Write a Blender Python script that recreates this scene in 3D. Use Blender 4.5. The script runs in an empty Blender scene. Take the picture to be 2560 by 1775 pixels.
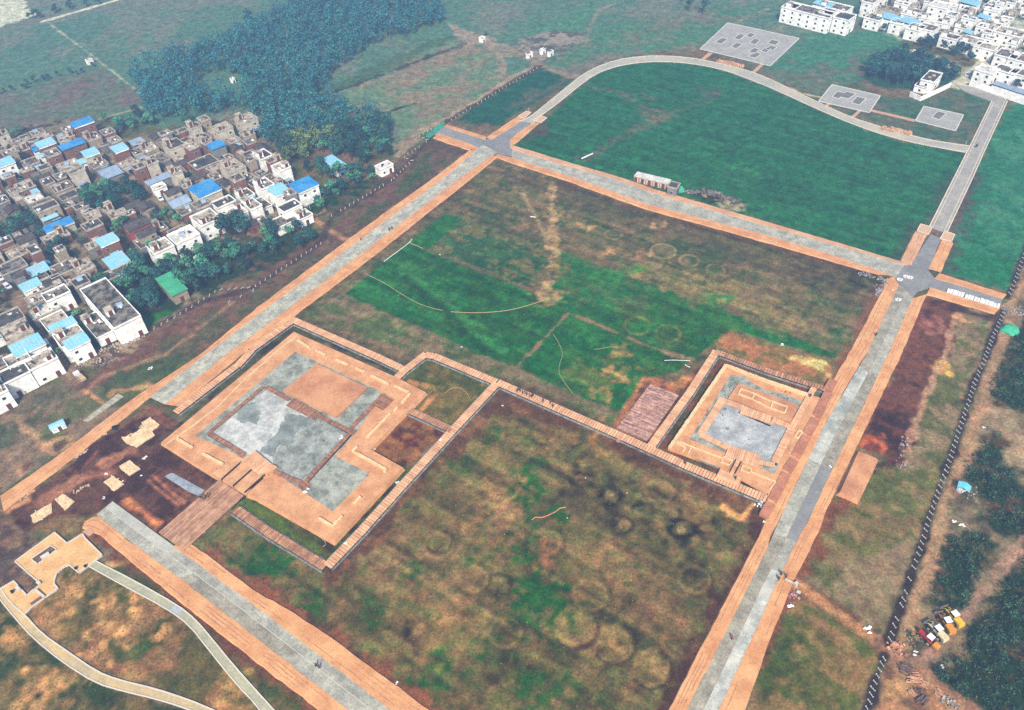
import bpy, bmesh, math, random
import numpy as np
from mathutils import Matrix, Vector
random.seed(7)
RNG = np.random.default_rng(11)
SC = bpy.context.scene
COL = SC.collection
# ------------------------------------------------------------------ camera, sky, sun, exposure
CAM_H, FOC, PITCH, ROLL = 165.0, 2000.0, math.radians(43.5), math.radians(-3.0)
_fw = Vector((0, math.cos(PITCH), -math.sin(PITCH)))
_rt = Vector((1, 0, 0))
_up = _rt.cross(_fw)
_r2 = math.cos(ROLL) * _rt + math.sin(ROLL) * _up
_u2 = -math.sin(ROLL) * _rt + math.cos(ROLL) * _up
cam = bpy.data.objects.new('camera', bpy.data.cameras.new('camera'))
COL.objects.link(cam)
m = Matrix((_r2, _u2, -_fw)).transposed().to_4x4()
m.translation = (0, 0, CAM_H)
cam.matrix_world = m
cam.data.sensor_width = 36.0
cam.data.lens = 36.0 * FOC / 2560.0
cam.data.clip_start = 1.0
cam.data.clip_end = 6000.0
SC.camera = cam
SUN_EL, SUN_AZ = math.radians(45), math.radians(182)   # azimuth clockwise from +Y
w = bpy.data.worlds.new('World')
SC.world = w
w.use_nodes = True
nt = w.node_tree
bg = nt.nodes['Background']
sky = nt.nodes.new('ShaderNodeTexSky')
sky.sky_type = 'NISHITA'
sky.sun_disc = False
sky.sun_elevation = SUN_EL
sky.sun_rotation = SUN_AZ
sky.air_density = 1.0
sky.dust_density = 3.0
nt.links.new(sky.outputs[0], bg.inputs[0])
bg.inputs[1].default_value = 0.105
sl = bpy.data.lights.new('sun', 'SUN')
sl.energy = 3.9
sl.angle = math.radians(9)
sl.color = (1.0, 0.935, 0.81)
sun = bpy.data.objects.new('sun', sl)
COL.objects.link(sun)
sd = Vector((math.sin(SUN_AZ) * math.cos(SUN_EL), math.cos(SUN_AZ) * math.cos(SUN_EL), math.sin(SUN_EL)))
sun.rotation_euler = sd.to_track_quat('Z', 'Y').to_euler()
sun.location = (0, 0, 300)
vs = SC.view_settings
vs.view_transform = 'Standard'
vs.look = 'None'
vs.exposure = 1.12
vs.gamma = 1.0
SC.cycles.max_bounces = 4
SC.cycles.diffuse_bounces = 2
SC.cycles.glossy_bounces = 1
SC.cycles.transmission_bounces = 1
SC.cycles.volume_bounces = 0
SC.cycles.caustics_reflective = False
SC.cycles.caustics_refractive = False
SC.cycles.use_denoising = False
SC.cycles.denoising_input_passes = 'RGB_ALBEDO_NORMAL'
SC.cycles.denoising_prefilter = 'ACCURATE'
HAZE = 0.0008
HAZE_COL = (0.36, 0.60, 0.97)

# ------------------------------------------------------------------ survey grid -> ground coordinates
TX, TY = (0, 640, 1280, 1920), (0, 444, 888, 1331)


def gp(t, x, y, z=0.0):
    """point of survey sheet t (column, row) at height z, in metres"""
    u = TX[t // 10] + x * 640 / 2301.0
    v = TY[t % 10] + y * 640 / 2301.0
    d = _fw * FOC + _r2 * (u - 1280) - _u2 * (v - 887.5)
    k = (z - CAM_H) / d.z
    return (d.x * k, d.y * k)


def PL(z, *seq):
    """PL(z, tile, (x,y), (x,y), tile, (x,y)...) -> ground points"""
    out, t = [], 0
    for s in seq:
        if isinstance(s, int):
            t = s
        else:
            out.append(gp(t, s[0], s[1], z))
    return out


def S(r, g, b, k=0.62):
    f = lambda c: ((c / 255.0 + 0.055) / 1.055) ** 2.4 if c > 10 else c / 255.0 / 12.92
    return (f(r) * k, f(g) * k, f(b) * k)


# ------------------------------------------------------------------ materials
MATS = {}


def mat(name, col, col2=None, scale=1.0, fine=3.0, amt=0.25, rough=0.9, uv=None, island=0.0, dots=None, thr=(0.4, 0.6), spec=0.2, bump=0.0, vcol=False, tint=0.0, objvar=0.0):
    """one noise-mottled procedural surface; col2 is a second colour in patches of 1/scale m"""
    if name in MATS:
        return MATS[name]
    M = bpy.data.materials.new(name)
    M.use_nodes = True
    t = M.node_tree
    N, L = t.nodes, t.links
    B = N['Principled BSDF']
    B.inputs['Roughness'].default_value = rough
    B.inputs['Specular IOR Level'].default_value = spec
    geo = N.new('ShaderNodeNewGeometry')
    pos = geo.outputs['Position']

    def noise(sc, det=3.0):
        n = N.new('ShaderNodeTexNoise')
        n.inputs['Scale'].default_value = sc
        n.inputs['Detail'].default_value = det
        n.inputs['Roughness'].default_value = 0.65
        L.new(pos, n.inputs['Vector'])
        return n.outputs['Fac']

    def ramp(fac, a, b, ca, cb):
        r = N.new('ShaderNodeMapRange')
        r.inputs['From Min'].default_value = a
        r.inputs['From Max'].default_value = b
        r.inputs['To Min'].default_value = ca
        r.inputs['To Max'].default_value = cb
        L.new(fac, r.inputs['Value'])
        return r.outputs['Result']

    def mix(fac, a, b, mode='MIX'):
        x = N.new('ShaderNodeMix')
        x.data_type = 'RGBA'
        x.blend_type = mode
        for s, v in ((x.inputs[0], fac), (x.inputs[6], a), (x.inputs[7], b)):
            if isinstance(v, (int, float)):
                s.default_value = v
            elif isinstance(v, tuple):
                s.default_value = (*v, 1)
            else:
                L.new(v, s)
        return x.outputs[2]

    if vcol:
        at = N.new('ShaderNodeVertexColor')
        at.layer_name = 'Col'
        c = at.outputs['Color']
    else:
        c = mix(0.0, col, col)
    if col2 is not None:
        c = mix(ramp(noise(scale, 5.0), thr[0], thr[1], 0, 1), c, col2)
    if uv is not None:   # slabs: (length, width, mortar colour, contrast)
        uvn = N.new('ShaderNodeUVMap')
        br = N.new('ShaderNodeTexBrick')
        br.inputs['Scale'].default_value = 1.0
        br.inputs['Brick Width'].default_value = uv[0]
        br.inputs['Row Height'].default_value = uv[1]
        br.inputs['Mortar Size'].default_value = uv[4] if len(uv) > 4 else 0.03
        br.inputs['Color1'].default_value = (1 - uv[3],) * 3 + (1,)
        br.inputs['Color2'].default_value = (1 + uv[3],) * 3 + (1,)
        br.inputs['Mortar'].default_value = (*uv[2], 1)
        L.new(uvn.outputs[0], br.inputs['Vector'])
        c = mix(1.0, c, br.outputs['Color'], 'MULTIPLY')
    if island:
        c = mix(1.0, c, ramp(geo.outputs['Random Per Island'], 0, 1, 1 - island, 1 + island), 'MULTIPLY')
    if dots is not None:
        vo = N.new('ShaderNodeTexVoronoi')
        vo.inputs['Scale'].default_value = dots[0]
        L.new(pos, vo.inputs['Vector'])
        c = mix(ramp(vo.outputs['Distance'], dots[1], dots[1] * 1.3, dots[3], 0), c, dots[2])
    if amt:
        a = ramp(noise(fine, 2.0 if not vcol else 6.0), 0.3, 0.7, 1 - amt, 1 + amt)
        b = ramp(noise(fine * 0.17, 3.0), 0.3, 0.7, 1 - amt * 0.7, 1 + amt * 0.7)
        mm = N.new('ShaderNodeMath')
        mm.operation = 'MULTIPLY'
        L.new(a, mm.inputs[0])
        L.new(b, mm.inputs[1])
        c = mix(1.0, c, mm.outputs[0], 'MULTIPLY')
    if vcol:      # dry stalks over green: a broken second tint at half-metre scale
        c = mix(ramp(noise(1.7, 7.0), 0.46, 0.64, 0, 0.55), c, mix(1.0, c, (1.7, 1.35, 1.15), 'MULTIPLY'))
        c = mix(ramp(noise(0.9, 7.0), 0.50, 0.66, 0, 0.5), c, mix(1.0, c, (0.5, 0.52, 0.5), 'MULTIPLY'))
    if objvar:
        oi = N.new('ShaderNodeObjectInfo')
        c = mix(1.0, c, ramp(oi.outputs['Random'], 0, 1, 1 - objvar, 1 + objvar), 'MULTIPLY')
    if tint:
        tn = ramp(noise(1.1, 4.0), 0.35, 0.65, 0, 1)
        c = mix(1.0, c, mix(tn, (1 + tint, 1 - tint * .25, 1 - tint * .5), (1 - tint, 1 + tint * .25, 1 - tint * .2)), 'MULTIPLY')
    L.new(c, B.inputs['Base Color'])
    if bump:
        bp = N.new('ShaderNodeBump')
        bp.inputs['Strength'].default_value = bump
        bp.inputs['Distance'].default_value = 0.3
        L.new(noise(fine * 0.6, 3.0), bp.inputs['Height'])
        L.new(bp.outputs[0], B.inputs['Normal'])
    MATS[name] = M
    return M


# ------------------------------------------------------------------ mesh helpers
class MB:
    def __init__(s):
        s.v, s.f, s.mi, s.uv, s.cols = [], [], [], [], None

    def face(s, pts, mi=0, uv=None):
        i = len(s.v)
        s.v.extend([tuple(p) for p in pts])
        s.f.append(tuple(range(i, i + len(pts))))
        s.mi.append(mi)
        s.uv.append(uv or [(p[0], p[1]) for p in pts])

    def prism(s, poly, z0, z1, mi=0, top=None, flare=0.0):
        """closed prism over a ground polygon; flare pushes the foot outward"""
        n = len(poly)
        ar = sum(poly[i][0] * poly[(i + 1) % n][1] - poly[(i + 1) % n][0] * poly[i][1] for i in range(n))
        p = list(poly) if ar > 0 else list(reversed(poly))
        if flare:
            foot = []
            for i in range(n):
                a, b, c = Vector(p[i - 1][:2]), Vector(p[i][:2]), Vector(p[(i + 1) % n][:2])
                n1 = (b - a).normalized(); n2 = (c - b).normalized()
                q = Vector((n1.y + n2.y, -n1.x - n2.x))
                q = q / max(q.length, 0.3) if q.length else q
                foot.append((b.x + q.x * flare, b.y + q.y * flare))
        else:
            foot = p
        i0 = len(s.v)
        s.v.extend([(q[0], q[1], z0) for q in foot] + [(q[0], q[1], z1) for q in p])
        lo, hi = list(range(i0, i0 + n)), list(range(i0 + n, i0 + 2 * n))
        s.f.append(tuple(hi)); s.mi.append(mi if top is None else top); s.uv.append([(q[0], q[1]) for q in p])
        s.f.append(tuple(reversed(lo))); s.mi.append(mi); s.uv.append([(q[0], q[1]) for q in reversed(foot)])
        for k in range(n):
            j = (k + 1) % n
            s.f.append((lo[k], lo[j], hi[j], hi[k])); s.mi.append(mi)
            d = math.hypot(p[j][0] - p[k][0], p[j][1] - p[k][1])
            s.uv.append([(0, z0), (d, z0), (d, z1), (0, z1)])

    def box(s, c, sx, sy, z0, z1, ang=0.0, mi=0, top=None):
        ca, sa = math.cos(ang), math.sin(ang)
        q = [(c[0] + x * ca - y * sa, c[1] + x * sa + y * ca) for x, y in ((-sx / 2, -sy / 2), (sx / 2, -sy / 2), (sx / 2, sy / 2), (-sx / 2, sy / 2))]
        s.prism(q, z0, z1, mi, top)

    def bar(s, a, b, wd, z0, z1, mi=0):
        d = Vector((b[0] - a[0], b[1] - a[1]))
        if d.length < 1e-6:
            return
        s.box(((a[0] + b[0]) / 2, (a[1] + b[1]) / 2), d.length, wd, z0, z1, math.atan2(d.y, d.x), mi)

    def tube(s, pts, r, n=6, mi=0, closed=True):
        """round tube along 3-D points; r a number or list"""
        P = [Vector(p) for p in pts]
        R = r if isinstance(r, (list, tuple)) else [r] * len(P)
        i0 = len(s.v)
        for k, p in enumerate(P):
            d = (P[min(k + 1, len(P) - 1)] - P[max(k - 1, 0)]).normalized()
            a = d.cross(Vector((0, 0, 1)))
            if a.length < 0.1:
                a = d.cross(Vector((1, 0, 0)))
            a.normalize()
            b = a.cross(d)
            for j in range(n):
                t = 2 * math.pi * j / n
                s.v.append(tuple(p + (a * math.cos(t) + b * math.sin(t)) * R[k]))
        for k in range(len(P) - 1):
            for j in range(n):
                q = (i0 + k * n + j, i0 + k * n + (j + 1) % n, i0 + (k + 1) * n + (j + 1) % n, i0 + (k + 1) * n + j)
                s.f.append(q); s.mi.append(mi); s.uv.append([(0, 0)] * 4)
        if closed:
            s.f.append(tuple(i0 + j for j in reversed(range(n)))); s.mi.append(mi); s.uv.append([(0, 0)] * n)
            e = i0 + (len(P) - 1) * n
            s.f.append(tuple(e + j for j in range(n))); s.mi.append(mi); s.uv.append([(0, 0)] * n)

    def build(s, name, mats, parent=None, loc=None, smooth=False):
        me = bpy.data.meshes.new(name)
        v = s.v
        if loc is not None:
            v = [(a - loc[0], b - loc[1], c - loc[2]) for a, b, c in v]
        me.from_pydata(v, [], s.f)
        if not isinstance(mats, (list, tuple)):
            mats = [mats]
        for q in mats:
            me.materials.append(q)
        me.polygons.foreach_set('material_index', s.mi)
        u = me.uv_layers.new(name='UVMap')
        flat = [c for f in s.uv for p in f for c in p]
        u.data.foreach_set('uv', flat)
        if smooth:
            me.polygons.foreach_set('use_smooth', [True] * len(me.polygons))
        me.update()
        o = bpy.data.objects.new(name, me)
        COL.objects.link(o)
        if parent is not None:
            o.parent = parent
        elif loc is not None:
            o.location = loc
        return o


def tag(o, label=None, cat=None, group=None, kind=None):
    if label: o['label'] = label
    if cat: o['category'] = cat
    if group: o['group'] = group
    if kind: o['kind'] = kind
    return o


def thing(name, label, cat, loc=(0, 0, 0), rz=0.0, group=None):
    o = bpy.data.objects.new(name, None)
    COL.objects.link(o)
    o.empty_display_size = 0.5
    o.location = loc
    o.rotation_euler = (0, 0, rz)
    return tag(o, label, cat, group)


def structure(o):
    o['kind'] = 'structure'
    return o


def copy_tree(o, parent=None):
    c = o.copy()
    COL.objects.link(c)
    if parent is not None:
        c.parent = parent
    for ch in list(o.children):
        copy_tree(ch, c)
    return c


def cut(poly, step):
    """resample an open polyline at equal steps"""
    P = [Vector(p) for p in poly]
    out, acc = [P[0]], 0.0
    for a, b in zip(P, P[1:]):
        L_ = (b - a).length
        n = max(1, int(round(L_ / step)))
        for k in range(1, n + 1):
            out.append(a.lerp(b, k / n))
    return out


def resample(poly, n):
    P = [Vector(p) for p in poly]
    ds = [0.0]
    for a, b in zip(P, P[1:]):
        ds.append(ds[-1] + (b - a).length)
    out = []
    for i in range(n):
        d = ds[-1] * i / (n - 1)
        k = 0
        while k < len(ds) - 2 and ds[k + 1] < d:
            k += 1
        out.append(P[k].lerp(P[k + 1], (d - ds[k]) / max(1e-6, ds[k + 1] - ds[k])))
    return out, ds[-1]


def smooth_line(pts, it=2):
    P = [Vector(p) for p in pts]
    for _ in range(it):
        Q = [P[0]]
        for a, b in zip(P, P[1:]):
            Q += [a.lerp(b, 0.25), a.lerp(b, 0.75)]
        Q.append(P[-1])
        P = Q
    return P


def strip(mb, left, right, z0, z1, step=4.0, mi=0):
    """slab between two edge lines with UVs in metres (along, across) and outer sides"""
    _, L1 = resample(left, 2)
    _, L2 = resample(right, 2)
    n = max(2, int(max(L1, L2) / step) + 1)
    A, la = resample(left, n)
    B, lb = resample(right, n)
    for k in range(n - 1):
        wd = (A[k] - B[k]).length
        u0, u1 = la * k / (n - 1), la * (k + 1) / (n - 1)
        a0, a1, b0, b1 = A[k], A[k + 1], B[k], B[k + 1]
        mb.face([(a0.x, a0.y, z1), (b0.x, b0.y, z1), (b1.x, b1.y, z1), (a1.x, a1.y, z1)], mi, [(u0, 0), (u0, wd), (u1, wd), (u1, 0)])
        for p, q in ((a0, a1), (b0, b1)):
            mb.face([(p.x, p.y, z0), (q.x, q.y, z0), (q.x, q.y, z1), (p.x, p.y, z1)], mi, [(u0, 0), (u1, 0), (u1, .5), (u0, .5)])
    for p, q in ((A[0], B[0]), (A[-1], B[-1])):
        mb.face([(p.x, p.y, z0), (q.x, q.y, z0), (q.x, q.y, z1), (p.x, p.y, z1)], mi)
# ------------------------------------------------------------------ ground sheet with its soils, crops and bare patches
GX0, GX1, GY0, GY1, GS = -330.0, 320.0, 36.0, 536.0, 0.5
NX, NY = int((GX1 - GX0) / GS) + 1, int((GY1 - GY0) / GS) + 1
gx = GX0 + np.arange(NX) * GS
gy = GY0 + np.arange(NY) * GS
GXX, GYY = np.meshgrid(gx, gy)
_nc = {}


def vnoise(scale, seed):
    """smooth value noise on the ground grid, about 0..1, feature size in metres"""
    k = (scale, seed)
    if k in _nc:
        return _nc[k]
    r = np.random.default_rng(seed)
    tot = np.zeros((NY, NX), np.float32)
    wsum, s, a = 0, scale, 1.0
    for o in range(6):
        w_, h_ = int((GX1 - GX0) / s) + 4, int((GY1 - GY0) / s) + 4
        g = r.random((h_, w_)).astype(np.float32)
        fx, fy = (gx - GX0) / s, (gy - GY0) / s
        ix, iy = fx.astype(int), fy.astype(int)
        tx, ty = (fx - ix).astype(np.float32), (fy - iy).astype(np.float32)
        tx, ty = tx * tx * (3 - 2 * tx), ty * ty * (3 - 2 * ty)
        g0 = g[iy][:, ix] * (1 - tx) + g[iy][:, ix + 1] * tx
        g1 = g[iy + 1][:, ix] * (1 - tx) + g[iy + 1][:, ix + 1] * tx
        tot += a * (g0 * (1 - ty)[:, None] + g1 * ty[:, None])
        wsum += a
        a *= 0.74
        s /= 2.0
        if s < 0.9:
            break
    tot /= wsum
    tot = (tot - tot.mean()) / tot.std()
    _nc[k] = tot
    return tot


def vnoise_dir(scale, stretch, ang, seed):
    """stripy noise: stretched along a direction (plough and mower lines)"""
    r = np.random.default_rng(seed)
    ca, sa = math.cos(ang), math.sin(ang)
    U = (GXX * ca + GYY * sa) / (scale * stretch)
    V = (-GXX * sa + GYY * ca) / scale
    U = U - U.min(); V = V - V.min()
    g = r.random((int(V.max()) + 3, int(U.max()) + 3)).astype(np.float32)
    iu, iv = U.astype(int), V.astype(int)
    tu, tv = U - iu, V - iv
    tu, tv = tu * tu * (3 - 2 * tu), tv * tv * (3 - 2 * tv)
    o = (g[iv, iu] * (1 - tu) + g[iv, iu + 1] * tu) * (1 - tv) + (g[iv + 1, iu] * (1 - tu) + g[iv + 1, iu + 1] * tu) * tv
    return ((o - o.mean()) / o.std()).astype(np.float32)


GC = np.zeros((NY, NX, 3), np.float32)
VD = vnoise_dir(1.5, 5, math.radians(-37), 301) * .7 + vnoise_dir(3.2, 5, math.radians(-37), 302) * .6 + vnoise_dir(.9, 4, math.radians(53), 303) * .35
VD = (VD / VD.std()).astype(np.float32)


def _win(xs, ys, pad):
    i0 = max(0, int((min(xs) - pad - GX0) / GS)); i1 = min(NX, int((max(xs) + pad - GX0) / GS) + 2)
    j0 = max(0, int((min(ys) - pad - GY0) / GS)); j1 = min(NY, int((max(ys) + pad - GY0) / GS) + 2)
    return (slice(j0, max(j1, j0)), slice(i0, max(i1, i0)))


def sdist(poly, sl):
    X, Y = GXX[sl], GYY[sl]
    d = np.full(X.shape, 1e9, np.float32)
    inside = np.zeros(X.shape, bool)
    n = len(poly)
    for i in range(n):
        ax, ay = poly[i]; bx, by = poly[(i + 1) % n]
        ex, ey = bx - ax, by - ay
        t = np.clip(((X - ax) * ex + (Y - ay) * ey) / (ex * ex + ey * ey + 1e-9), 0, 1)
        d = np.minimum(d, np.hypot(X - ax - t * ex, Y - ay - t * ey))
        c = (ay > Y) != (by > Y)
        inside ^= c & (X < ex * (Y - ay) / (ey if abs(ey) > 1e-9 else 1e-9) + ax)
    return np.where(inside, -d, d)


def blend(sl, a, col, mott=None):
    c = np.empty(a.shape + (3,), np.float32)
    c[:] = col
    if mott is not None:      # (colour, scale, seed, bias, sharpness)
        nz = vnoise(mott[1], mott[2])[sl]
        if not isinstance(sl[0], slice) or mott[1] < 8:
            nz = .72 * nz + .62 * VD[sl]
        q = np.clip((nz - mott[3]) * mott[4] * 0.85 + 0.5, 0, 1)[..., None]
        c = c * (1 - q) + np.array(mott[0], np.float32) * q
    GC[sl] = GC[sl] * (1 - a[..., None]) + c * a[..., None]


def paint(poly, col, feather=1.0, edge=0.8, amt=1.0, mott=None, seed=5):
    pad = feather + edge * 3 + 1
    sl = _win([p[0] for p in poly], [p[1] for p in poly], pad)
    if GXX[sl].size == 0:
        return
    d = sdist(poly, sl) + edge * vnoise(5.0, seed)[sl]
    a = np.clip(0.5 - d / max(feather, 0.05), 0, 1) * amt
    blend(sl, a, col, mott)


def line(pts, wd, col, feather=0.6, edge=0.3, amt=1.0, mott=None, seed=6):
    pad = wd + feather + edge * 3 + 1
    sl = _win([p[0] for p in pts], [p[1] for p in pts], pad)
    if GXX[sl].size == 0:
        return
    X, Y = GXX[sl], GYY[sl]
    d = np.full(X.shape, 1e9, np.float32)
    for (ax, ay), (bx, by) in zip(pts, pts[1:]):
        ex, ey = bx - ax, by - ay
        t = np.clip(((X - ax) * ex + (Y - ay) * ey) / (ex * ex + ey * ey + 1e-9), 0, 1)
        d = np.minimum(d, np.hypot(X - ax - t * ex, Y - ay - t * ey))
    d = d - wd / 2 + edge * vnoise(4.0, seed)[sl]
    a = np.clip(0.5 - d / max(feather, 0.05), 0, 1) * amt
    blend(sl, a, col, mott)


def blob(t, x, y, r, col, amt=0.8, edge=1.2, seed=9, soft=1.0, inner=0.0):
    """round patch (inner > 0: a ring) with a ragged, broken rim; r in metres"""
    c = gp(t, x, y)
    sl = _win([c[0]], [c[1]], r * 2.2)
    if GXX[sl].size == 0:
        return
    e = min(edge, r * .3)
    d = np.hypot(GXX[sl] - c[0], GYY[sl] - c[1]) + e * vnoise(2.6, seed)[sl]
    a = np.clip((r - d) / (soft * r * 0.5) + 0.3, 0, 1)
    if inner:
        a *= np.clip((d - inner) / (0.25 * r), 0, 1)
    a *= np.clip(.75 + .4 * vnoise(1.7, seed + 40)[sl], 0, 1.15)
    blend(sl, np.clip(a * amt, 0, 1), col)


def arc(t, x, y, r, col, a0=0.0, a1=6.283, wd=.5, amt=.7):
    c = gp(t, x, y)
    line([(c[0] + r * math.cos(q), c[1] + r * math.sin(q)) for q in np.linspace(a0, a1, 22)], wd, col, .5, .12, amt)


# base: dry weedy plain
BROWN = S(122, 100, 84)
OLIVE = S(84, 92, 62)
DARKB = S(72, 54, 44)
SOIL = S(98, 68, 54)
SOILD = S(72, 48, 40)
ORNG = S(205, 140, 104)
TAN = S(178, 140, 108)
GRN = S(36, 106, 52)
TEAL = S(40, 104, 70)
GC[:] = BROWN
full = (slice(0, NY), slice(0, NX))
blend(full, np.clip(vnoise(14, 1) * 0.5 + 0.45, 0, 1) * 0.8, OLIVE)
blend(full, np.clip(vnoise(5, 2) * 0.6 - 0.2, 0, 1) * 0.5, DARKB)

# --- far plain, upper left and upper middle
FAR = S(88, 114, 102)
FARB = S(112, 116, 108)
paint(PL(0, 0, (-900, -300), (2301, -900), 10, (2301, -900), 20, (2301, -600), 30, (900, -700), (900, 200), (200, 650), 20, (1700, 420), (1200, 480), (760, 560), (550, 690),
         (250, 600), 10, (2301, 660), (1700, 1090), (1200, 1330), 0, (640, 1060), (-900, 1500)), FAR, 6, 2, mott=(FARB, 30, 21, 0.1, 0.9))
paint(PL(0, 0, (-600, -200), (180, -40), (300, 150), (-600, 420)), S(190, 186, 176), 3, 1)
paint(PL(0, 0, (-300, 880), (0, 880), (900, 590), (1300, 900), (850, 1080), (300, 1250), (-300, 1450)), S(100, 108, 96), 4, 1, mott=(S(112, 98, 96), 18, 22, 0, 0.8))
line(PL(0, 0, (380, 195), (1250, -60)), 3.0, S(200, 190, 180), 1)
line(PL(0, 0, (430, 200), (840, 510), (1330, 890)), 1.0, S(175, 165, 150), .8, amt=.7)
line(PL(0, 0, (900, 1070), (1290, 960)), 1.6, S(170, 140, 120), .8, amt=.7)
# field east of the wood
paint(PL(0, 10, (620, 850), (1000, 640), (1700, 330), (1900, 390), (2220, 480), (2250, 700), (1720, 1060), (1350, 1230), (1200, 1110), (760, 1050)), S(104, 122, 104), 3, 1, mott=(S(132, 118, 106), 16, 23, 0.1, 0.8))
paint(PL(0, 10, (640, 800), (1100, 560), (1690, 320), (1800, 330), (1200, 640), (700, 830)), S(74, 96, 76), 3, 1, amt=.8)
line(PL(0, 10, (640, 850), (1000, 720), (1400, 570), (1900, 390)), 2.6, S(62, 72, 64), 1.5, 1)
line(PL(0, 10, (1050, 740), (1500, 590), (1880, 420)), 5, S(138, 116, 108), 4, 1, amt=.5)
line(PL(0, 10, (1080, 1030), (1240, 990), (1420, 930)), 1.4, S(44, 60, 50), 1)
paint(PL(0, 10, (1720, 200), (1860, 260), (2080, 330), (2301, 430), (2301, 520), (2100, 400), (1880, 420), (1800, 300)), S(150, 132, 124), 2, 1, amt=.9)
line(PL(0, 10, (2050, 400), (2180, 480), (2230, 580), (2210, 700)), 3, S(140, 126, 116), 1.5)
line(PL(0, 10, (1290, 1400), (1440, 1200), (1720, 1060), (2000, 900), (2301, 690), 20, (250, 580)), 3.2, S(150, 132, 116), 1.2)
paint(PL(0, 10, (1290, 1390), (1250, 1300), (1420, 1220), (1500, 1240), (1480, 1290)), S(140, 122, 108), 2, 1)
# top middle: dump ground and field tracks
paint(PL(0, 20, (-100, 440), (150, 330), (380, 270), (620, 280), (740, 350), (520, 440), (330, 540), (250, 590), (100, 500)), S(142, 130, 126), 4, 1.5, mott=(S(92, 92, 88), 9, 24, 0.4, 1.2))
line(PL(0, 20, (-60, 440), (100, 500), (260, 580), (420, 640), (570, 700)), 6, S(132, 118, 108), 2, 1)
line(PL(0, 20, (340, 560), (700, 460), (1000, 350), (1300, 260), (1690, 165), (2000, 40)), 3, S(118, 110, 104), 1.5)
line(PL(0, 20, (680, 320), (720, 190), (780, 90), (950, 20)), 2, S(140, 126, 118), 1.2, amt=.8)
line(PL(0, 20, (2020, 205), (2130, 140), (2301, 80)), 2, S(140, 132, 124), 1.2, amt=.8)
paint(PL(0, 20, (690, 340), (800, 200), (1700, 180), (1850, 60), (2301, 120), (1930, 210), (1690, 430), (1200, 480), (760, 560), (560, 620), (350, 580), (500, 450)), S(78, 116, 92), 5, 2, amt=.75, mott=(S(112, 112, 98), 16, 25, 0.3, 1.0))
paint(PL(0, 20, (0, 330), (400, 170), (760, 60), (700, 200), (640, 280), (300, 270)), S(80, 122, 98), 5, 1, amt=.7)
paint(PL(0, 20, (420, 640), (560, 560), (900, 470), (1000, 500), (760, 590), (600, 680)), S(120, 108, 104), 3, 1.5, amt=.7)
paint(PL(0, 20, (1440, 420), (1600, 390), (1680, 440), (1500, 490)), S(120, 110, 100), 3, 1, amt=.6)
# around the gridded pads
paint(PL(0, 30, (280, 340), (900, 200), (1190, 340), (1200, 500), (880, 600), (820, 740), (430, 860), (0, 690), (0, 600)), S(70, 114, 94), 5, 2, mott=(S(98, 104, 94), 14, 26, 0.5, 1.0))
paint(PL(0, 30, (-300, 560), (0, 620), (200, 640), (500, 680), (800, 740), (560, 770), (420, 880), (0, 700)), S(108, 100, 90), 4, 1.5, amt=.6)
paint(PL(0, 30, (430, 880), (560, 760), (1010, 860), (1380, 920), (1700, 770), (2010, 910), (1810, 1310), (1300, 1215), (900, 1100)), S(72, 96, 78), 4, 1, mott=(S(100, 98, 84), 12, 27, 0.3, 1.2))
line(PL(0, 30, (180, 780), (300, 840), (460, 870)), 1.2, S(170, 150, 130), .8)
paint(PL(0, 30, (1390, 480), (1500, 500), (1800, 600), (1900, 600), (1850, 720), (1740, 700), (1560, 570)), S(158, 146, 132), 3, 1)
paint(PL(0, 30, (880, 0), (2301, -300), (2301, 640), (1950, 560), (1580, 400), (1500, 310), (1190, 350), (900, 220)), S(168, 168, 164), 4, 1, mott=(S(110, 116, 112), 9, 28, 0.2, 1.0))
paint(PL(0, 30, (830, 720), (960, 580), (1150, 500), (1420, 540), (1760, 680), (1680, 750), (1330, 820), (1230, 820)), S(44, 80, 64), 3, 1)
line(PL(0, 30, (1700, 770), (1960, 560), (2301, 270)), 6, S(190, 182, 172), 1.5)
# west field between trench and north arm
paint(PL(0, 20, (-20, 760), (250, 610), (500, 700), (560, 720), (60, 1000), (-120, 1130), 10, (1750, 1090)), S(36, 84, 68), 2.5, .8, mott=(S(86, 90, 78), 12, 29, 0.8, 1.1))
line(PL(0, 20, (0, 960), (300, 830), (470, 730)), 3.5, S(110, 98, 90), 3, 1, amt=.55)
# field under the arc
NF = PL(0, 20, (-10, 1310), (230, 1120), (330, 1050), (700, 700), (850, 630), (1050, 580), (1250, 560), (1500, 565), (1750, 600), (1950, 650), (2150, 730), 30, (0, 790), (400, 970), (800, 1140), (1250, 1280), (1780, 1380), (1660, 1600),
        31, (1450, 430), (1330, 490), (1190, 750), (0, 395), 20, (980, 1600))
paint(NF, TEAL, 1.5, .6, mott=(S(48, 98, 68), 9, 31, 0.3, 0.9))
paint(NF, S(28, 78, 54), 2, .6, amt=.5, mott=(S(44, 94, 66), 4, 33, -0.1, 1.2))
line(PL(0, 20, (700, 770), (950, 830), (1130, 940), (1350, 1060), (1000, 1220), (830, 1320), (640, 1430)), 3, S(100, 92, 82), 3, 1.2, amt=.7)
blob(20, 1290, 1040, 8, S(116, 98, 86), .7)
blob(20, 1170, 890, 6, S(104, 104, 84), .6)
blob(20, 1770, 830, 6, S(100, 96, 84), .5)
line(PL(0, 20, (1420, 1050), (1600, 960), (1830, 830)), 4, S(88, 90, 80), 4, 1.5, amt=.5)
paint(PL(0, 20, (230, 1120), (300, 1080), (360, 1200), (150, 1260), (60, 1300)), S(92, 74, 66), 3, 1, amt=.8)
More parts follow.
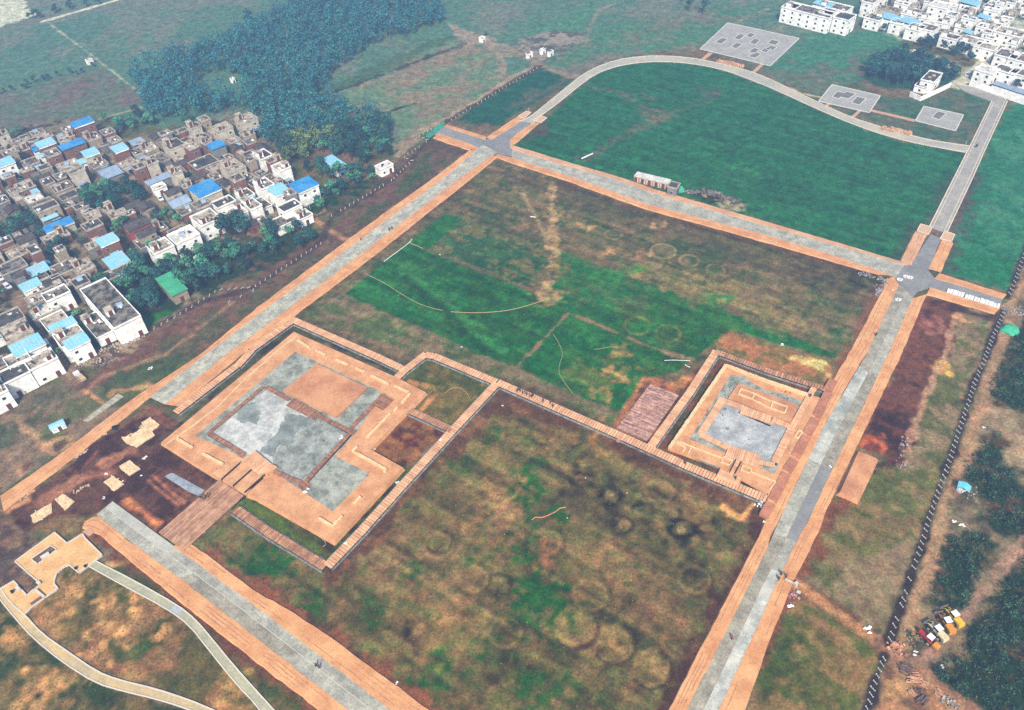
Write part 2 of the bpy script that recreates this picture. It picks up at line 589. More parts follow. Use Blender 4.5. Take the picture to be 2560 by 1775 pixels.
paint(PL(0, 21, (1540, 110), (1700, 90), (1900, 140), (2060, 230), (2000, 280), (1700, 190)), S(58, 54, 48), 2, 1.2, mott=(S(150, 138, 122), 3, 34, 1.1, 2.0))
blob(21, 1980, 240, 5, S(160, 148, 130), .8)
blob(21, 2050, -40, 9, S(60, 110, 78), .6)
# field east of the right road
EF = PL(0, 30, (2160, 930), (2600, 900), 31, (2500, 500), (2250, 760), (2200, 1040), (1540, 850), (1665, 580), 30, (1850, 1600), (1950, 1380))
paint(EF, S(42, 106, 80), 2, .8, mott=(S(66, 118, 94), 14, 35, 0.2, .8))
paint(PL(0, 31, (1600, 850), (1700, 640), (2230, 740), (2180, 1020)), S(34, 106, 74), 3, 1, amt=.8)
line(PL(0, 31, (1840, 0), (1665, 500), (1640, 640), (1540, 840)), 6, S(88, 74, 74), 4, 1.2, amt=.7)
line(PL(0, 31, (1650, 0), (1430, 400), (1300, 500), (1190, 720)), 4, S(80, 76, 70), 4, 1.2, amt=.6)

# --- the middle field
MF = PL(0, 10, (2160, 1440), 20, (0, 1440), 21, (480, 30), (1200, 260), (2301, 580), 31, (1000, 880), (1040, 980), (700, 1600), 32, (560, 330), (300, 120), 22, (1830, 0), (1500, 370), (1240, 820), (0, 280), 12, (2160, 235), (1530, -20), (1340, 120),
        11, (1100, 1590), (340, 1240), (1930, 0))
paint(MF, S(112, 96, 76), 1.5, .5, mott=(S(76, 88, 56), 11, 41, 0.1, .9))
paint(MF, S(128, 104, 82), 2, .5, amt=.45, mott=(S(64, 74, 48), 5, 42, 0.2, 1.1))
paint(PL(0, 21, (0, 0), (420, 40), (1300, 330), (2301, 600), 31, (0, 620), (1000, 900), (960, 1000), 31, (0, 800), 21, (2200, 800), (1300, 480), (380, 200)), S(86, 78, 60), 6, 2, amt=.55)
line(PL(0, 21, (430, 45), (1300, 350), (2301, 610), 31, (950, 890)), 3.0, S(84, 60, 50), 2, .6, amt=.8)
line(PL(0, 11, (1930, 20), (900, 770), (350, 1200)), 5, S(88, 64, 58), 3, .8, amt=.7)
DG = PL(0, 11, (1690, 330), (1870, 365), (1700, 520), (1560, 640), (2301, 960), 21, (280, 1060), (420, 900), (380, 640), (980, 870), (1290, 970), (2301, 1340), 31, (0, 1330), (620, 1590), (600, 1620), (0, 1470), 21, (2000, 1360), (1900, 1410), (1800, 1500), 22, (1480, 150), (1180, 215),
        (1050, 430), (960, 510), (790, 450), (560, 370), (280, 240), (30, 120), 11, (2000, 1590), (1480, 1340), (1160, 1215), (860, 1100), (790, 1050))
paint(DG, GRN, .5, .15, mott=(S(54, 100, 48), 9, 43, 0.5, 1.0))
paint(DG, S(20, 66, 36), .6, .15, amt=.45, mott=(S(62, 100, 52), 4, 44, 0.2, 1.0))
paint(PL(0, 11, (1870, 365), (2301, 520), 21, (340, 620), (330, 900), (100, 980), 11, (2301, 930), (1560, 640), (1700, 520)), S(34, 84, 50), 2, .8, amt=.8, mott=(S(110, 104, 70), 4, 45, 0.2, 1.2))
paint(PL(0, 21, (380, 640), (980, 870), (1290, 970), (1600, 1080), (1300, 1200), (700, 1200), (420, 1000)), S(52, 104, 62), 3, 1.5, amt=.4, mott=(S(104, 92, 66), 5, 46, 0.2, 1.0))
paint(PL(0, 21, (980, 1200), (1550, 1050), (1900, 1200), (1800, 1500), (1480, 1590), (1000, 1590), (900, 1400)), S(86, 88, 50), 4, 2, amt=.28, mott=(S(30, 70, 38), 5, 47, 0.0, 1.3))
paint(PL(0, 22, (560, 60), (880, 0), (1100, 120), (1000, 330), (760, 400), (520, 180)), S(124, 112, 66), 3, 2, amt=.42, mott=(S(32, 78, 40), 4, 48, 0.1, 1.4))
blob(22, 960, 160, 4, S(176, 134, 92), .7); blob(22, 800, 350, 4, S(164, 134, 86), .6); blob(22, 1230, 120, 4, S(90, 96, 50), .5)
paint(PL(0, 21, (930, 1490), (1040, 1480), (1060, 1590), (900, 1596)), S(170, 132, 88), 2, 1, amt=.7)
line(PL(0, 11, (1300, 830), (1700, 1100), (1900, 1320), (2150, 1560)), 4, S(74, 130, 78), 3, 1, amt=.55)
line(PL(0, 11, (1330, 900), (1650, 1150), (1850, 1350), (2080, 1590)), 3, S(14, 48, 30), 2, .8, amt=.6)
line(PL(0, 11, (1500, 635), (1900, 800), (2301, 950), 21, (180, 1010), (300, 1070)), 1.0, S(112, 92, 78), .8)
line(PL(0, 21, (150, 1596), (500, 1220), (620, 1260), (1100, 1460), (1440, 1590), 22, (1600, 40)), 1.1, S(140, 112, 92), .8)
line(PL(0, 22, (30, 120), (150, -20), 21, (150, 1596)), 1.1, S(120, 100, 84), .8)
line(PL(0, 21, (360, 60), (355, 300), (370, 560), (365, 720), (330, 900), (310, 1060)), 2.6, S(172, 142, 110), 1.4, .9, amt=.75, mott=(S(128, 100, 82), 4, 49, .5, 1.4))
line(PL(0, 21, (90, 140), (200, 330), (330, 570)), 1.4, S(150, 130, 102), .8, amt=.8)
blob(21, 380, 600, 3, S(176, 146, 108), .6); blob(21, 320, 1060, 5, S(160, 132, 100), .8); blob(21, 420, 820, 4, S(140, 120, 72), .7)
for a in ((1360, 660, 8.5, 6.4, S(170, 150, 116)), (910, 510, 6, 4.2, S(140, 130, 100)), (1590, 745, 6.5, 5.6, S(170, 146, 108)), (1830, 830, 6, 5.2, S(150, 130, 98)), (1400, 1400, 7.5, 6.2, S(128, 116, 60)), (1130, 1330, 8, 6.6, S(128, 116, 60))):
    arc(21, a[0], a[1], a[2] * .5, a[4], 0, 6.283, .8, .5); arc(21, a[0], a[1], a[2] * .5 + .9, S(70, 62, 44), 0, 6.283, .7, .4)
blob(21, 1360, 660, 5, S(120, 104, 82), .5)
for x, y, r in ((690, 450, 4), (480, 335, 4), (1310, 430, 4), (1640, 880, 6), (880, 665, 4), (1390, 980, 4), (1170, 700, 5), (1150, 860, 5), (640, 440, 4)):
    blob(21, x, y, r * .6, S(182, 140, 104), .6)
paint(PL(0, 21, (1100, 780), (1700, 760), (1900, 900), (2301, 1100), (2301, 1330), (1800, 1130), (1300, 960)), S(140, 120, 84), 4, 2, amt=.6, mott=(S(88, 92, 58), 5, 50, .3, 1))
for x, y, r in ((900, 1175, 3), (1220, 1340, 4), (650, 1350, 3), (1840, 1080, 5), (860, 890, 6), (1130, 820, 3)):
    blob(21, x, y, r, S(56, 118, 58), .7)
blob(31, 560, 1130, 12, S(84, 80, 60), .35, 1, inner=9)
blob(31, 930, 930, 8, S(52, 46, 42), .7)
blob(31, 400, 900, 9, S(70, 62, 50), .5); blob(31, 650, 1460, 7, S(52, 92, 48), .6); blob(31, 150, 1250, 9, S(148, 128, 92), .5); blob(31, 720, 1000, 7, S(84, 66, 56), .5)
# bare field round the small dig
paint(PL(0, 21, (1800, 1470), (2000, 1380), (2301, 1480), 32, (0, -110), (560, 70), (600, 200), (500, 300), (0, 110), 21, (1840, 1530)), S(160, 112, 82), 1.5, .6, mott=(S(120, 104, 66), 6, 51, .1, 1.2))
line(PL(0, 32, (270, 20), (430, 80), (540, 190)), 2.5, S(196, 176, 126), 1.5, 1, amt=.8)
paint(PL(0, 22, (1170, 215), (1230, 205), (1500, 240), (1590, 190), (1830, -10), (1840, 40), (1240, 830), (930, 670)), SOIL, 1, .5, mott=(S(150, 100, 74), 4, 52, .4, 1))
line(PL(0, 22, (1180, 210), (1120, 330), (940, 640)), 1.6, S(160, 110, 80), 1)
line(PL(0, 22, (1560, 210), (1500, 270), (1440, 260)), 2, S(170, 120, 86), 1.2)
# strip between boardwalk and dark green crop
paint(PL(0, 11, (790, 1050), (1160, 1215), (2000, 1590), 12, (2301, 90), 22, (280, 240), (790, 450), (960, 510), (880, 650), (0, 270), 12, (2160, 225), (1530, -20), 11, (340, 1240)), S(118, 102, 82), 1.0, .4, mott=(S(84, 92, 58), 6, 53, .3, 1.1))
line(PL(0, 12, (2200, 215), 22, (0, 250), (880, 650)), 2.2, S(100, 72, 56), 1.2, amt=.6)

# --- big south field
SF = PL(0, 12, (2170, 300), 22, (0, 360), (2200, 1320), (2100, 1480), 23, (2220, 0), (1400, 1640), 13, (1570, 1640), (700, 960), (300, 690), (0, 480), 3, (1650, 40), (1830, -20), 13, (0, 20), (640, 340), 12, (940, 1600))
paint(SF, S(118, 102, 68), 1.5, .5, mott=(S(88, 90, 52), 7, 61, .0, .9))
paint(SF, S(142, 114, 82), 2, .5, amt=.38, mott=(S(72, 68, 42), 2.6, 62, .1, 1.3))
paint(SF, S(62, 82, 40), 2, .5, amt=.3, mott=(S(112, 78, 62), 2.0, 63, -.2, 1.8))
for t, x, y, r, a in ((22, 110, 1130, 8, .85), (22, 230, 1060, 6, .6), (22, 150, 1270, 7, .8), (22, 440, 1500, 6, .7), (22, 90, 1560, 6, .6), (22, 200, 990, 4, .5), (22, 150, 770, 3, .5), (12, 2060, 720, 6, .6), (12, 1830, 960, 7, .5), (12, 2100, 1400, 6, .6), (12, 2270, 1220, 4, .6),
                      (13, 150, 250, 9, .85), (13, 60, 330, 7, .7), (13, 520, 640, 5, .5), (13, 500, 720, 5, .5), (13, 1440, 340, 4, .6), (13, 1500, 310, 5, .6), (13, 1900, 280, 5, .75), (13, 2040, 150, 4, .6), (13, 1080, 690, 5, .6), (13, 1850, 960, 5, .6), (13, 1610, 780, 3, .6), (13, 1640, 1310, 8, .75), (13, 1640, 500, 4, .5),
                      (13, 2100, 1050, 6, .6), (13, 1730, 1100, 5, .5), (3, 2240, 260, 6, .8), (23, 120, 190, 6, .8), (23, 220, 330, 4, .8), (23, 180, 600, 8, .9), (23, 120, 720, 6, .8), (23, 240, 490, 5, .8), (23, 440, 530, 5, .8), (23, 320, 650, 6, .7), (23, 450, 920, 4, .6), (23, 600, 760, 6, .6), (23, 220, 1330, 6, .7),
                      (23, 330, 1480, 5, .6), (23, 80, 1500, 6, .5), (23, 480, 1340, 5, .5), (12, 1920, 300, 4, .4)):
    blob(t, x, y, r * .68, S(40, 84, 32), min(1, a * 1.15), 2.0, seed=12)
for t, x, y, r, a in ((22, 540, 930, 7, .7), (22, 610, 1120, 9, .7), (22, 870, 1250, 7, .75), (22, 650, 1340, 10, .55), (22, 900, 1440, 10, .6), (22, 1200, 1400, 6, .6), (22, 1730, 1560, 5, .7), (22, 1950, 1550, 6, .6), (22, 1520, 1540, 7, .9), (22, 280, 830, 5, .5), (22, 120, 530, 6, .6), (13, 1450, 880, 5, .7), (13, 2210, 480, 6, .6), (13, 1860, 800, 5, .5), (13, 2240, 890, 5, .6),
                      (23, 1260, 110, 7, .75), (23, 1640, 250, 8, .7), (23, 1130, 400, 4, .6), (23, 1180, 590, 5, .6), (23, 800, 810, 5, .75), (23, 990, 1180, 5.5, .85), (23, 320, 1050, 5, .8), (23, 560, 1040, 4, .7), (23, 1130, 900, 4, .7), (23, 1470, 1210, 5, .6), (23, 1730, 620, 6, .5), (23, 770, 1040, 4, .8), (23, 1150, 1050, 4, .7), (23, 640, 1560, 5, .5), (13, 2180, 1150, 7, .6), (13, 2250, 1260, 6, .6)):
    blob(t, x, y, r * .6, S(54, 44, 32), a * .7, 2.0, seed=13)
for t, x, y, r, a in ((22, 1520, 1555, 5.2, .9), (22, 610, 1115, 5.2, .7), (22, 875, 1255, 5.6, .75), (22, 1195, 1405, 5.2, .65), (13, 1460, 870, 4.6, .7), (13, 2210, 480, 5, .6), (22, 1730, 1560, 3.2, .6), (22, 1000, 1520, 5, .6)):
    blob(t, x, y, r * .72, S(36, 29, 20), min(1, a * 1.15), .4, seed=14, soft=.8, inner=r * .26)
    blob(t, x, y, r * .26, S(150, 122, 90), a * .8, .3, seed=15)

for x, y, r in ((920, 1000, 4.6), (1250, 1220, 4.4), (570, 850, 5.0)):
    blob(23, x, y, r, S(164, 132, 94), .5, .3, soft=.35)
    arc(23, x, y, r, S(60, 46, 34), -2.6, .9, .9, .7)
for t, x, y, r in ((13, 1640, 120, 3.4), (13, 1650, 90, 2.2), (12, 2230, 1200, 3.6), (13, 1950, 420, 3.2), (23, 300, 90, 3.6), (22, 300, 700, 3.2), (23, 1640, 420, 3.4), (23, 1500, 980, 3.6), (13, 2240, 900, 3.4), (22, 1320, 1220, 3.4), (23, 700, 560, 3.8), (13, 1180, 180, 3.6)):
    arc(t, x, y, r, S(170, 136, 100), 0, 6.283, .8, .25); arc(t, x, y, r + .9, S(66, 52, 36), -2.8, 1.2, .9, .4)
blob(23, 1000, 300, 8, S(150, 112, 86), .35); blob(23, 1320, 700, 7, S(150, 108, 86), .4); blob(23, 300, 230, 3.5, S(160, 106, 78), .5)
blob(13, 1200, 200, 9, S(150, 116, 92), .4); blob(13, 1650, 90, 6, S(150, 120, 92), .5, inner=4); blob(13, 1700, 420, 8, S(150, 116, 92), .4); blob(13, 1750, 900, 9, S(158, 124, 90), .4)
blob(12, 2230, 1250, 7, S(160, 122, 92), .5); blob(12, 2150, 1500, 8, S(160, 120, 92), .5); blob(22, 950, 820, 6, S(156, 124, 84), .5); blob(22, 1650, 1300, 6, S(150, 116, 84), .4); blob(22, 420, 700, 6, S(150, 112, 84), .4)
line(PL(0, 22, (170, 930), (480, 1080), (760, 1180)), 1.0, S(60, 50, 40), 1.2, amt=.5)
line(PL(0, 22, (750, 1010), (1000, 1130), (1300, 1260)), 1.2, S(60, 46, 38), 1.4, amt=.5)
line(PL(0, 22, (1300, 1010), (1600, 1150), (1850, 1290), (1960, 1420)), 1.2, S(170, 124, 88), 1.2, amt=.6)
# stripy mower lines over the middle and south fields
st = vnoise_dir(1.2, 16, math.radians(-36), 71) + .8 * vnoise_dir(2.8, 10, math.radians(-36), 73)
for P_, k in ((SF, .11), (MF, .08), (NF, .06)):
    sl = _win([p[0] for p in P_], [p[1] for p in P_], 1)
    ins = (sdist(P_, sl) < 0)[..., None]
    GC[sl] *= np.where(ins, 1 + k * st[sl][..., None], 1)
# dark turned soil below the long boardwalk and beside the SE run
paint(PL(0, 12, (2165, 290), 22, (0, 340), (900, 720), (2230, 1310), (2120, 1470), (2000, 1410), (1600, 1210), (1000, 900), (680, 720), (460, 640), (120, 560), 12, (2150, 530), (1900, 820), (1500, 1120), (1180, 1596),
         13, (720, 410), (640, 420), (640, 350), 12, (930, 1596), (1770, 680)), S(94, 66, 52), 2.5, 1.0, mott=(S(124, 90, 66), 4, 72, .5, 1.1))
blob(22, 790, 740, 5, S(176, 126, 84), .6); blob(22, 850, 780, 3, SOIL, .7); blob(22, 1130, 880, 3, SOILD, .7)
line(PL(0, 22, (2170, 1330), (2090, 1460), (2000, 1440), (1900, 1360)), 1.6, S(196, 150, 104), .8)
paint(PL(0, 22, (2200, 1330), (2290, 1380), (2240, 1560), (2100, 1480)), SOIL, 1.5, .6)

# --- strips either side of the left road
paint(PL(0, 10, (1290, 1420), (1560, 1240), (1920, 1350), (1590, 1596), 11, (800, 570), (700, 520), (740, 380), (1280, 0), 10, (1250, 1560)), S(72, 84, 56), 1.5, .8, mott=(S(104, 82, 72), 8, 73, .2, 1))
paint(PL(0, 10, (1600, 1245), (1900, 1340), (1880, 1400), (1780, 1380), (1450, 1350)), S(92, 72, 62), 2, 1, amt=.8)
line(PL(0, 11, (1580, 0), (800, 560), (0, 1150), 2, (1760, 0)), 5, S(98, 74, 66), 3, 1, amt=.7)
paint(PL(0, 11, (780, 580), (600, 560), (0, 960), 1, (2301, 960), (1290, 1500), 2, (900, 200), (1000, 300), (1780, -20), 11, (0, 1160)), S(92, 86, 68), 2, 1, mott=(S(110, 84, 74), 9, 74, .2, 1))
paint(PL(0, 2, (880, 280), (1000, 170), (1400, 0), (1740, 0), (1500, 160), (1000, 310)), S(66, 82, 54), 3, 1.2, amt=.8)
# village soil, lanes and the track
paint(PL(0, 0, (-900, 1330), (640, 1050), (870, 1090), (1170, 1240), (1900, 1080), (2301, 1030), 10, (320, 1560), 11, (560, 60), (560, 180), (480, 340), (200, 520), 1, (2301, 760), (1750, 1150), (1250, 1420), (850, 1596), 2, (560, 150), (0, 420), (-900, 700)),
      S(126, 112, 100), 2, 1, mott=(S(74, 70, 60), 5, 75, .3, 1.2))
line(PL(0, 1, (-500, 600), (0, 1000), (180, 1130), (300, 1400), (450, 1590), 2, (700, 240)), 5, S(134, 112, 102), 1.5)
line(PL(0, 0, (780, 1250), (1150, 1596), 1, (1330, 60), (1480, 300), (1650, 480)), 4, S(138, 120, 106), 1)
line(PL(0, 1, (560, 420), (680, 620), (860, 860)), 3.5, S(136, 118, 106), 1)
# ground under the groves by the track
paint(PL(0, 1, (850, 870), (1150, 700), (1300, 700), (1900, 560), (2301, 600), 11, (100, 520), (480, 400), (640, 540), (0, 900), 1, (2301, 880), (1800, 1060), (1500, 1230), (1240, 1320)), S(48, 62, 46), 3, 1.5, mott=(S(96, 78, 66), 5, 76, .8, 1.2))
paint(PL(0, 1, (1250, 1310), (1380, 1240), (1520, 1210), (1300, 1350)), S(50, 110, 40), 2, .8)
paint(PL(0, 11, (560, 90), (700, 60), (1290, 0), 10, (1280, 1560), 11, (1230, 0), (760, 330), (500, 340)), S(84, 78, 62), 2, 1, mott=(S(40, 64, 44), 6, 77, .6, 1.2))
blob(11, 530, 260, 6, S(34, 70, 44), .9)
line(PL(0, 2, (-200, 620), (330, 480), (760, 290), 1, (1390, 1470), (1800, 1190), (2301, 940), 11, (320, 740), (700, 500), (1250, 30), 10, (1400, 1420)), 6, S(112, 80, 74), 3, 1, amt=.85)
line(PL(0, 2, (60, 660), (760, 330), (900, 200), 1, (1480, 1590), (2100, 1120)), 1.5, S(160, 124, 106), 1, amt=.6)
line(PL(0, 11, (480, 330), (620, 440), (720, 510), (830, 570)), 2.2, S(156, 118, 98), 1)
line(PL(0, 11, (520, 345), (620, 300), (600, 250)), 1.2, S(170, 130, 106), .8, amt=.8)
paint(PL(0, 1, (880, 1596), (1290, 1400), (1240, 1480), (1180, 1590), 2, (860, 60), (640, 110)), S(150, 128, 114), 1.5, .8, mott=(S(96, 78, 70), 3, 78, .3, 1.4))
# rough land at the lower left edge
paint(PL(0, 2, (-100, 440), (560, 230), (760, 290), (1150, 560), (700, 800), (0, 1240), (-400, 1300)), S(128, 106, 94), 2, 1, mott=(S(90, 88, 72), 9, 79, .4, 1))
paint(PL(0, 2, (60, 480), (520, 240), (700, 260), (200, 560)), S(92, 88, 76), 3, 1, amt=.8)
paint(PL(0, 2, (340, 600), (780, 330), (920, 420), (640, 620), (560, 800), (400, 740)), S(92, 96, 68), 3, 1, amt=.85)
line(PL(0, 2, (750, 310), (930, 430)), 1.2, S(176, 130, 106), .8); line(PL(0, 2, (1000, 340), (1320, 280)), 2, S(180, 140, 108), 1.2, .6, amt=.7)
line(PL(0, 2, (150, 590), (300, 720), (480, 890)), 1.8, S(170, 134, 112), 1.0, amt=.8); line(PL(0, 2, (420, 830), (480, 760), (600, 740), (640, 790), (500, 880)), 1, S(176, 138, 112), .8, amt=.8)
paint(PL(0, 2, (470, 820), (560, 760), (620, 780), (520, 860)), S(92, 66, 58), 1, .3, amt=.8); paint(PL(0, 2, (180, 1010), (290, 940), (320, 980), (210, 1050)), S(104, 72, 62), 1, .4, amt=.8)
line(PL(0, 2, (80, 900), (130, 1000), (190, 1070)), 1.5, S(164, 128, 108), 1, amt=.7)
# the open dig
paint(PL(0, 2, (40, 1410), (160, 1330), (480, 1100), (920, 730), (1290, 480), (1420, 470), (1500, 520), (1620, 620), (1450, 790), (1940, 1110), (1590, 1480), (1460, 1580), (1400, 1620), (1010, 1310), (860, 1430), (680, 1450), (420, 1560), (220, 1590), (150, 1560)),
      S(100, 68, 58), .8, .3, mott=(S(74, 46, 42), 5, 81, .2, 1.0))
paint(PL(0, 2, (680, 880), (930, 740), (1060, 770), (760, 960)), S(70, 40, 42), 1.5, .5, amt=.7)
line(PL(0, 2, (960, 690), (1300, 500), (1420, 500)), 2.5, S(120, 88, 74), 1.5, .5, amt=.8)
line(PL(0, 2, (400, 1310), (700, 1120), (960, 1060), (930, 980), (1180, 860)), 3.5, S(164, 116, 98), 1.5, .5, amt=.75)
line(PL(0, 2, (70, 1400), (240, 1300)), 2.0, S(190, 140, 112), .8); line(PL(0, 2, (60, 1350), (280, 1220)), 1.2, S(176, 128, 104), .8)
paint(PL(0, 2, (1090, 1310), (1160, 1270), (1460, 1500), (1400, 1550)), S(190, 126, 92), 1, .3)
for dx in (0, 55):
    line(PL(0, 2, (1330 + dx, 1120 - dx * .6), (1390 + dx, 1180 - dx * .6), (1600 + dx, 1350 - dx * .4)), .7, S(168, 112, 92), .5, .1, amt=.8)
for a, b in (((1030, 1030), (1120, 1140)), ((980, 960), (1200, 800)), ((1500, 990), (1340, 1100)), ((770, 990), (880, 860)), ((1350, 480), (1600, 640)), ((1330, 520), (1580, 690)), ((1480, 1150), (1700, 1260))):
    line([gp(2, *a), gp(2, *b)], .8, S(138, 90, 78), .6, .2, amt=.6)
paint(PL(0, 2, (300, 1570), (430, 1490), (680, 1440), (760, 1500), (880, 1590), (960, 1640), 3, (860, 30), (740, 0), (600, 90), (490, 0), 2, (420, 1596)), S(124, 98, 72), 2, 1, mott=(S(90, 78, 56), 6, 82, .2, 1.1))
paint(PL(0, 2, (-300, 1450), (0, 1380), (60, 1430), (200, 1596), 3, (300, 140), (140, 260), (320, 440), (200, 530), (0, 500), (-300, 600)), S(124, 98, 84), 2, 1, mott=(S(90, 72, 70), 5, 83, .3, 1.1))
# sunk lawns inside the boardwalks
paint(PL(0, 11, (345, 1300), (1060, 1600), 12, (1270, 190), (1020, 60), 11, (340, 1385), 2, (1450, 780), (1620, 600), (2200, 60)), S(84, 80, 56), 1, .4, mott=(S(58, 48, 38), 5, 84, .3, 1))
paint(PL(0, 12, (1540, 10), (2140, 255), (1760, 660), (1370, 480), (1390, 460), (1525, 330), (1290, 215)), S(116, 98, 60), 1, .4, mott=(S(82, 84, 46), 6, 85, .2, 1.1))
paint(PL(0, 12, (1350, 510), (1720, 690), (1330, 1010), (1030, 850)), S(134, 92, 62), 1, .4, mott=(S(92, 52, 44), 6, 86, .2, 1.1))
for k in range(4):
    line(PL(0, 12, (1360 + k * 5, 245 - k * 8), (1510 + k * 25, 310 - k * 12), (1560 + k * 22, 370 - k * 8), (1530 + k * 12, 430), (1460 + k * 12, 500)), .5, S(186, 134, 96), .4, .1, amt=.7)
paint(PL(0, 12, (1320, 1010), (1420, 1000), 13, (840, 80), (640, 250), (0, -30), 12, (0, 1300), 13, (700, 90)), S(84, 84, 44), 1, .4, mott=(S(62, 50, 34), 5, 87, .3, 1.1))
paint(PL(0, 2, (2050, 1390), (2200, 1250), (2301, 1300), 12, (0, 1290), 12, (250, 1500), 13, (640, 250), (0, 0), 2, (2301, 1500)), S(88, 98, 40), 1, .5, mott=(S(62, 66, 34), 5, 88, .3, 1.1))
paint(PL(0, 2, (1850, 1560), (2060, 1400), (2301, 1560), 13, (60, 60), (0, 120), 3, (1830, 60)), S(112, 98, 66), 1.5, .6, mott=(S(80, 88, 50), 5, 89, .3, 1.1))
paint(PL(0, 22, (1850, 20), (1900, 30), 32, (400, 310), (360, 345), 22, (1920, 75), (1410, 830), (1870, 1000), 22, (1830, 1080), (1300, 830)), S(90, 76, 46), .6, .3, mott=(S(120, 74, 52), 4, 90, .2, 1.3))
paint(PL(0, 22, (2080, 1100), (2301, 1230), 22, (2240, 1260), (2060, 1170)), S(48, 44, 34), .6, .2)

# --- right side: burnt strip, pasture, trench, track, scrubland
paint(PL(0, 31, (1430, 1050), (1700, 1130), (2080, 1210), (2100, 1300), (1960, 1596), 32, (1900, 0), (1600, 900), (1400, 1596), 33, (1380, 60), (1050, 950), (780, 780), (300, 400), (480, 0), 32, (440, 1596), (640, 1240), (980, 940), (1000, 0), 31, (1190, 1596)),
      S(132, 112, 92), 1.5, .6, mott=(S(96, 94, 60), 8, 91, .2, 1))
paint(PL(0, 32, (560, 1400), (900, 1040), (1500, 1000), (1600, 900), (1400, 1596), (1380, 1650), 33, (500, 300), (320, 380)), S(124, 104, 74), 3, 1, amt=.8, mott=(S(88, 92, 44), 5, 92, .1, 1.2))
paint(PL(0, 31, (1440, 1060), (1720, 1140), (1700, 1300), (1620, 1596), 32, (1530, 20), (1430, 330), (1340, 540), (1290, 760), (1230, 1010), (1020, 1000), (1080, 900), (820, 830), (960, 520), (1180, 0), 31, (1200, 1596), (1330, 1200)), S(110, 70, 58), 1.2, .6, mott=(S(76, 48, 42), 7, 93, .3, 1))
paint(PL(0, 32, (950, 700), (1010, 520), (1340, 540), (1290, 760), (1230, 1000), (1020, 1000), (1080, 900), (1060, 760)), S(58, 34, 36), 2.5, 1.2, amt=.85, mott=(S(100, 56, 52), 4, 94, .6, 1.2))
paint(PL(0, 32, (830, 740), (1000, 710), (1080, 790), (1020, 890), (810, 830)), S(168, 96, 66), 1.5, .8, mott=(S(120, 66, 54), 3, 95, .3, 1.4))
paint(PL(0, 31, (1640, 1160), (2090, 1230), (2040, 1300), (1760, 1240), (1690, 1330), (1600, 1590)), S(70, 42, 42), 1.5, .6, amt=.85)
line(PL(0, 31, (1710, 1230), (1640, 1400), (1590, 1596), 32, (1440, 330), (1380, 460), (1300, 720), (1240, 960)), 1.3, S(176, 136, 118), .8, .5, amt=.75)
blob(31, 1740, 1260, 3, S(196, 150, 116), .8); blob(32, 1560, 105, 3.2, S(206, 160, 96), .85); blob(31, 1460, 1310, 4, S(160, 110, 100), .6)
line(PL(0, 31, (1430, 1090), (1180, 1596), 32, (1130, 60), (830, 700)), 2.5, S(120, 74, 62), 1.5, amt=.7)
line(PL(0, 32, (720, 1320), (580, 1400), (420, 1640), 33, (440, 120), (290, 360), (100, 850), (-50, 1150)), 3.0, S(122, 70, 54), 2, .6, amt=.8)
# everything beyond the trench
paint(PL(0, 31, (2301, 720), (2700, 700), 32, (2900, 0), 33, (2900, 1700), (1500, 1700), (1260, 1180), (1080, 1000), (1420, 60), 32, (1460, 1596), (1990, 0), 31, (2150, 1100)), S(126, 110, 92), 2, .8, mott=(S(92, 82, 68), 8, 96, .3, 1))
paint(PL(0, 32, (1890, 480), (2050, 440), (2301, 560), (2301, 1000), (2130, 960), (2090, 760), (1880, 690)), S(146, 126, 108), 3, 1, mott=(S(112, 98, 84), 6, 97, .3, 1))
paint(PL(0, 32, (2130, 760), (2301, 720), (2301, 990), (2110, 950)), S(166, 140, 120), 3, 1, amt=.8)
SCRUB = [PL(0, 32, (2090, 60), (2301, -40), (2500, 0), (2500, 600), (2301, 550), (2180, 490), (2060, 440), (1970, 360), (1985, 240)),
         PL(0, 32, (1900, 740), (2060, 730), (2100, 800), (2060, 940), (2220, 1020), (2200, 1180), (2301, 1240), (2500, 1300), (2500, 1650), (2301, 1596), (1960, 1520), (2000, 1330), (1900, 1200), (1740, 1090), (1780, 930), (1900, 860)),
         PL(0, 33, (1610, 60), (1800, 30), (1980, 20), (2000, 330), (1850, 500), (1800, 680), (1700, 660), (1450, 690), (1400, 520), (1510, 380)),
         PL(0, 33, (2500, 100), (2301, 240), (2160, 400), (1930, 700), (1800, 960), (1650, 1070), (1480, 1230), (1560, 1340), (1760, 1480), (1900, 1620), (2500, 1700)),
         PL(0, 33, (1270, 900), (1380, 880), (1480, 1020), (1440, 1120), (1350, 1140), (1250, 1000)),
         PL(0, 31, (2240, 1330), (2301, 1260), (2500, 1200), (2500, 1650), (2180, 1650), (2200, 1480))]
for q in SCRUB:
    paint(q, S(38, 54, 34), 2.5, 1.5, mott=(S(92, 72, 50), 5, 98, .9, 1.2))
line(PL(0, 31, (2301, 800), (2150, 1300), (2040, 1596), 32, (1990, 200), (1880, 560), (1790, 850), (1640, 1150), (1560, 1400), 33, (1500, 60), (1440, 240), (1370, 480), (1310, 640), (1290, 800), (1200, 1000), (1130, 1100)), 3.4, S(160, 128, 106), 1.5, .6, amt=.9)
for k in (-1, 0, 1):
    line(PL(0, 33, (2340 + 40 * k, 40), (2000 + 30 * k, 440), (1700 + 26 * k, 820), (1560 + 20 * k, 1010), (1380 + 10 * k, 1180)), 1.3, S(148, 118, 106), .9, .4)
paint(PL(0, 33, (1500, 1000), (1700, 930), (1740, 980), (1560, 1080), (1420, 1240), (1300, 1260), (1100, 1120), (1250, 1130)), S(140, 112, 102), 2, .6, amt=.9)
line(PL(0, 33, (270, 470), (480, 620), (1000, 1020)), 3.8, S(172, 126, 96), 1, .3)
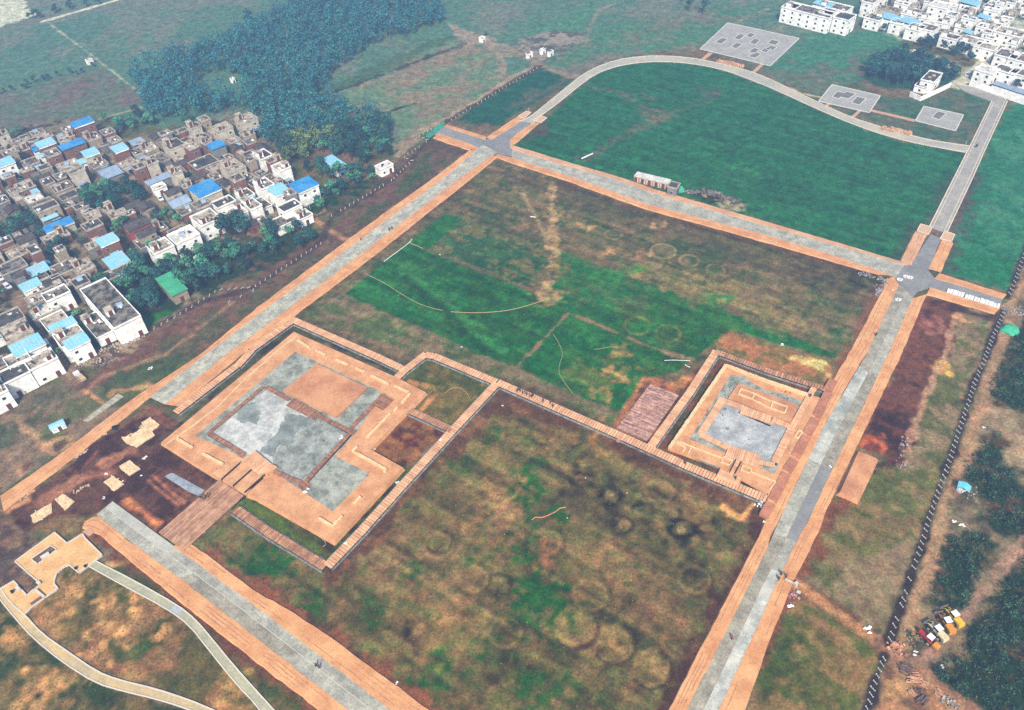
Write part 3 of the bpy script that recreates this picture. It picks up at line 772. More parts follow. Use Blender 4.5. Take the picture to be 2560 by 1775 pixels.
line(PL(0, 33, (1000, 1020), (1180, 1130), (1420, 1290), (1700, 1500), (1850, 1640)), 3.6, S(140, 106, 92), 1.2, .4)
line(PL(0, 33, (290, 420), (500, 560), (820, 790)), 1.6, SOIL, 1, .4, amt=.8)
line(PL(0, 33, (300, 560), (600, 780), (960, 1060)), 1.0, S(50, 62, 36), 1, .3, amt=.7)
paint(PL(0, 33, (260, 560), (1020, 1090), (860, 1596), (840, 1660), (-200, 1660), (0, 1060)), S(130, 104, 74), 1, .4, mott=(S(92, 92, 48), 6, 99, .3, 1.1))
for x, y, r in ((180, 1050, 5), (120, 1300, 6), (200, 900, 3), (60, 1220, 6), (520, 1100, 4)):
    blob(33, x, y, r, S(66, 76, 32), .6)
paint(PL(0, 33, (1080, 1150), (1200, 1200), (1650, 1480), (1850, 1660), (900, 1660), (950, 1590)), S(162, 124, 96), 1.5, .6, mott=(S(116, 84, 70), 4, 100, .3, 1.2))
paint(PL(0, 33, (1100, 960), (1250, 930), (1300, 1080), (1150, 1120)), S(116, 88, 74), 2, .8)
TRENCH = [PL(0, 31, (2330, 620), (2230, 900), (2160, 1080)), PL(0, 31, (2120, 1210), (2010, 1460), (1960, 1596), 32, (1860, 240), (1690, 760), (1590, 1060), (1490, 1330), (1410, 1596), 33, (1390, 80), (1280, 400), (1190, 680), (1085, 990)), PL(0, 33, (1050, 1110), (960, 1340), (880, 1620))]
for q in TRENCH:
    line(q, 2.1, S(60, 46, 44), .8, .3)
TRENCHW = PL(0, 20, (240, 600), 10, (2301, 740), (1700, 1100), (1560, 1260), (1400, 1430), 11, (1240, 10), (850, 260), (680, 350), (600, 560), (440, 690), (0, 970), 1, (2301, 985), (1800, 1120), (1300, 1390))
line(TRENCHW, 2.6, S(74, 60, 58), 1.2, .5, amt=.85)

# --- park corner, lower left
paint(PL(0, 3, (220, 740), (400, 590), (520, 500), (500, 400), (620, 300), (710, 370), (790, 300), (1500, 690), (1900, 1090), (2301, 1560), 13, (0, 1596), (-20, 1650), 3, (1900, 1650), (1700, 1500), (860, 1230)), S(138, 104, 76), 1, .4, mott=(S(96, 86, 52), 8, 101, .2, 1.1))
paint(PL(0, 3, (880, 255), (1180, 270), (1480, 560), (2301, 1180), 13, (580, 1640), (180, 1640), (0, 1420), 3, (2130, 1200), (1800, 780), (1200, 420)), S(104, 88, 58), 1, .4, mott=(S(72, 78, 42), 6, 102, .1, 1.1))
paint(PL(0, 3, (-200, 620), (0, 610), (300, 960), (860, 1370), (1700, 1610), (1700, 1700), (-300, 1700)), S(112, 94, 62), 1, .4, mott=(S(56, 66, 34), 7, 103, .1, 1.2))
for x, y, r, a in ((800, 650, 6, .6), (1450, 850, 5, .6), (1050, 1050, 4, .6), (620, 780, 4, .6), (1220, 1080, 4, .6), (100, 1330, 8, .7), (900, 1500, 6, .6), (130, 1100, 5, .6), (600, 1520, 5, .6), (400, 1180, 4, .6), (600, 370, 5, .6), (1250, 450, 5, .6), (760, 580, 4, .6), (1430, 940, 4, .7), (1550, 1450, 3, .4)):
    blob(3, x, y, r, S(52, 66, 30), a, 2)
for x, y, r, a in ((1050, 660, 5, .7), (960, 1060, 5, .7), (360, 1450, 8, .7), (1200, 1200, 4, .5), (520, 760, 6, .5), (640, 480, 5, .5), (2100, 1500, 6, .5), (160, 900, 5, .5), (1480, 900, 2, .7), (1000, 820, 6, .4)):
    blob(3, x, y, r, S(196, 148, 108), a, 1.5)
ring = [(570 + 380 * math.cos(a), 760 + 230 * math.sin(a)) for a in np.linspace(3.4, 6.6, 14)]
line([gp(3, 990 - 190 + x * 0.35, y * .8 + 60) for x, y in ring], 2, S(56, 72, 32), 1.5, .8, amt=.7)
line(PL(0, 3, (940, 930), (1020, 1040), (1130, 1100), (1260, 1090), (1330, 1030)), 2.0, S(52, 74, 30), 1.2, .6, amt=.8)
line(PL(0, 3, (960, 300), (1180, 255)), .8, S(196, 150, 112), .6, amt=.8)
line(PL(0, 3, (2301, 560), (1830, 180), (1700, 80)), 0.1, SOIL, .5, amt=0)
line(PL(0, 13, (0, 470), (300, 680), (700, 950), (1100, 1250), (1570, 1600)), 3.4, S(132, 80, 62), 2, .9, amt=.85, mott=(S(84, 58, 46), 3, 104, .6, 1.3))
line(PL(0, 3, (900, 10), (1200, 280), (1560, 570), (2301, 1160), 13, (580, 1620)), 3.0, S(112, 68, 56), 1.6, .6, amt=.85)
line(PL(0, 3, (1830, 190), (2301, 520)), 3.0, S(124, 78, 60), 2, .8, amt=.85)
line(PL(0, 32, (740, 0), (590, 240)), 2.6, S(128, 78, 62), 1.5, .5); line(PL(0, 31, (1040, 960), (700, 1620)), 3, S(124, 82, 68), 2, .6, amt=.8)
line(PL(0, 23, (2230, 0), (1400, 1620)), 4.2, S(76, 44, 40), 2, .8, amt=.85)
for k in range(700):     # litter-free scatter of stubble tufts and bare spots so that no field is even
    x, y = random.uniform(GX0, GX1), random.uniform(GY0, 330)
    if (-150 < x < 150):
        sl = _win([x], [y], 3)
        r = random.uniform(.5, 1.6)
        d = np.hypot(GXX[sl] - x, GYY[sl] - y) + .5 * vnoise(2.4, 111)[sl]
        a = np.clip((r - d) / .8, 0, 1) * random.uniform(.15, .4)
        GC[sl] *= (1 + a * random.choice((-.6, .6, .5)))[..., None]

L_ = GC.mean(axis=2, keepdims=True) + 1e-4
GC = (L_ * (GC / L_) ** 1.24 * np.clip(L_ / .10, .25, 2.2) ** .2).astype(np.float32)
GC *= np.array([.94, 1.03, .86], np.float32)
n1, n2, n3 = vnoise(1.3, 131), vnoise(3.4, 132), vnoise(2.0, 133)
GC *= np.clip(1 + .10 * n1 + .03 * n2, .5, 1.6)[..., None]
hue = np.clip(n3, -2, 2) * .04
GC[..., 0] *= 1 + hue; GC[..., 1] *= 1 - hue * .6
gzz = (0.05 * vnoise(3.0, 121)).astype(np.float32) * 0.5
gm = bpy.data.meshes.new('ground')
nv = NX * NY
edge = 1500.0
co = np.empty((nv + 4, 3), np.float32)
co[:nv, 0] = GXX.ravel(); co[:nv, 1] = GYY.ravel(); co[:nv, 2] = gzz.ravel()
co[nv:] = [(-edge, -edge, 0), (edge, -edge, 0), (edge, edge, 0), (-edge, edge, 0)]
idx = np.arange(nv).reshape(NY, NX)
quads = np.stack([idx[:-1, :-1], idx[:-1, 1:], idx[1:, 1:], idx[1:, :-1]], -1).reshape(-1, 4)
c00, c10, c11, c01 = idx[0, 0], idx[0, -1], idx[-1, -1], idx[-1, 0]
extra = np.array([(nv, nv + 1, c10, c00), (nv + 1, nv + 2, c11, c10), (nv + 2, nv + 3, c01, c11), (nv + 3, nv, c00, c01)])
quads = np.concatenate([quads, extra]).astype(np.int32)
gm.vertices.add(nv + 4)
gm.vertices.foreach_set('co', co.ravel())
gm.loops.add(quads.size)
gm.loops.foreach_set('vertex_index', quads.ravel())
gm.polygons.add(len(quads))
gm.polygons.foreach_set('loop_start', np.arange(0, quads.size, 4, dtype=np.int32))
gm.update(calc_edges=True)
ca = gm.color_attributes.new('Col', 'FLOAT_COLOR', 'POINT')
rgba = np.ones((nv + 4, 4), np.float32)
rgba[:nv, :3] = np.clip(GC.reshape(-1, 3), 0.004, 0.9)
rgba[nv:, :3] = FAR
ca.data.foreach_set('color', rgba.ravel())
gm.materials.append(mat('soil and grass', (0.1, 0.1, 0.1), vcol=True, fine=1.6, amt=0.42, tint=0.07, rough=1.0, spec=0.0, bump=0.35))
ground = bpy.data.objects.new('ground', gm)
COL.objects.link(ground)
structure(ground)
_nc.clear()
# ------------------------------------------------------------------ roads: paving slabs between raised earth shoulders
M_PAVE = mat('grey paving', S(186, 182, 164), S(162, 158, 144), .22, fine=2.0, amt=.24, uv=(3.0, 1.5, (.74, .74, .72), .1))
M_PAVEB = mat('warm paving', S(172, 164, 144), S(146, 138, 122), .22, fine=2.0, amt=.24, uv=(3.0, 1.5, (.74, .74, .72), .1))
M_PAVEP = mat('pale paving', S(214, 210, 196), S(158, 162, 152), .12, fine=3.0, amt=.18, uv=(3.0, 1.2, (.8, .8, .8), .12))
M_PAVED = mat('dark paving', S(132, 130, 128), S(148, 146, 142), .12, fine=4.0, amt=.14)
M_SHLD = mat('orange earth', S(232, 174, 120), S(212, 148, 100), .16, fine=2.5, amt=.12, rough=1, spec=0, bump=.3)
M_SHLDP = mat('pink earth', S(226, 176, 136), S(206, 154, 116), .12, fine=2.5, amt=.12, rough=1, spec=0, bump=.3)
M_CURB = mat('cream curb', S(232, 216, 190), fine=3, amt=.1)
M_RUT = mat('rutted earth', S(206, 150, 110), S(182, 126, 92), .6, fine=2.5, amt=.2, rough=1, spec=0)
ZS, ZP = .34, .30
ORANGE_EDGES = []


def road_piece(name, left, right, z, mt, z0=-.2):
    mb = MB()
    strip(mb, left, right, z0, z)
    return structure(mb.build(name, mt))


def earth(left, right, mt=None, z=ZS):
    mb = MB()
    n = max(3, int(max(resample(left, 2)[1], resample(right, 2)[1]) / 2.0))
    A, B = resample(left, n)[0], resample(right, n)[0]
    # crumbly edges: each bank wavers a little
    def wob(P, s):
        o = []
        for i, p in enumerate(P):
            o.append(p + Vector((random.gauss(0, .07), random.gauss(0, .07))))
        return o
    A, B = wob(A, 0), wob(B, 1)
    for k in range(n - 1):
        q = [A[k], B[k], B[k + 1], A[k + 1]]
        mb.face([(p.x, p.y, z) for p in q])
        for p, r_ in ((A[k], A[k + 1]), (B[k], B[k + 1])):
            oth = (B[k] if p is A[k] else A[k])
            ou = (p - oth).normalized() * .35
            mb.face([(p.x, p.y, z), (r_.x, r_.y, z), (r_.x + ou.x, r_.y + ou.y, -.1), (p.x + ou.x, p.y + ou.y, -.1)])
    for f in (.28, .5, .74):       # wheel marks and spilt dirt along the strip
        k = 0
        while k < n - 2:
            e = min(n - 1, k + random.randint(2, 9))
            if random.random() < .62:
                for j in range(k, e):
                    wv = .10 + .06 * random.random()
                    p, q = A[j].lerp(B[j], f), A[j + 1].lerp(B[j + 1], f)
                    nn = (A[j] - B[j]).normalized() * wv
                    mb.face([(p.x + nn.x, p.y + nn.y, z + .006), (p.x - nn.x, p.y - nn.y, z + .006), (q.x - nn.x, q.y - nn.y, z + .006), (q.x + nn.x, q.y + nn.y, z + .006)], 1)
            k = e + random.randint(0, 4)
    return structure(mb.build('earth_shoulder', [mt or M_SHLD, M_RUT]))


z = ZS
# left road
LRo = PL(z, 2, (0, 1265), (480, 935), (1180, 400), (1790, 0), 11, (0, 1178), (820, 560), (1600, 0), 10, (1925, 1345))
LRi = PL(z, 2, (30, 1390), (700, 880), (1340, 372), (1840, 0), 11, (0, 1245), (860, 612), (1692, 0), 10, (2000, 1330))
RRi = PL(z, 2, (1480, 445), (2020, 0), 11, (0, 1395), (1000, 640), (1835, 0), 10, (2120, 1395))
RRo = PL(z, 2, (1600, 460), (2150, 0), 11, (0, 1490), (1000, 740), (1935, 0), 10, (2165, 1405))
earth(LRo, LRi); earth(RRi, RRo)
M_LR = mat('worn pale paving', S(192, 188, 166), S(166, 164, 152), .25, fine=1.6, amt=.26, uv=(2.4, 1.2, (.78, .78, .76), .14))
road_piece('road', PL(ZP, 2, (1345, 375), (1840, 0), 11, (0, 1245), (860, 612), (1692, 0), 10, (2000, 1328), (2040, 1300)),
           PL(ZP, 2, (1485, 440), (2020, 0), 11, (0, 1392), (1000, 638), (1835, 0), 10, (2130, 1390), (2170, 1370)), ZP, M_LR)
# crossing at the top of the left road and its stubs
mb = MB()
mb.prism(PL(ZP, 10, (2000, 1335), (1945, 1318), (1600, 1208), (1690, 1130), (2075, 1252), 20, (40, 1090), (130, 1060), (215, 1090), (190, 1115), (20, 1250), (0, 1345), (0, 1415), 10, (2290, 1400), (2160, 1375), (2110, 1395)), -.2, ZP - .006)
structure(mb.build('road', M_PAVED))
earth(PL(z, 10, (1715, 1118), (2075, 1228)), PL(z, 10, (1690, 1140), (2060, 1256)))
earth(PL(z, 10, (1640, 1198), (1960, 1305), (2000, 1330)), PL(z, 10, (1590, 1235), (1915, 1345), (1930, 1350)))
earth(PL(z, 10, (2070, 1235), (2290, 1085), 20, (60, 1040)), PL(z, 10, (2110, 1256), 20, (20, 1130), (110, 1062)))
earth(PL(z, 20, (180, 1105), (30, 1210), (-20, 1260)), PL(z, 20, (235, 1105), (60, 1260), (0, 1300)))
# top road
earth(PL(z, 20, (-20, 1262), (0, 1302), (500, 1455), (985, 1596), 21, (1300, 110), (2301, 398), 31, (1195, 752)), PL(z, 20, (-15, 1330), (0, 1345), (480, 1490), (880, 1596), 21, (1300, 150), (2301, 440), 31, (1280, 792)), M_SHLDP)
earth(PL(z, 10, (2165, 1385), 20, (0, 1415), (560, 1596), 21, (1200, 232), (2301, 520), 31, (600, 700), (1130, 885)), PL(z, 10, (2150, 1400), 20, (0, 1462), (430, 1596), 21, (1200, 275), (2301, 580), 31, (600, 755), (1010, 872)))
road_piece('road', PL(ZP, 20, (0, 1345), (480, 1488), (880, 1596), 21, (1300, 150), (2301, 438), 31, (1230, 785)), PL(ZP, 20, (0, 1417), (560, 1596), 21, (1200, 234), (2301, 522), 31, (600, 702), (1150, 895)), ZP, M_PAVE)
# right crossing
mb = MB()
mb.prism(PL(ZP, 31, (1160, 790), (1280, 790), (1440, 830), (1500, 905), (2110, 1085), (2075, 1178), (1460, 985), (1350, 1020), (1290, 1090), (1240, 1120), (1160, 1010), (1180, 950), (1120, 880)), -.2, ZP - .006)
structure(mb.build('road', M_PAVED))
road_piece('road', PL(ZP, 31, (1460, 508), (1280, 792)), PL(ZP, 31, (1556, 545), (1440, 832)), ZP + .004, M_PAVED)
earth(PL(z, 31, (1325, 480), (1190, 752)), PL(z, 31, (1422, 512), (1285, 790)), M_SHLDP)
earth(PL(z, 31, (1562, 560), (1440, 822)), PL(z, 31, (1660, 585), (1545, 850)))
earth(PL(z, 31, (1540, 858), (2150, 1050)), PL(z, 31, (1500, 905), (2112, 1090)))
earth(PL(z, 31, (1460, 985), (2080, 1178)), PL(z, 31, (1430, 1045), (2040, 1218)))
# right road, south of the crossing
earth(PL(z, 31, (1060, 915), (1070, 940), (720, 1596), 32, (590, 220), (10, 1400), 23, (2240, 0), (1410, 1596), (1380, 1650)), PL(z, 31, (1130, 890), (1178, 960), (880, 1596), 32, (860, 0), (500, 640), (75, 1530), (20, 1596), 23, (2301, 130), (1570, 1596), (1545, 1650)))
earth(PL(z, 31, (1300, 1085), (1075, 1596), 32, (880, 410), (640, 900), (310, 1596), 33, (300, 0), (0, 620), 23, (2301, 640), (1860, 1596), (1830, 1660)), PL(z, 31, (1420, 1050), (1192, 1596), 32, (830, 740), (525, 1380), (440, 1596), 33, (240, 400), (0, 975), 23, (2301, 985), (2080, 1596), (2050, 1660)))
mb = MB()
cl = PL(ZP, 31, (1178, 958), (880, 1596), 32, (500, 640), (80, 1530), 23, (2301, 130), (1570, 1596), (1545, 1650))
cr = PL(ZP, 31, (1310, 1085), (1075, 1596), 32, (880, 410), (640, 900), (310, 1596), 33, (0, 620), 23, (2301, 640), (1860, 1596), (1830, 1660))
A, B = resample(cl, 160)[0], resample(cr, 160)[0]
Mi = [a.lerp(b, .52) for a, b in zip(A, B)]
pieces = ((0, 44, 1, 0), (43, 84, 2, 1), (83, 110, 0, 3), (109, 120, 1, 0), (119, 160, 1, 2))
for a, b, ml, mr in pieces:
    strip(mb, A[a:b], Mi[a:b], -.2, ZP, mi=ml)
    strip(mb, Mi[a:b], B[a:b], -.2, ZP - .004, mi=mr)
structure(mb.build('road', [M_PAVE, M_PAVEB, M_PAVEP, M_PAVED]))
# north arm: straight road with cream curbs, then the arc
oA = PL(ZP, 20, (60, 1092), (150, 1065), (350, 900), (560, 728), (620, 680), (760, 600), (950, 535), (1180, 502), (1450, 502), (1700, 532), (1950, 590), (2150, 642), 30, (0, 702), (200, 800), (400, 895), (600, 990), (800, 1075), (1050, 1150), (1300, 1222), (1500, 1268), (1830, 1315))
iA = PL(ZP, 20, (200, 1105), (235, 1058), (450, 900), (690, 700), (850, 620), (1050, 572), (1250, 552), (1500, 556), (1750, 592), (1950, 642), (2150, 720), 30, (0, 778), (200, 870), (400, 960), (600, 1050), (800, 1130), (1000, 1200), (1250, 1270), (1500, 1320), (1790, 1372))
oS, iS = smooth_line(oA), smooth_line(iA)
road_piece('road', oS, iS, ZP + .008, mat('arc paving', S(196, 186, 164), S(176, 172, 156), .08, fine=3, amt=.12, uv=(4, 2, (.9, .9, .88), .04)))
eR = PL(ZP, 30, (1690, 758), (1830, 775), (2120, 882), (2150, 915), (1940, 1370), (1840, 1596), 31, (1605, 500))
eL = PL(ZP, 30, (1740, 805), (1790, 830), (2010, 908), (2008, 915), (1815, 1312), (1672, 1596), 31, (1450, 440))
road_piece('road', eL, eR, ZP + .012, mat('curb road paving', S(178, 170, 156), S(160, 154, 146), .12, fine=3, amt=.14, uv=(3, 1.5, (.86, .86, .84), .06)))


def curb(pts, wd=.35, h=.14, mt=None, z=ZP):
    mb = MB()
    for a, b in zip(pts, pts[1:]):
        mb.bar(a, b, wd, z - .1, z + h)
    return structure(mb.build('kerb', mt or M_CURB))


curb(oS[::2]); curb(iS[::2])
curb(eR); curb(eL[2:])
def inset(A, B, f):
    a, b = resample(A, 60)[0], resample(B, 60)[0]
    return [p.lerp(q, f) for p, q in zip(a, b)]
curb(inset(eR[3:], eL[3:], .17), .2, .05); curb(inset(eR[3:], eL[3:], .83), .2, .05)
M_SQ = mat('tan slab', S(214, 172, 138), fine=2.5, amt=.1)
for q in (PL(.4, 31, (1372, 416), (1475, 446), (1442, 512), (1340, 478)), PL(.4, 31, (1590, 480), (1680, 510), (1650, 574), (1546, 548)), PL(.4, 20, (58, 1042), (128, 1000), (170, 1010), (110, 1065)), PL(.4, 20, (190, 1080), (250, 1038), (315, 1058), (258, 1104))):
    mb = MB(); mb.prism(q, -.1, .40); structure(mb.build('pavement', M_SQ))
    curb(q + [q[0]], .3, .15, z=.36)
# bottom road
earth(PL(z, 2, (760, 1500), (870, 1430), 3, (1060, 0), (1640, 430), (2301, 945), 13, (830, 1596), (900, 1650)), PL(z, 2, (740, 1540), 3, (890, 10), (1200, 270), (1560, 562), (2301, 1150), 13, (580, 1596), (650, 1650)))
earth(PL(z, 3, (1650, 60), (1830, 180), (2301, 535), 13, (300, 700), (700, 965), (1560, 1600), (1640, 1650)), PL(z, 3, (1560, 125), (2301, 665), 13, (580, 1110), (1210, 1596), (1290, 1660)))
bl_ = PL(ZP, 2, (868, 1432), 3, (1060, 0), (1640, 430), (2301, 948), 13, (830, 1596), (900, 1650))
br_ = PL(ZP, 2, (1012, 1312), (1400, 1596), 3, (1480, 60), (2301, 662), 13, (580, 1110), (1210, 1596), (1290, 1660))
A, B = resample(bl_, 80)[0], resample(br_, 80)[0]
Mi = [a.lerp(b, .55) for a, b in zip(A, B)]
mb = MB()
strip(mb, A[:30], Mi[:30], -.2, ZP, mi=0); strip(mb, A[29:60], Mi[29:60], -.2, ZP, mi=1); strip(mb, A[59:], Mi[59:], -.2, ZP, mi=0)
strip(mb, Mi[:22], B[:22], -.2, ZP - .004, mi=2); strip(mb, Mi[21:], B[21:], -.2, ZP - .004, mi=0)
structure(mb.build('road', [M_PAVE, M_PAVEB, mat('light grey paving', S(198, 194, 180), S(178, 176, 164), .15, fine=4, amt=.15, uv=(3, 1.5, (.86, .86, .86), .06))]))
line_ = [a.lerp(b, .55) for a, b in zip(A, B)]
mb = MB()
for a, b in zip(line_, line_[1:]): mb.bar(a, b, .12, ZP - .05, ZP + .02)
structure(mb.build('road_marking', mat('pale seam', S(206, 206, 190), fine=3, amt=.15)))
mb = MB()
for a, b in zip(Mi[40:], Mi[41:]): pass
# park paths with white kerbs
M_PATH = mat('sandy path', S(214, 184, 132), S(190, 172, 136), .12, fine=2.5, amt=.14, uv=(1.5, .75, (.9, .9, .88), .05))
M_PATHG = mat('grey green path', S(190, 184, 150), S(166, 164, 140), .12, fine=2.5, amt=.14, uv=(1.5, .75, (.9, .9, .88), .05))
M_WHITE = mat('white kerb', S(222, 210, 192), fine=3, amt=.08)
pa = (smooth_line(PL(.2, 3, (790, 300), (1100, 472), (1500, 685), (1700, 830), (1900, 1085), (2130, 1372), (2301, 1545), 13, (80, 1680)), 1), smooth_line(PL(.2, 3, (858, 256), (1200, 430), (1600, 655), (1760, 785), (1900, 950), (2100, 1195), (2301, 1420), 13, (210, 1650)), 1))
pb = (smooth_line(PL(.2, 3, (-200, 330), (0, 605), (130, 765), (300, 955), (560, 1165), (860, 1355), (1100, 1425), (1400, 1495), (1700, 1590), (2000, 1720)), 1), smooth_line(PL(.2, 3, (-120, 330), (0, 500), (100, 640), (220, 735), (370, 905), (600, 1065), (860, 1245), (1060, 1325), (1400, 1405), (1700, 1505), (1900, 1590), (2200, 1710)), 1))
for (l, r), mt in ((pa, M_PATHG), (pb, M_PATH)):
    o = road_piece('path', l, r, .2, mt)
    curb(l, .28, .1, M_WHITE, .2); curb(r, .28, .1, M_WHITE, .2)
gbar = PL(.212, 3, (1520, 700), (1560, 655), (1640, 695), (1600, 742))
mb = MB(); mb.prism(gbar, .1, .212); structure(mb.build('path', mat('blue grey patch', S(176, 182, 188), fine=3, amt=.12)))

# ------------------------------------------------------------------ small tan connecting paths and the gridded pads
M_TANP = mat('tan path', S(206, 158, 126), fine=2.5, amt=.12)
for q in (PL(.2, 20, (1770, 468), (1808, 478), (1728, 536), (1700, 528)), PL(.2, 20, (2232, 574), (2262, 582), (2185, 655), (2155, 645)), PL(.2, 30, (535, 928), (560, 935), (528, 962), (500, 952)), PL(.2, 30, (810, 992), (838, 1000), (772, 1060), (745, 1048)), PL(.2, 30, (930, 982), (1330, 1075), (1318, 1092), (915, 996))):
    mb = MB(); mb.prism(q, -.1, .2); structure(mb.build('path', M_TANP))
M_PAD = mat('grey gravel pad', S(178, 174, 164), S(164, 160, 150), .2, fine=3, amt=.1)
M_INS = mat('dark sunk gravel', S(124, 118, 114), fine=3, amt=.2)
M_PADK = mat('pale pad edging', S(218, 214, 202), fine=3, amt=.1)


def pad(label, outline, insets):
    root = thing('gravel_pad', label, 'gravel pad', (*outline[0], 0))
    loc = (*outline[0], 0)
    mb = MB(); mb.prism(outline, -.1, .30); mb.build('gravel_bed', M_PAD, root, loc)
    k = MB()
    for a, b in zip(outline, outline[1:] + outline[:1]): k.bar(a, b, .45, .2, .42)
    k.build('edging', M_PADK, root, loc)
    for q in insets:
        i = MB(); i.prism(q, .2, .36)
        f = i.build('sunk_bed', M_INS, root, loc)
        e = MB()
        for a, b in zip(q, q[1:] + q[:1]): e.bar(a, b, .3, .3, .5)
        e.build('rim', M_PADK, f, loc)
    return root


G3 = lambda t, *q: PL(.3, t, *q)
pad('largest gravel pad above the arc road, with ten dark squares', PL(.3, 20, (1940, 205), 30, (280, 345), (20, 592), 20, (1690, 440)),
    [G3(20, (1890, 340), (1938, 355), (1880, 397), (1823, 380)), G3(20, (2050, 305), (2096, 320), (2040, 361), (1990, 344)), G3(20, (2140, 296), (2188, 311), (2145, 342), (2100, 325)), G3(20, (2020, 384), (2070, 400), (2015, 440), (1968, 420)), G3(20, (2182, 346), (2232, 360), (2185, 402), (2130, 385)),
     G3(20, (2180, 430), (2225, 446), (2180, 482), (2125, 466)), G3(20, (2192, 470), (2240, 486), (2190, 524), (2120, 508)), G3(20, (2280, 425), (2330, 440), (2285, 475), (2235, 458)), G3(30, (35, 356), (105, 374), (65, 408), (-6, 390)), G3(30, (20, 410), (80, 425), (40, 456), (-25, 440))])
pad('middle gravel pad beside the arc road, with a stepped dark bed', PL(.3, 30, (575, 760), (1010, 860), (910, 1012), (455, 910)),
    [G3(30, (622, 822), (690, 836), (702, 822), (792, 845), (722, 890), (650, 874), (640, 890), (575, 872)), G3(30, (800, 868), (882, 888), (818, 946), (750, 924))])
pad('smallest gravel pad nearest the corner of the kerbed road', PL(.3, 30, (1402, 955), (1757, 1032), (1685, 1176), (1325, 1085)), [G3(30, (1525, 1000), (1602, 1020), (1540, 1078), (1470, 1055))])
M_STACK = mat('orange stone', S(224, 176, 132), S(196, 146, 110), .8, fine=3, amt=.2, island=.2)
for lab, q in (('heap of tan paving stones beside the top of the arc road', (20, (1840, 552), (2070, 606))), ('heap of tan paving stones beside the arc road near the small pad', (30, (1030, 1158), (1280, 1208)))):
    a, b = gp(q[0], *q[1]), gp(q[0], *q[2])
    mb = MB()
    for k in range(70):
        t = random.random(); off = random.uniform(-1.6, 1.6)
        d = Vector((b[0] - a[0], b[1] - a[1])); n = Vector((-d.y, d.x)).normalized()
        c = Vector(a) + d * t + n * off
        mb.box(c, random.uniform(.8, 1.8), random.uniform(.6, 1.2), 0, random.uniform(.4, 1.0), random.random() * 3)
    tag(mb.build('stone_heap', M_STACK, None, (*a, 0)), lab, 'stone heap')

# ------------------------------------------------------------------ rammed-earth monuments
M_TERRA = mat('rammed earth', S(228, 170, 122), S(206, 146, 102), .25, fine=2.0, amt=.16, dots=(.55, .09, S(110, 70, 50), .6), rough=1, spec=0)
M_TERRA2 = mat('worn rammed earth', S(220, 160, 114), S(192, 130, 94), .12, fine=2, amt=.12, dots=(.55, .09, S(110, 72, 56), .5), rough=1, spec=0)
M_EDGE = mat('pale earth rim', S(240, 204, 150), fine=3, amt=.12)
M_GRAV = mat('grey gravel floor', S(176, 178, 162), S(126, 128, 116), .3, fine=2.5, amt=.2, dots=(.5, .13, S(70, 76, 64), .5))
M_GRAVP = mat('pale gravel floor', S(214, 214, 206), S(168, 168, 162), .35, fine=2.5, amt=.12, dots=(.25, .10, S(110, 112, 108), .4))
M_GRAVD = mat('dark wet gravel', S(120, 126, 120), S(150, 156, 150), .3, fine=2.5, amt=.2)
M_WOOD = mat('decking', S(206, 150, 112), S(172, 120, 88), .6, fine=2, amt=.12, island=.28)
M_WOODP = mat('pale decking', S(240, 186, 140), S(222, 164, 122), .4, fine=2, amt=.1, island=.16)
M_STONE = mat('grey stone kerb', S(150, 152, 148), S(112, 112, 108), .8, fine=2, amt=.2, island=.15)
M_DARK = mat('dark timber', S(52, 40, 38), fine=2, amt=.2)
M_CREAM = mat('cream wall stub', S(244, 212, 160), S(226, 190, 140), .6, fine=3, amt=.12)


def part(mb, name, mt, root):
    o = mb.build(name, mt, root, tuple(root.location))
    return o


def wavy(mb, pts, wd, z0, z1, step=.9, jit=.12):
    q = cut(pts, step)
    for a, b in zip(q, q[1:]):
        mb.bar(a, b, wd * random.uniform(.85, 1.15), z0, z1 + random.uniform(-jit, jit) * .6)


def planks(mb, a, b, wd, z0, z1, pw=.55, gap=.04, mi=0, skew=0.0):
    a, b = Vector(a), Vector(b)
    d = (b - a); L_ = d.length; d.normalize(); n = Vector((-d.y, d.x))
    k = max(1, int(L_ / pw)); st_ = L_ / k
    for i in range(k):
        p, q = a + d * (i * st_ + gap / 2), a + d * ((i + 1) * st_ - gap / 2)
        w1 = wd / 2 * random.uniform(.98, 1.02)
        mb.prism([(p + n * w1)[:], (p - n * w1)[:], (q - n * w1)[:], (q + n * w1)[:]], z0, z1 + random.uniform(-.01, .01), mi)


def rails(mb, a, b, wd, z0, z1, n_=8, gap=.05):
    """boards laid lengthwise"""
    a, b = Vector(a), Vector(b)
    d = (b - a).normalized(); n = Vector((-d.y, d.x)); w1 = wd / n_
    L_ = (b - a).length
    for i in range(n_):
        o = -wd / 2 + (i + .5) * w1
        t = 0
        while t < L_:
            e = min(L_, t + random.uniform(3, 7))
            mb.bar(a + d * (t + .03) + n * o, a + d * (e - .03) + n * o, w1 - gap, z0, z1 + random.uniform(-.01, .015))
            t = e


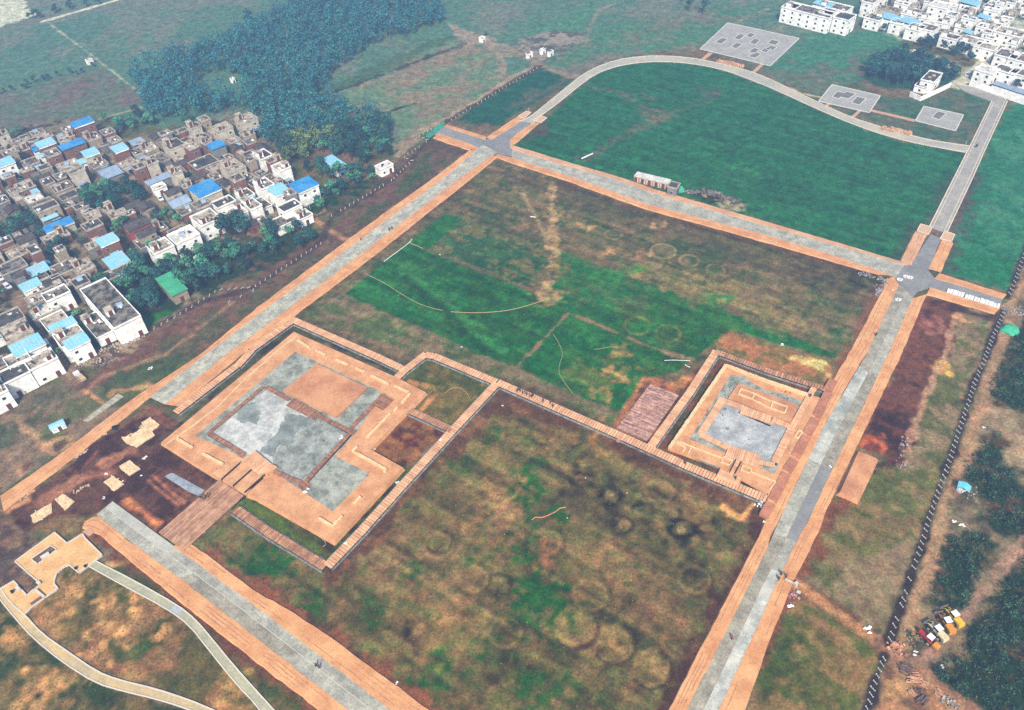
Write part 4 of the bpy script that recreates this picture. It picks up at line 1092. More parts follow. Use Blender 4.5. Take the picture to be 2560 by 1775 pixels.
ZB = 1.1
root = thing('monument_foundation', 'large rammed earth monument base with grey gravel courts and stub walls', 'archaeological site', (*gp(2, 1450, 780), 0))
OUT = PL(ZB, 11, (340, 1385), 12, (1250, 192), (1525, 332), (1392, 466), (1350, 502), (1030, 845), (1322, 1010), 13, (702, 85), 12, (0, 1275), 2, (2215, 1245), (1905, 1062), (1450, 782))
mb = MB(); mb.prism(OUT, -.1, ZB, flare=.5); part(mb, 'earth_base', M_TERRA, root)
ZF = ZB + .02
mb = MB(); mb.prism(PL(ZF, 11, (350, 1565), 12, (1122, 325), (1060, 455), (905, 690), (712, 905), (1022, 1065), (690, 1402), (170, 1060), 2, (2170, 912), (1758, 724)), ZB - .2, ZF); part(mb, 'gravel_floor', M_GRAV, root)
mb = MB(); mb.prism(PL(ZF, 12, (100, 308), (300, 400), (560, 545), (830, 705), (395, 1140), (165, 1030), (0, 900), 2, (2200, 890), (1910, 690)), ZF - .1, ZF + .02); part(mb, 'pale_court', M_GRAVP, root)
mb = MB(); mb.prism(PL(ZF, 12, (575, 545), (825, 710), (395, 1140), (170, 1030), (140, 900), (400, 620)), ZF, ZF + .035); part(mb, 'gravel_court', mat('middle gravel', S(170, 172, 162), S(122, 126, 116), .35, fine=2.0, amt=.22, dots=(.45, .12, S(64, 70, 60), .6)), root)
mb = MB()
def jag(pts, j=.5):
    return [(p.x + random.uniform(-j, j), p.y + random.uniform(-j, j)) for p in cut([Vector(q) for q in pts] + [Vector(pts[0])], .9)[:-1]]
mb.prism(jag(PL(ZF, 12, (262, 560), (310, 535), (430, 540), (530, 570), (490, 640), (420, 640), (300, 790), (230, 800), (150, 915), (40, 862), (100, 800), (180, 720), (210, 650))), ZF, ZF + .05)
mb.prism(jag(PL(ZF, 2, (2140, 500), (2190, 440), (2290, 430), 12, (30, 520), (40, 580), (0, 620), 2, (2250, 590), (2200, 620), (2130, 570))), ZF, ZF + .05)
part(mb, 'dark_gravel', M_GRAVD, root)
mb = MB(); mb.prism(PL(ZF + .6, 12, (545, 72), (1002, 290), (722, 556), (240, 322)), ZF, ZF + .6); part(mb, 'earth_block', M_TERRA2, root)
mb = MB()
for k in range(14):
    pass
rim = MB()
for q in (PL(ZB, 11, (340, 1385), 2, (1450, 782)),):
    pass
stub = []
def stubwall(*q, wd=.7, h=.55):
    mb = MB(); wavy(mb, PL(ZB + h, *q), wd, ZB - .05, ZB + h); part(mb, 'wall_stub', M_CREAM, root)
for q in ((12, (715, 35), (825, 80)), (12, (895, 112), (975, 148)), (12, (1030, 175), (1190, 256)), (12, (1240, 268), (1370, 328)), (12, (1385, 340), (1310, 425)), (12, (1270, 460), (1245, 495)), (12, (1205, 520), (1000, 735)), (12, (910, 815), (868, 858), (1165, 1020), (1155, 1045)),
          (12, (940, 1268), (875, 1330)), (12, (565, 1460), (685, 1532), (775, 1440)), (2, (1590, 745), (1725, 825)), (2, (1820, 880), (2005, 975)), (11, (370, 1455), (480, 1525)), (11, (530, 1545), (620, 1590))):
    stubwall(*q)
stubwall(2, (1500, 790), (1620, 710), (1720, 640), (1960, 460), (2200, 215), 11, (220, 1530), (380, 1410), wd=.35, h=.3)
# board walk loop over the court
wk = MB()
ZW = ZF + .5
for a, b, wd in (((12, 90, 285), (12, 300, 400), 1.25), ((12, 300, 420), (12, 560, 550), 3.0), ((12, 560, 545), (12, 850, 685), 1.25), ((12, 850, 655), (12, 1150, 345), 1.25), ((12, 850, 690), (12, 430, 1150), 1.15), ((12, 440, 1160), (12, 160, 1045), 1.25), ((2, 1865, 690), (2, 2200, 895), 1.25), ((2, 1885, 690), (12, 65, 280), 1.15)):
    planks(wk, gp(a[0], a[1], a[2], ZW), gp(b[0], b[1], b[2], ZW), wd, ZW - .12, ZW)
for q in (PL(ZW, 12, (370, 1175), (440, 1120), (490, 1165), (430, 1220)), PL(ZW, 12, (1060, 440), (1150, 350), (1240, 400), (1130, 500)), PL(ZW, 12, (840, 700), (860, 655), (920, 690), (860, 720))):
    a, b, c, d = [Vector(p) for p in q]
    planks(wk, a.lerp(d, .5), b.lerp(c, .5), (a - d).length, ZW - .1, ZW + .02, .4)
part(wk, 'walkway', mat('brown decking', S(172, 120, 92), S(142, 98, 76), .6, fine=2, amt=.15, island=.25), root)
sk = MB()
for a, b in (((12, 110, 310), (12, 290, 405)), ((12, 560, 560), (12, 830, 705)), ((12, 870, 660), (12, 1060, 450)), ((12, 870, 710), (12, 445, 1165)), ((12, 420, 1160), (12, 165, 1055)), ((2, 1870, 720), (2, 2180, 905))):
    sk = MB(); sk.bar(gp(*a, ZF), gp(*b, ZF), .25, ZF, ZF + .36); part(sk, 'walkway_beam', M_DARK, root)
# gate terraces and timber ramp on the near side
tr = MB()
for q, zt in ((PL(ZB + .5, 2, (1905, 1066), (2145, 905), (2301, 985), 12, (40, 1030), (110, 1075), (0, 1130), 2, (2215, 1250)), .5), (PL(ZB + .8, 2, (2140, 960), (2260, 880), 12, (5, 900), (190, 1000), (110, 1060), 2, (2301, 1040)), .8)):
    tr.prism(q, 0, ZB + zt)
part(tr, 'gate_terrace', mat('tan terrace', S(228, 174, 126), S(206, 150, 106), .5, fine=2, amt=.14), root)
dk = MB()
planks(dk, gp(12, 95, 1035, ZB + .95), gp(2, 2230, 900, ZB + .95), 4.4, ZB + .8, ZB + .95, .4)
for f in (.12, .42, .72):
    pass
part(dk, 'gate_deck', M_WOODP, root)
st_ = MB()
for k in range(3):
    a = Vector(gp(2, 1990 + k * 105, 1120 + k * 58, ZB + .6)); b = Vector(gp(2, 2170 + k * 105, 960 + k * 58, ZB + .6))
    st_.bar(a, b, .3, ZB, ZB + .85)
part(st_, 'step_edge', M_DARK, root)
rp = thing('timber_ramp', 'long board ramp leading from the near road up to the large monument gate', 'ramp', (*gp(2, 1590, 1480), 0))
mb = MB()
a0, a1 = Vector(gp(2, 1955, 1120, .9)), Vector(gp(2, 2205, 1255, .9)); b0, b1 = Vector(gp(3, 1492, 55, .7)), Vector(gp(3, 1580, 108, .7))
rails(mb, a0.lerp(a1, .5), b0.lerp(b1, .5).lerp(a0.lerp(a1, .5), 0.0), (a1 - a0).length * .96, .55, .75, 22, .05)
part(mb, 'deck_boards', mat('ramp boards', S(204, 154, 118), S(172, 124, 94), .5, fine=2, amt=.16, island=.25), rp)
mb = MB(); mb.bar(a0, b0, .3, 0, .7); mb.bar(a1, b1, .3, 0, .7); part(mb, 'side_beam', M_DARK, rp)
mb = MB(); mb.prism(PL(.4, 2, (1585, 1450), (1610, 1430), (1690, 1475), (1665, 1495)), -.1, .4); part(mb, 'stone_footing', M_STONE, rp)
mb = MB(); mb.prism(PL(.4, 2, (1750, 1545), (1775, 1530), (1850, 1580), (1830, 1596)), -.1, .4); part(mb, 'stone_footing', M_STONE, rp)
mb = MB(); mb.prism(PL(.05, 2, (1480, 1090), (1530, 1062), (1560, 1062), (1840, 1215), (1790, 1265), (1700, 1230)), -.1, .12)
tag(mb.build('gravel_bed', mat('blue grey gravel', S(164, 170, 176), S(140, 146, 152), .5, fine=2.5, amt=.15), None, (*gp(2, 1600, 1150), 0)), 'strip of blue grey gravel lying in the brown dig', 'gravel')

# smaller monument by the right road
root = thing('monument_foundation', 'smaller rammed earth monument base with a cream wall along two sides', 'archaeological site', (*gp(22, 1410, 830), 0))
ZB = .9; ZF = ZB + .02
mb = MB(); mb.prism(PL(ZB, 22, (1922, 80), 32, (365, 352), (500, 390), (20, 1400), (-10, 1400), 22, (2301, 1235), (2060, 1100), (2040, 1170), (1830, 1090), (1880, 1000), (1410, 832)), -.1, ZB, flare=.3); part(mb, 'earth_base', M_TERRA, root)
mb = MB(); mb.prism(PL(ZF, 22, (1965, 178), (2100, 190), (2160, 250), 32, (0, 320), (110, 340), (330, 420), (60, 1065), (-20, 1040), 22, (2190, 960), (1930, 880), (1595, 755)), ZB - .2, ZF); part(mb, 'gravel_floor', M_GRAV, root)
mb = MB(); mb.prism(PL(ZF, 22, (1930, 415), 32, (20, 580), (195, 680), (60, 950), 22, (2230, 940), (1940, 850), (1705, 690)), ZF - .1, ZF + .03); part(mb, 'pale_court', mat('pale speckled court', S(158, 160, 160), S(198, 198, 194), .22, fine=2.0, amt=.2, dots=(.3, .13, S(70, 74, 68), .6)), root)
mb = MB(); mb.prism(PL(ZF + .6, 22, (2035, 250), 32, (275, 448), (205, 605), 22, (1945, 382)), ZF, ZF + .6); part(mb, 'earth_block', M_TERRA2, root)
def sw(*q, wd=.45, h=.5, base=None, mt=None):
    b_ = ZB if base is None else base
    mb = MB(); wavy(mb, PL(b_ + h, *q), wd, b_ - .05, b_ + h); part(mb, 'wall_stub', mt or M_CREAM, root)
sw(22, (1925, 82), (1600, 560), (1418, 825), wd=.9, h=1.0)
sw(22, (1925, 82), (2150, 170), 32, (0, 225), (360, 348), wd=.7, h=.9)
ZI = ZF + .6
sw(22, (2060, 298), (2180, 342), 32, (0, 398), (175, 460), (150, 515), (0, 465), 22, (2160, 390), (2035, 345), (2060, 298), base=ZI, h=.35, wd=.35)
sw(22, (2180, 342), (2160, 392), base=ZI, h=.35, wd=.35); sw(32, (45, 412), (25, 470), base=ZI, h=.35, wd=.35)
sw(22, (1470, 775), (1560, 825), (1540, 860), wd=.35, h=.35); sw(22, (1480, 765), (1900, 925), wd=.35, h=.35); sw(22, (1615, 820), (1590, 870), wd=.35, h=.35)
sw(22, (1905, 908), (1985, 945), (1955, 985), (1880, 955), (1905, 908), wd=.35, h=.35); sw(22, (2080, 985), (2155, 1020), (2135, 1060), (2060, 1025), (2080, 985), wd=.35, h=.35)
sw(22, (2150, 1045), (2301, 1105), 32, (70, 1135), (20, 1200), wd=.35, h=.35); sw(32, (240, 720), (270, 745), (310, 690), (280, 670), (250, 715), wd=.35, h=.35)
wk = MB(); ZW = ZF + .45
for a, b, wd in (((22, 1895, 390), (22, 1690, 715), 2.1), ((22, 1850, 390), (22, 2075, 470), 1.9), ((22, 2060, 490), (32, 60, 590), 3.0), ((32, 20, 570), (32, 230, 650), 1.8), ((32, 415, 290), (32, 215, 650), 1.6), ((32, 215, 650), (32, 60, 960), 2.0), ((22, 1690, 710), (22, 1940, 830), 1.7), ((22, 1930, 860), (22, 2220, 950), 4.4), ((22, 2200, 955), (32, 60, 985), 1.5)):
    planks(wk, gp(a[0], a[1], a[2], ZW), gp(b[0], b[1], b[2], ZW), wd, ZW - .12, ZW)
part(wk, 'walkway', M_WOODP, root)
sk = MB()
for a, b in (((22, 2040, 520), (32, 20, 640)), ((22, 1720, 725), (22, 1930, 835)), ((32, 250, 640), (32, 70, 990)), ((32, 30, 585), (32, 170, 630))):
    sk = MB(); sk.bar(gp(*a, ZF), gp(*b, ZF), .3, ZF, ZF + .33); part(sk, 'walkway_beam', M_DARK, root)
br = MB()
planks(br, gp(22, 2045, 925, ZB + .3), gp(22, 1970, 1060, ZB + .3), 1.8, ZB + .15, ZB + .3, .4)
planks(br, gp(22, 1965, 1060, ZB + .25), gp(22, 1930, 1130, ZB + .25), 5.5, ZB + .05, ZB + .22, .4)
part(br, 'entrance_deck', M_WOODP, root)
rl = MB()
rl.bar(gp(22, 2015, 930, ZB + 1), gp(22, 1960, 1040, ZB + 1), .14, ZB + .2, ZB + .8); rl.bar(gp(22, 2065, 945, ZB + 1), gp(22, 2005, 1055, ZB + 1), .14, ZB + .2, ZB + .8)
part(rl, 'railing', M_DARK, root)
kb = MB()
kb.bar(gp(22, 1475, 850, .5), gp(22, 1870, 1005, .5), .8, -.1, .5); part(kb, 'stone_edge', M_STONE, root)
kb = MB(); kb.bar(gp(22, 2090, 1100, .5), gp(22, 2260, 1180, .5), .8, -.1, .5)
part(kb, 'stone_edge', M_STONE, root)
wt = MB()
for k in range(60):      # weeds in the gravel of the small court
    c = random.choice(((22, random.uniform(1900, 2010), random.uniform(200, 400)), (32, random.uniform(0, 250), random.uniform(325, 430)), (22, random.uniform(1740, 1900), random.uniform(480, 640))))
    p = gp(*c, ZF)
    for j in range(4):
        a = random.random() * 6.3; r_ = random.uniform(.1, .35)
        wt.face([(p[0] + math.cos(a) * .1, p[1] + math.sin(a) * .1, ZF + .03), (p[0] + math.cos(a) * r_ + .1, p[1] + math.sin(a) * r_, ZF + .05), (p[0] + math.cos(a) * r_, p[1] + math.sin(a) * r_ + .1, ZF + .25)])
tag(part(wt, 'weeds', mat('weed green', S(40, 48, 32), fine=4, amt=.3), root), kind='stuff')

# earth wall segments along the right road
segs = [((590, 222), (540, 308)), ((543, 335), (440, 545)), ((430, 572), (355, 700)), ((345, 730), (250, 905)), ((238, 935), (172, 1036)), ((165, 1062), (42, 1300))]
names = ('shortest first', 'long second', 'third', 'fourth', 'fifth', 'long sixth')
M_EW = mat('weathered earth wall', S(196, 130, 96), S(176, 112, 84), .4, fine=2, amt=.14)
for i, (a, b) in enumerate(segs):
    A, B = Vector(gp(32, *a, 1.1)), Vector(gp(32, *b, 1.1))
    o = MB(); d = (B - A).normalized(); n = Vector((-d.y, d.x))
    q = [A + n * 1.1, A - n * 1.1, B - n * 1.1, B + n * 1.1]
    o.prism([p[:] for p in q], -.1, 1.0, flare=.12)
    o.prism([p[:] for p in (A + n * 1.2 - d * .1, A - n * 1.2 - d * .1, B - n * 1.2 + d * .1, B + n * 1.2 + d * .1)], 1.0, 1.12)
    tag(o.build('earth_wall', M_EW, None, (*A, 0)), f'{names[i]} block of the low brown wall beside the right road, from the far end', 'earth wall', 'low wall blocks along the right road')
A, B = Vector(gp(32, 28, 1325, 1.1)), Vector(gp(22, 2265, 1440, 1.1))
o = MB(); o.bar(A, B, 2.2, -.1, 1.0); o.bar(A, B, 2.4, 1.0, 1.12)
tag(o.build('earth_wall', M_EW, None, (*A, 0)), 'last block of the low brown wall beside the right road, nearest the viewer', 'earth wall', 'low wall blocks along the right road')
# earth platform on the far side of the right road
o = MB(); o.prism(PL(1.2, 32, (815, 862), (975, 925), (868, 1130), (800, 1290), (650, 1225)), -.2, 1.2, flare=1.0)
tag(o.build('earth_platform', M_TERRA2, None, (*gp(32, 815, 862), 0)), 'raised orange earth platform beyond the right road, near the burnt field', 'earth platform')
# timber raft
root = thing('plank_cover', 'broad cover of weathered planks laid beside the smaller monument', 'plank cover', (*gp(22, 940, 650), 0))
a, b, c, d = [Vector(p) for p in PL(.35, 22, (1240, 255), (1500, 358), (1215, 770), (942, 652))]
mb = MB()
N_ = 46
for k in range(N_):
    f0, f1 = k / N_, (k + .94) / N_
    p0, p1, q0, q1 = a.lerp(d, f0), a.lerp(d, f1), b.lerp(c, f0), b.lerp(c, f1)
    cuts = sorted([0, 1] + [random.random() for _ in range(3)])
    for u, v in zip(cuts, cuts[1:]):
        if v - u < .03: continue
        mb.prism([p0.lerp(q0, u + .004)[:], p1.lerp(q1, u + .004)[:], p1.lerp(q1, v - .004)[:], p0.lerp(q0, v - .004)[:]], .05, .3 + random.uniform(-.08, .1))
part(mb, 'plank_layer', mat('grey purple planks', S(164, 118, 108), S(198, 154, 132), 1.2, fine=2, amt=.15, island=.42), root)
mb = MB(); mb.prism([p[:] for p in (a, b, c, d)], -.1, .05); part(mb, 'ground_beam', M_DARK, root)

# ------------------------------------------------------------------ boardwalks
def boardwalk(label, pts, wd=3.0, mt=None, stone=None, h=.75, pw=.6):
    P = [Vector(p) for p in pts]
    root = thing('boardwalk', label, 'boardwalk', (P[0].x, P[0].y, 0), group='boardwalks round the dig')
    mb, fr, sm = MB(), MB(), MB()
    for i, (a, b) in enumerate(zip(P, P[1:])):
        d = (b - a).normalized(); n = Vector((-d.y, d.x))
        a2 = a - d * (wd / 2 if i else 0)
        b2 = b - d * (wd / 2 if i < len(P) - 2 else 0) if i < len(P) - 2 else b
        if i: a2 = a - d * wd / 2
        planks(mb, a2, b2, wd, h - .1, h, pw * 1.3, .11)
        for s in (-1, 1):
            fr.bar(a2 + n * s * (wd / 2 - .2), b2 + n * s * (wd / 2 - .2), .14, h - .3, h - .11)
            k = int((b2 - a2).length / 1.5)
            for j in range(k + 1):
                c = a2 + (b2 - a2) * (j / max(1, k)) + n * s * (wd / 2 - .02)
                fr.box(c, .22, .22, -.1, h - .11, math.atan2(d.y, d.x))
            if s == 1:
                for j in range(k + 1):
                    c = a2 + (b2 - a2) * ((j + .02) / max(1, k))
                    fr.bar(c - n * (wd / 2 - .2), c + n * (wd / 2 - .2), .12, h - .28, h - .12)
            if stone in (None, s):
                sm.bar(a2 + n * s * (wd / 2 + .25), b2 + n * s * (wd / 2 + .25), .4, -.1, .3)
    part(mb, 'deck_planks', mt or M_WOODP, root)
    part(fr, 'support_frame', M_DARK, root)
    part(sm, 'stone_kerb', M_STONE, root)
    return root


zb = .75
boardwalk('boardwalk along the left road side of the large monument, turning at its far corner', PL(zb, 2, (1575, 515), (2150, 75), 11, (-20, 1530), (335, 1278), (1090, 1610), 12, (1330, 128)), 2.38)
boardwalk('short boardwalk from the large monument up to the upper corner', PL(zb, 12, (1165, 300), (1340, 130), (1530, -15)), 2.38)
boardwalk('boardwalk along the top of the square lawn behind the large monument', PL(zb, 12, (1520, -10), (1620, 15), (2160, 240)), 2.38)
boardwalk('boardwalk dividing the big lower field from the large monument', PL(zb, 12, (2165, 250), (1770, 672), (1300, 1185), (930, 1596), 13, (640, 305)), 2.38)
boardwalk('boardwalk of uneven planks along the near side of the large monument', PL(zb, 13, (625, 305), (110, -5), 2, (2110, 1380)), 2.38, M_WOOD, pw=.45)
boardwalk('short cross boardwalk through the lawn behind the large monument', PL(zb, 12, (1370, 490), (1760, 670)), 2.13, M_WOOD)
boardwalk('longest boardwalk, running from the square lawn to the right road', PL(zb, 12, (2170, 240), 22, (0, 298), (980, 725), (1600, 1005), (2290, 1290)), 2.38)
boardwalk('boardwalk on the left side of the smaller monument', PL(zb, 22, (1250, 815), (1600, 330), 21, (1840, 1555)), 2.30, stone=-1)
boardwalk('boardwalk of brown planks along the far side of the smaller monument', PL(zb, 21, (1825, 1558), 32, (0, 138), (520, 302)), 1.97, M_WOOD)
boardwalk('little boardwalk bridge between the lower boardwalk and the plank cover', PL(zb, 22, (945, 735), (985, 745)), 3.4, M_WOOD, 1)

# ------------------------------------------------------------------ park terrace, lower left
M_PLAZA = mat('yellow paving', S(236, 190, 130), S(222, 170, 110), .3, fine=2.2, amt=.13, dots=(.8, .12, S(170, 120, 76), .5))
zt = .35
root = thing('park_terrace', 'yellow paved terrace with a sunk planting bed and a curved inner edge', 'terrace', (*gp(3, 135, 260), 0))
arc = [(620, 290), (580, 305), (540, 335), (510, 368), (495, 410), (488, 440), (490, 468)]
O1 = PL(zt, 3, (490, 0), (603, 98), (742, 12), (765, 52), (918, 203), (710, 362), *arc, (522, 502), (402, 586), (312, 510), (366, 464), (135, 261))
mb = MB(); mb.prism(O1, -.1, zt); part(mb, 'paving', M_PLAZA, root)
k = MB()
for a, b in zip(O1, O1[1:] + O1[:1]): k.bar(a, b, .3, -.05, zt + .14)
part(k, 'kerb', M_WHITE, root)
bed = PL(zt, 3, (280, 240), (456, 120), (512, 156), (340, 287))
mb = MB(); mb.prism(bed, zt - .1, zt + .03); f = part(mb, 'planting_bed', mat('planting soil', S(92, 72, 66), S(126, 100, 84), 1.2, fine=2, amt=.3), root)
k = MB()
for a, b in zip(bed, bed[1:] + bed[:1]): k.bar(a, b, .25, zt - .05, zt + .2)
part(k, 'bed_kerb', M_WHITE, root)
k = MB(); k.bar(gp(3, 365, 228, zt + .4), gp(3, 440, 182, zt + .4), .85, zt, zt + .5)
tag(k.build('stone_slab', M_WHITE, None, (*gp(3, 400, 210), zt)), 'white stone slab lying in the terrace planting bed', 'stone slab')
k = MB(); k.bar(gp(3, 318, 512, 1), gp(3, 392, 575, 1), .5, zt, zt + .6)
part(k, 'end_wall', M_WHITE, root)
root = thing('park_terrace', 'small lower yellow terrace beside the sandy path, below the main terrace', 'terrace', (*gp(3, 20, 500), 0))
O2 = PL(zt - .1, 3, (12, 502), (122, 436), (242, 568), (305, 510), (398, 590), (290, 665), (226, 732), (100, 620))
mb = MB(); mb.prism(O2, -.1, zt - .1); part(mb, 'paving', M_PLAZA, root)
k = MB()
for a, b in zip(O2[:6], O2[1:7]): k.bar(a, b, .3, -.05, zt + .05)
part(k, 'kerb', M_WHITE, root)
k = MB()
for j in range(4):
    k.bar(gp(3, 280 + j * 5, 650 + j * 6), gp(3, 385 + j * 5, 575 + j * 6), .35, 0, .5 - j * .11)
part(k, 'stair', mat('dark stair', S(130, 98, 80), fine=3, amt=.1), root)
k = MB(); k.bar(gp(2, 1000, 1596), gp(2, 1001, 1597), .1, 0, .1)
for lab, q in (('white bench block on the terrace edge near the end wall', (3, (335, 445), (360, 465))), ('white bench block on the small lower terrace', (3, (148, 490), (178, 520)))):
    k = MB(); k.bar(gp(q[0], *q[1], .6), gp(q[0], *q[2], .6), .6, .3, .8); k.bar(gp(q[0], *q[1], .6), gp(q[0], *q[2], .6), .7, .8, .88)
    tag(k.build('bench', M_WHITE, None, (*gp(q[0], *q[1]), .3)), lab, 'bench')
mb = MB(); mb.prism(PL(.3, 2, (740, 1590), (800, 1550), (850, 1585), (800, 1625)), -.1, .4)
tag(mb.build('stone_step', M_TANP, None, (*gp(2, 760, 1590), 0)), 'small tan step block joining the terrace to the road', 'step')
# ------------------------------------------------------------------ houses
WALLC = {'white': S(246, 244, 236, .88), 'cream': S(226, 214, 190), 'brick': S(150, 104, 86), 'tan': S(184, 164, 138), 'grey': S(150, 144, 138), 'red': S(176, 92, 78)}
WMAT = {k: mat(k + ' wall', v, tuple(c * .72 for c in v), .5, fine=3, amt=.10, rough=.95, spec=.05) for k, v in WALLC.items()}
RMAT = {'flat': mat('stained concrete roof', S(138, 128, 116), S(62, 60, 56), .5, fine=1.6, amt=.3, thr=(.42, .6)), 'tan': mat('pale concrete roof', S(196, 182, 162), S(96, 86, 76), .5, fine=1.6, amt=.28, thr=(.45, .62)),
        'dark': mat('dark roof', S(60, 60, 60), S(92, 86, 80), .4, fine=2, amt=.2), 'blue': mat('blue tin', S(36, 138, 212), S(80, 158, 208), .35, fine=1.5, amt=.12, rough=.5), 'cyan': mat('light blue tin', S(140, 214, 236), S(168, 208, 220), .35, fine=1.5, amt=.12, rough=.5),
        'pale': mat('grey blue tin', S(164, 184, 204), S(146, 164, 184), .4, fine=2, amt=.1, rough=.5), 'white': mat('bright roof', S(236, 232, 220), S(200, 196, 186), .4, fine=2, amt=.12), 'green': mat('green sheet', S(76, 180, 134), S(66, 164, 122), .3, fine=2, amt=.07),
        'gable': mat('dark tile roof', S(92, 82, 78), S(70, 64, 60), .6, fine=2, amt=.2)}
M_GLASS = mat('window glass', S(40, 52, 66), fine=1, amt=.1, rough=.25, spec=.5)
M_FRAME = mat('window frame', S(214, 214, 210), fine=3, amt=.05)
M_DOOR = mat('door', S(120, 62, 52), fine=2, amt=.15)
M_POST = mat('steel post', S(150, 160, 170), fine=2, amt=.1)
M_PARA = mat('parapet', S(214, 202, 184), S(168, 156, 142), .6, fine=2, amt=.14)
ROOFNAME = {'flat': 'stained flat roof', 'tan': 'pale flat roof', 'dark': 'dark flat roof', 'blue': 'bright blue tin roof', 'cyan': 'light blue tin roof', 'pale': 'grey blue tin roof', 'white': 'bright white roof', 'green': 'green sheet roof', 'gable': 'dark tiled pitched roof'}
mb = MB(); mb.box((0, 0), .07, 1.3, 0, 1.3, mi=0); mb.box((.02, 0), .07, 1.14, .08, 1.22, mi=1)
_win_o = mb.build('window', [M_FRAME, M_GLASS]); WIN = _win_o.data; bpy.data.objects.remove(_win_o)
mb = MB(); mb.box((0, 0), .08, 1.2, 0, 2.1); _d = mb.build('door', M_DOOR); DOOR = _d.data; bpy.data.objects.remove(_d)


def put(me, name, root, loc, rz=0.0):
    o = bpy.data.objects.new(name, me)
    COL.objects.link(o)
    o.parent = root
    o.location = loc
    o.rotation_euler = (0, 0, rz)
    if name == 'window': o.scale = (1, .8, .75)
    return o


HOUSES = []
AX = math.radians(-49)


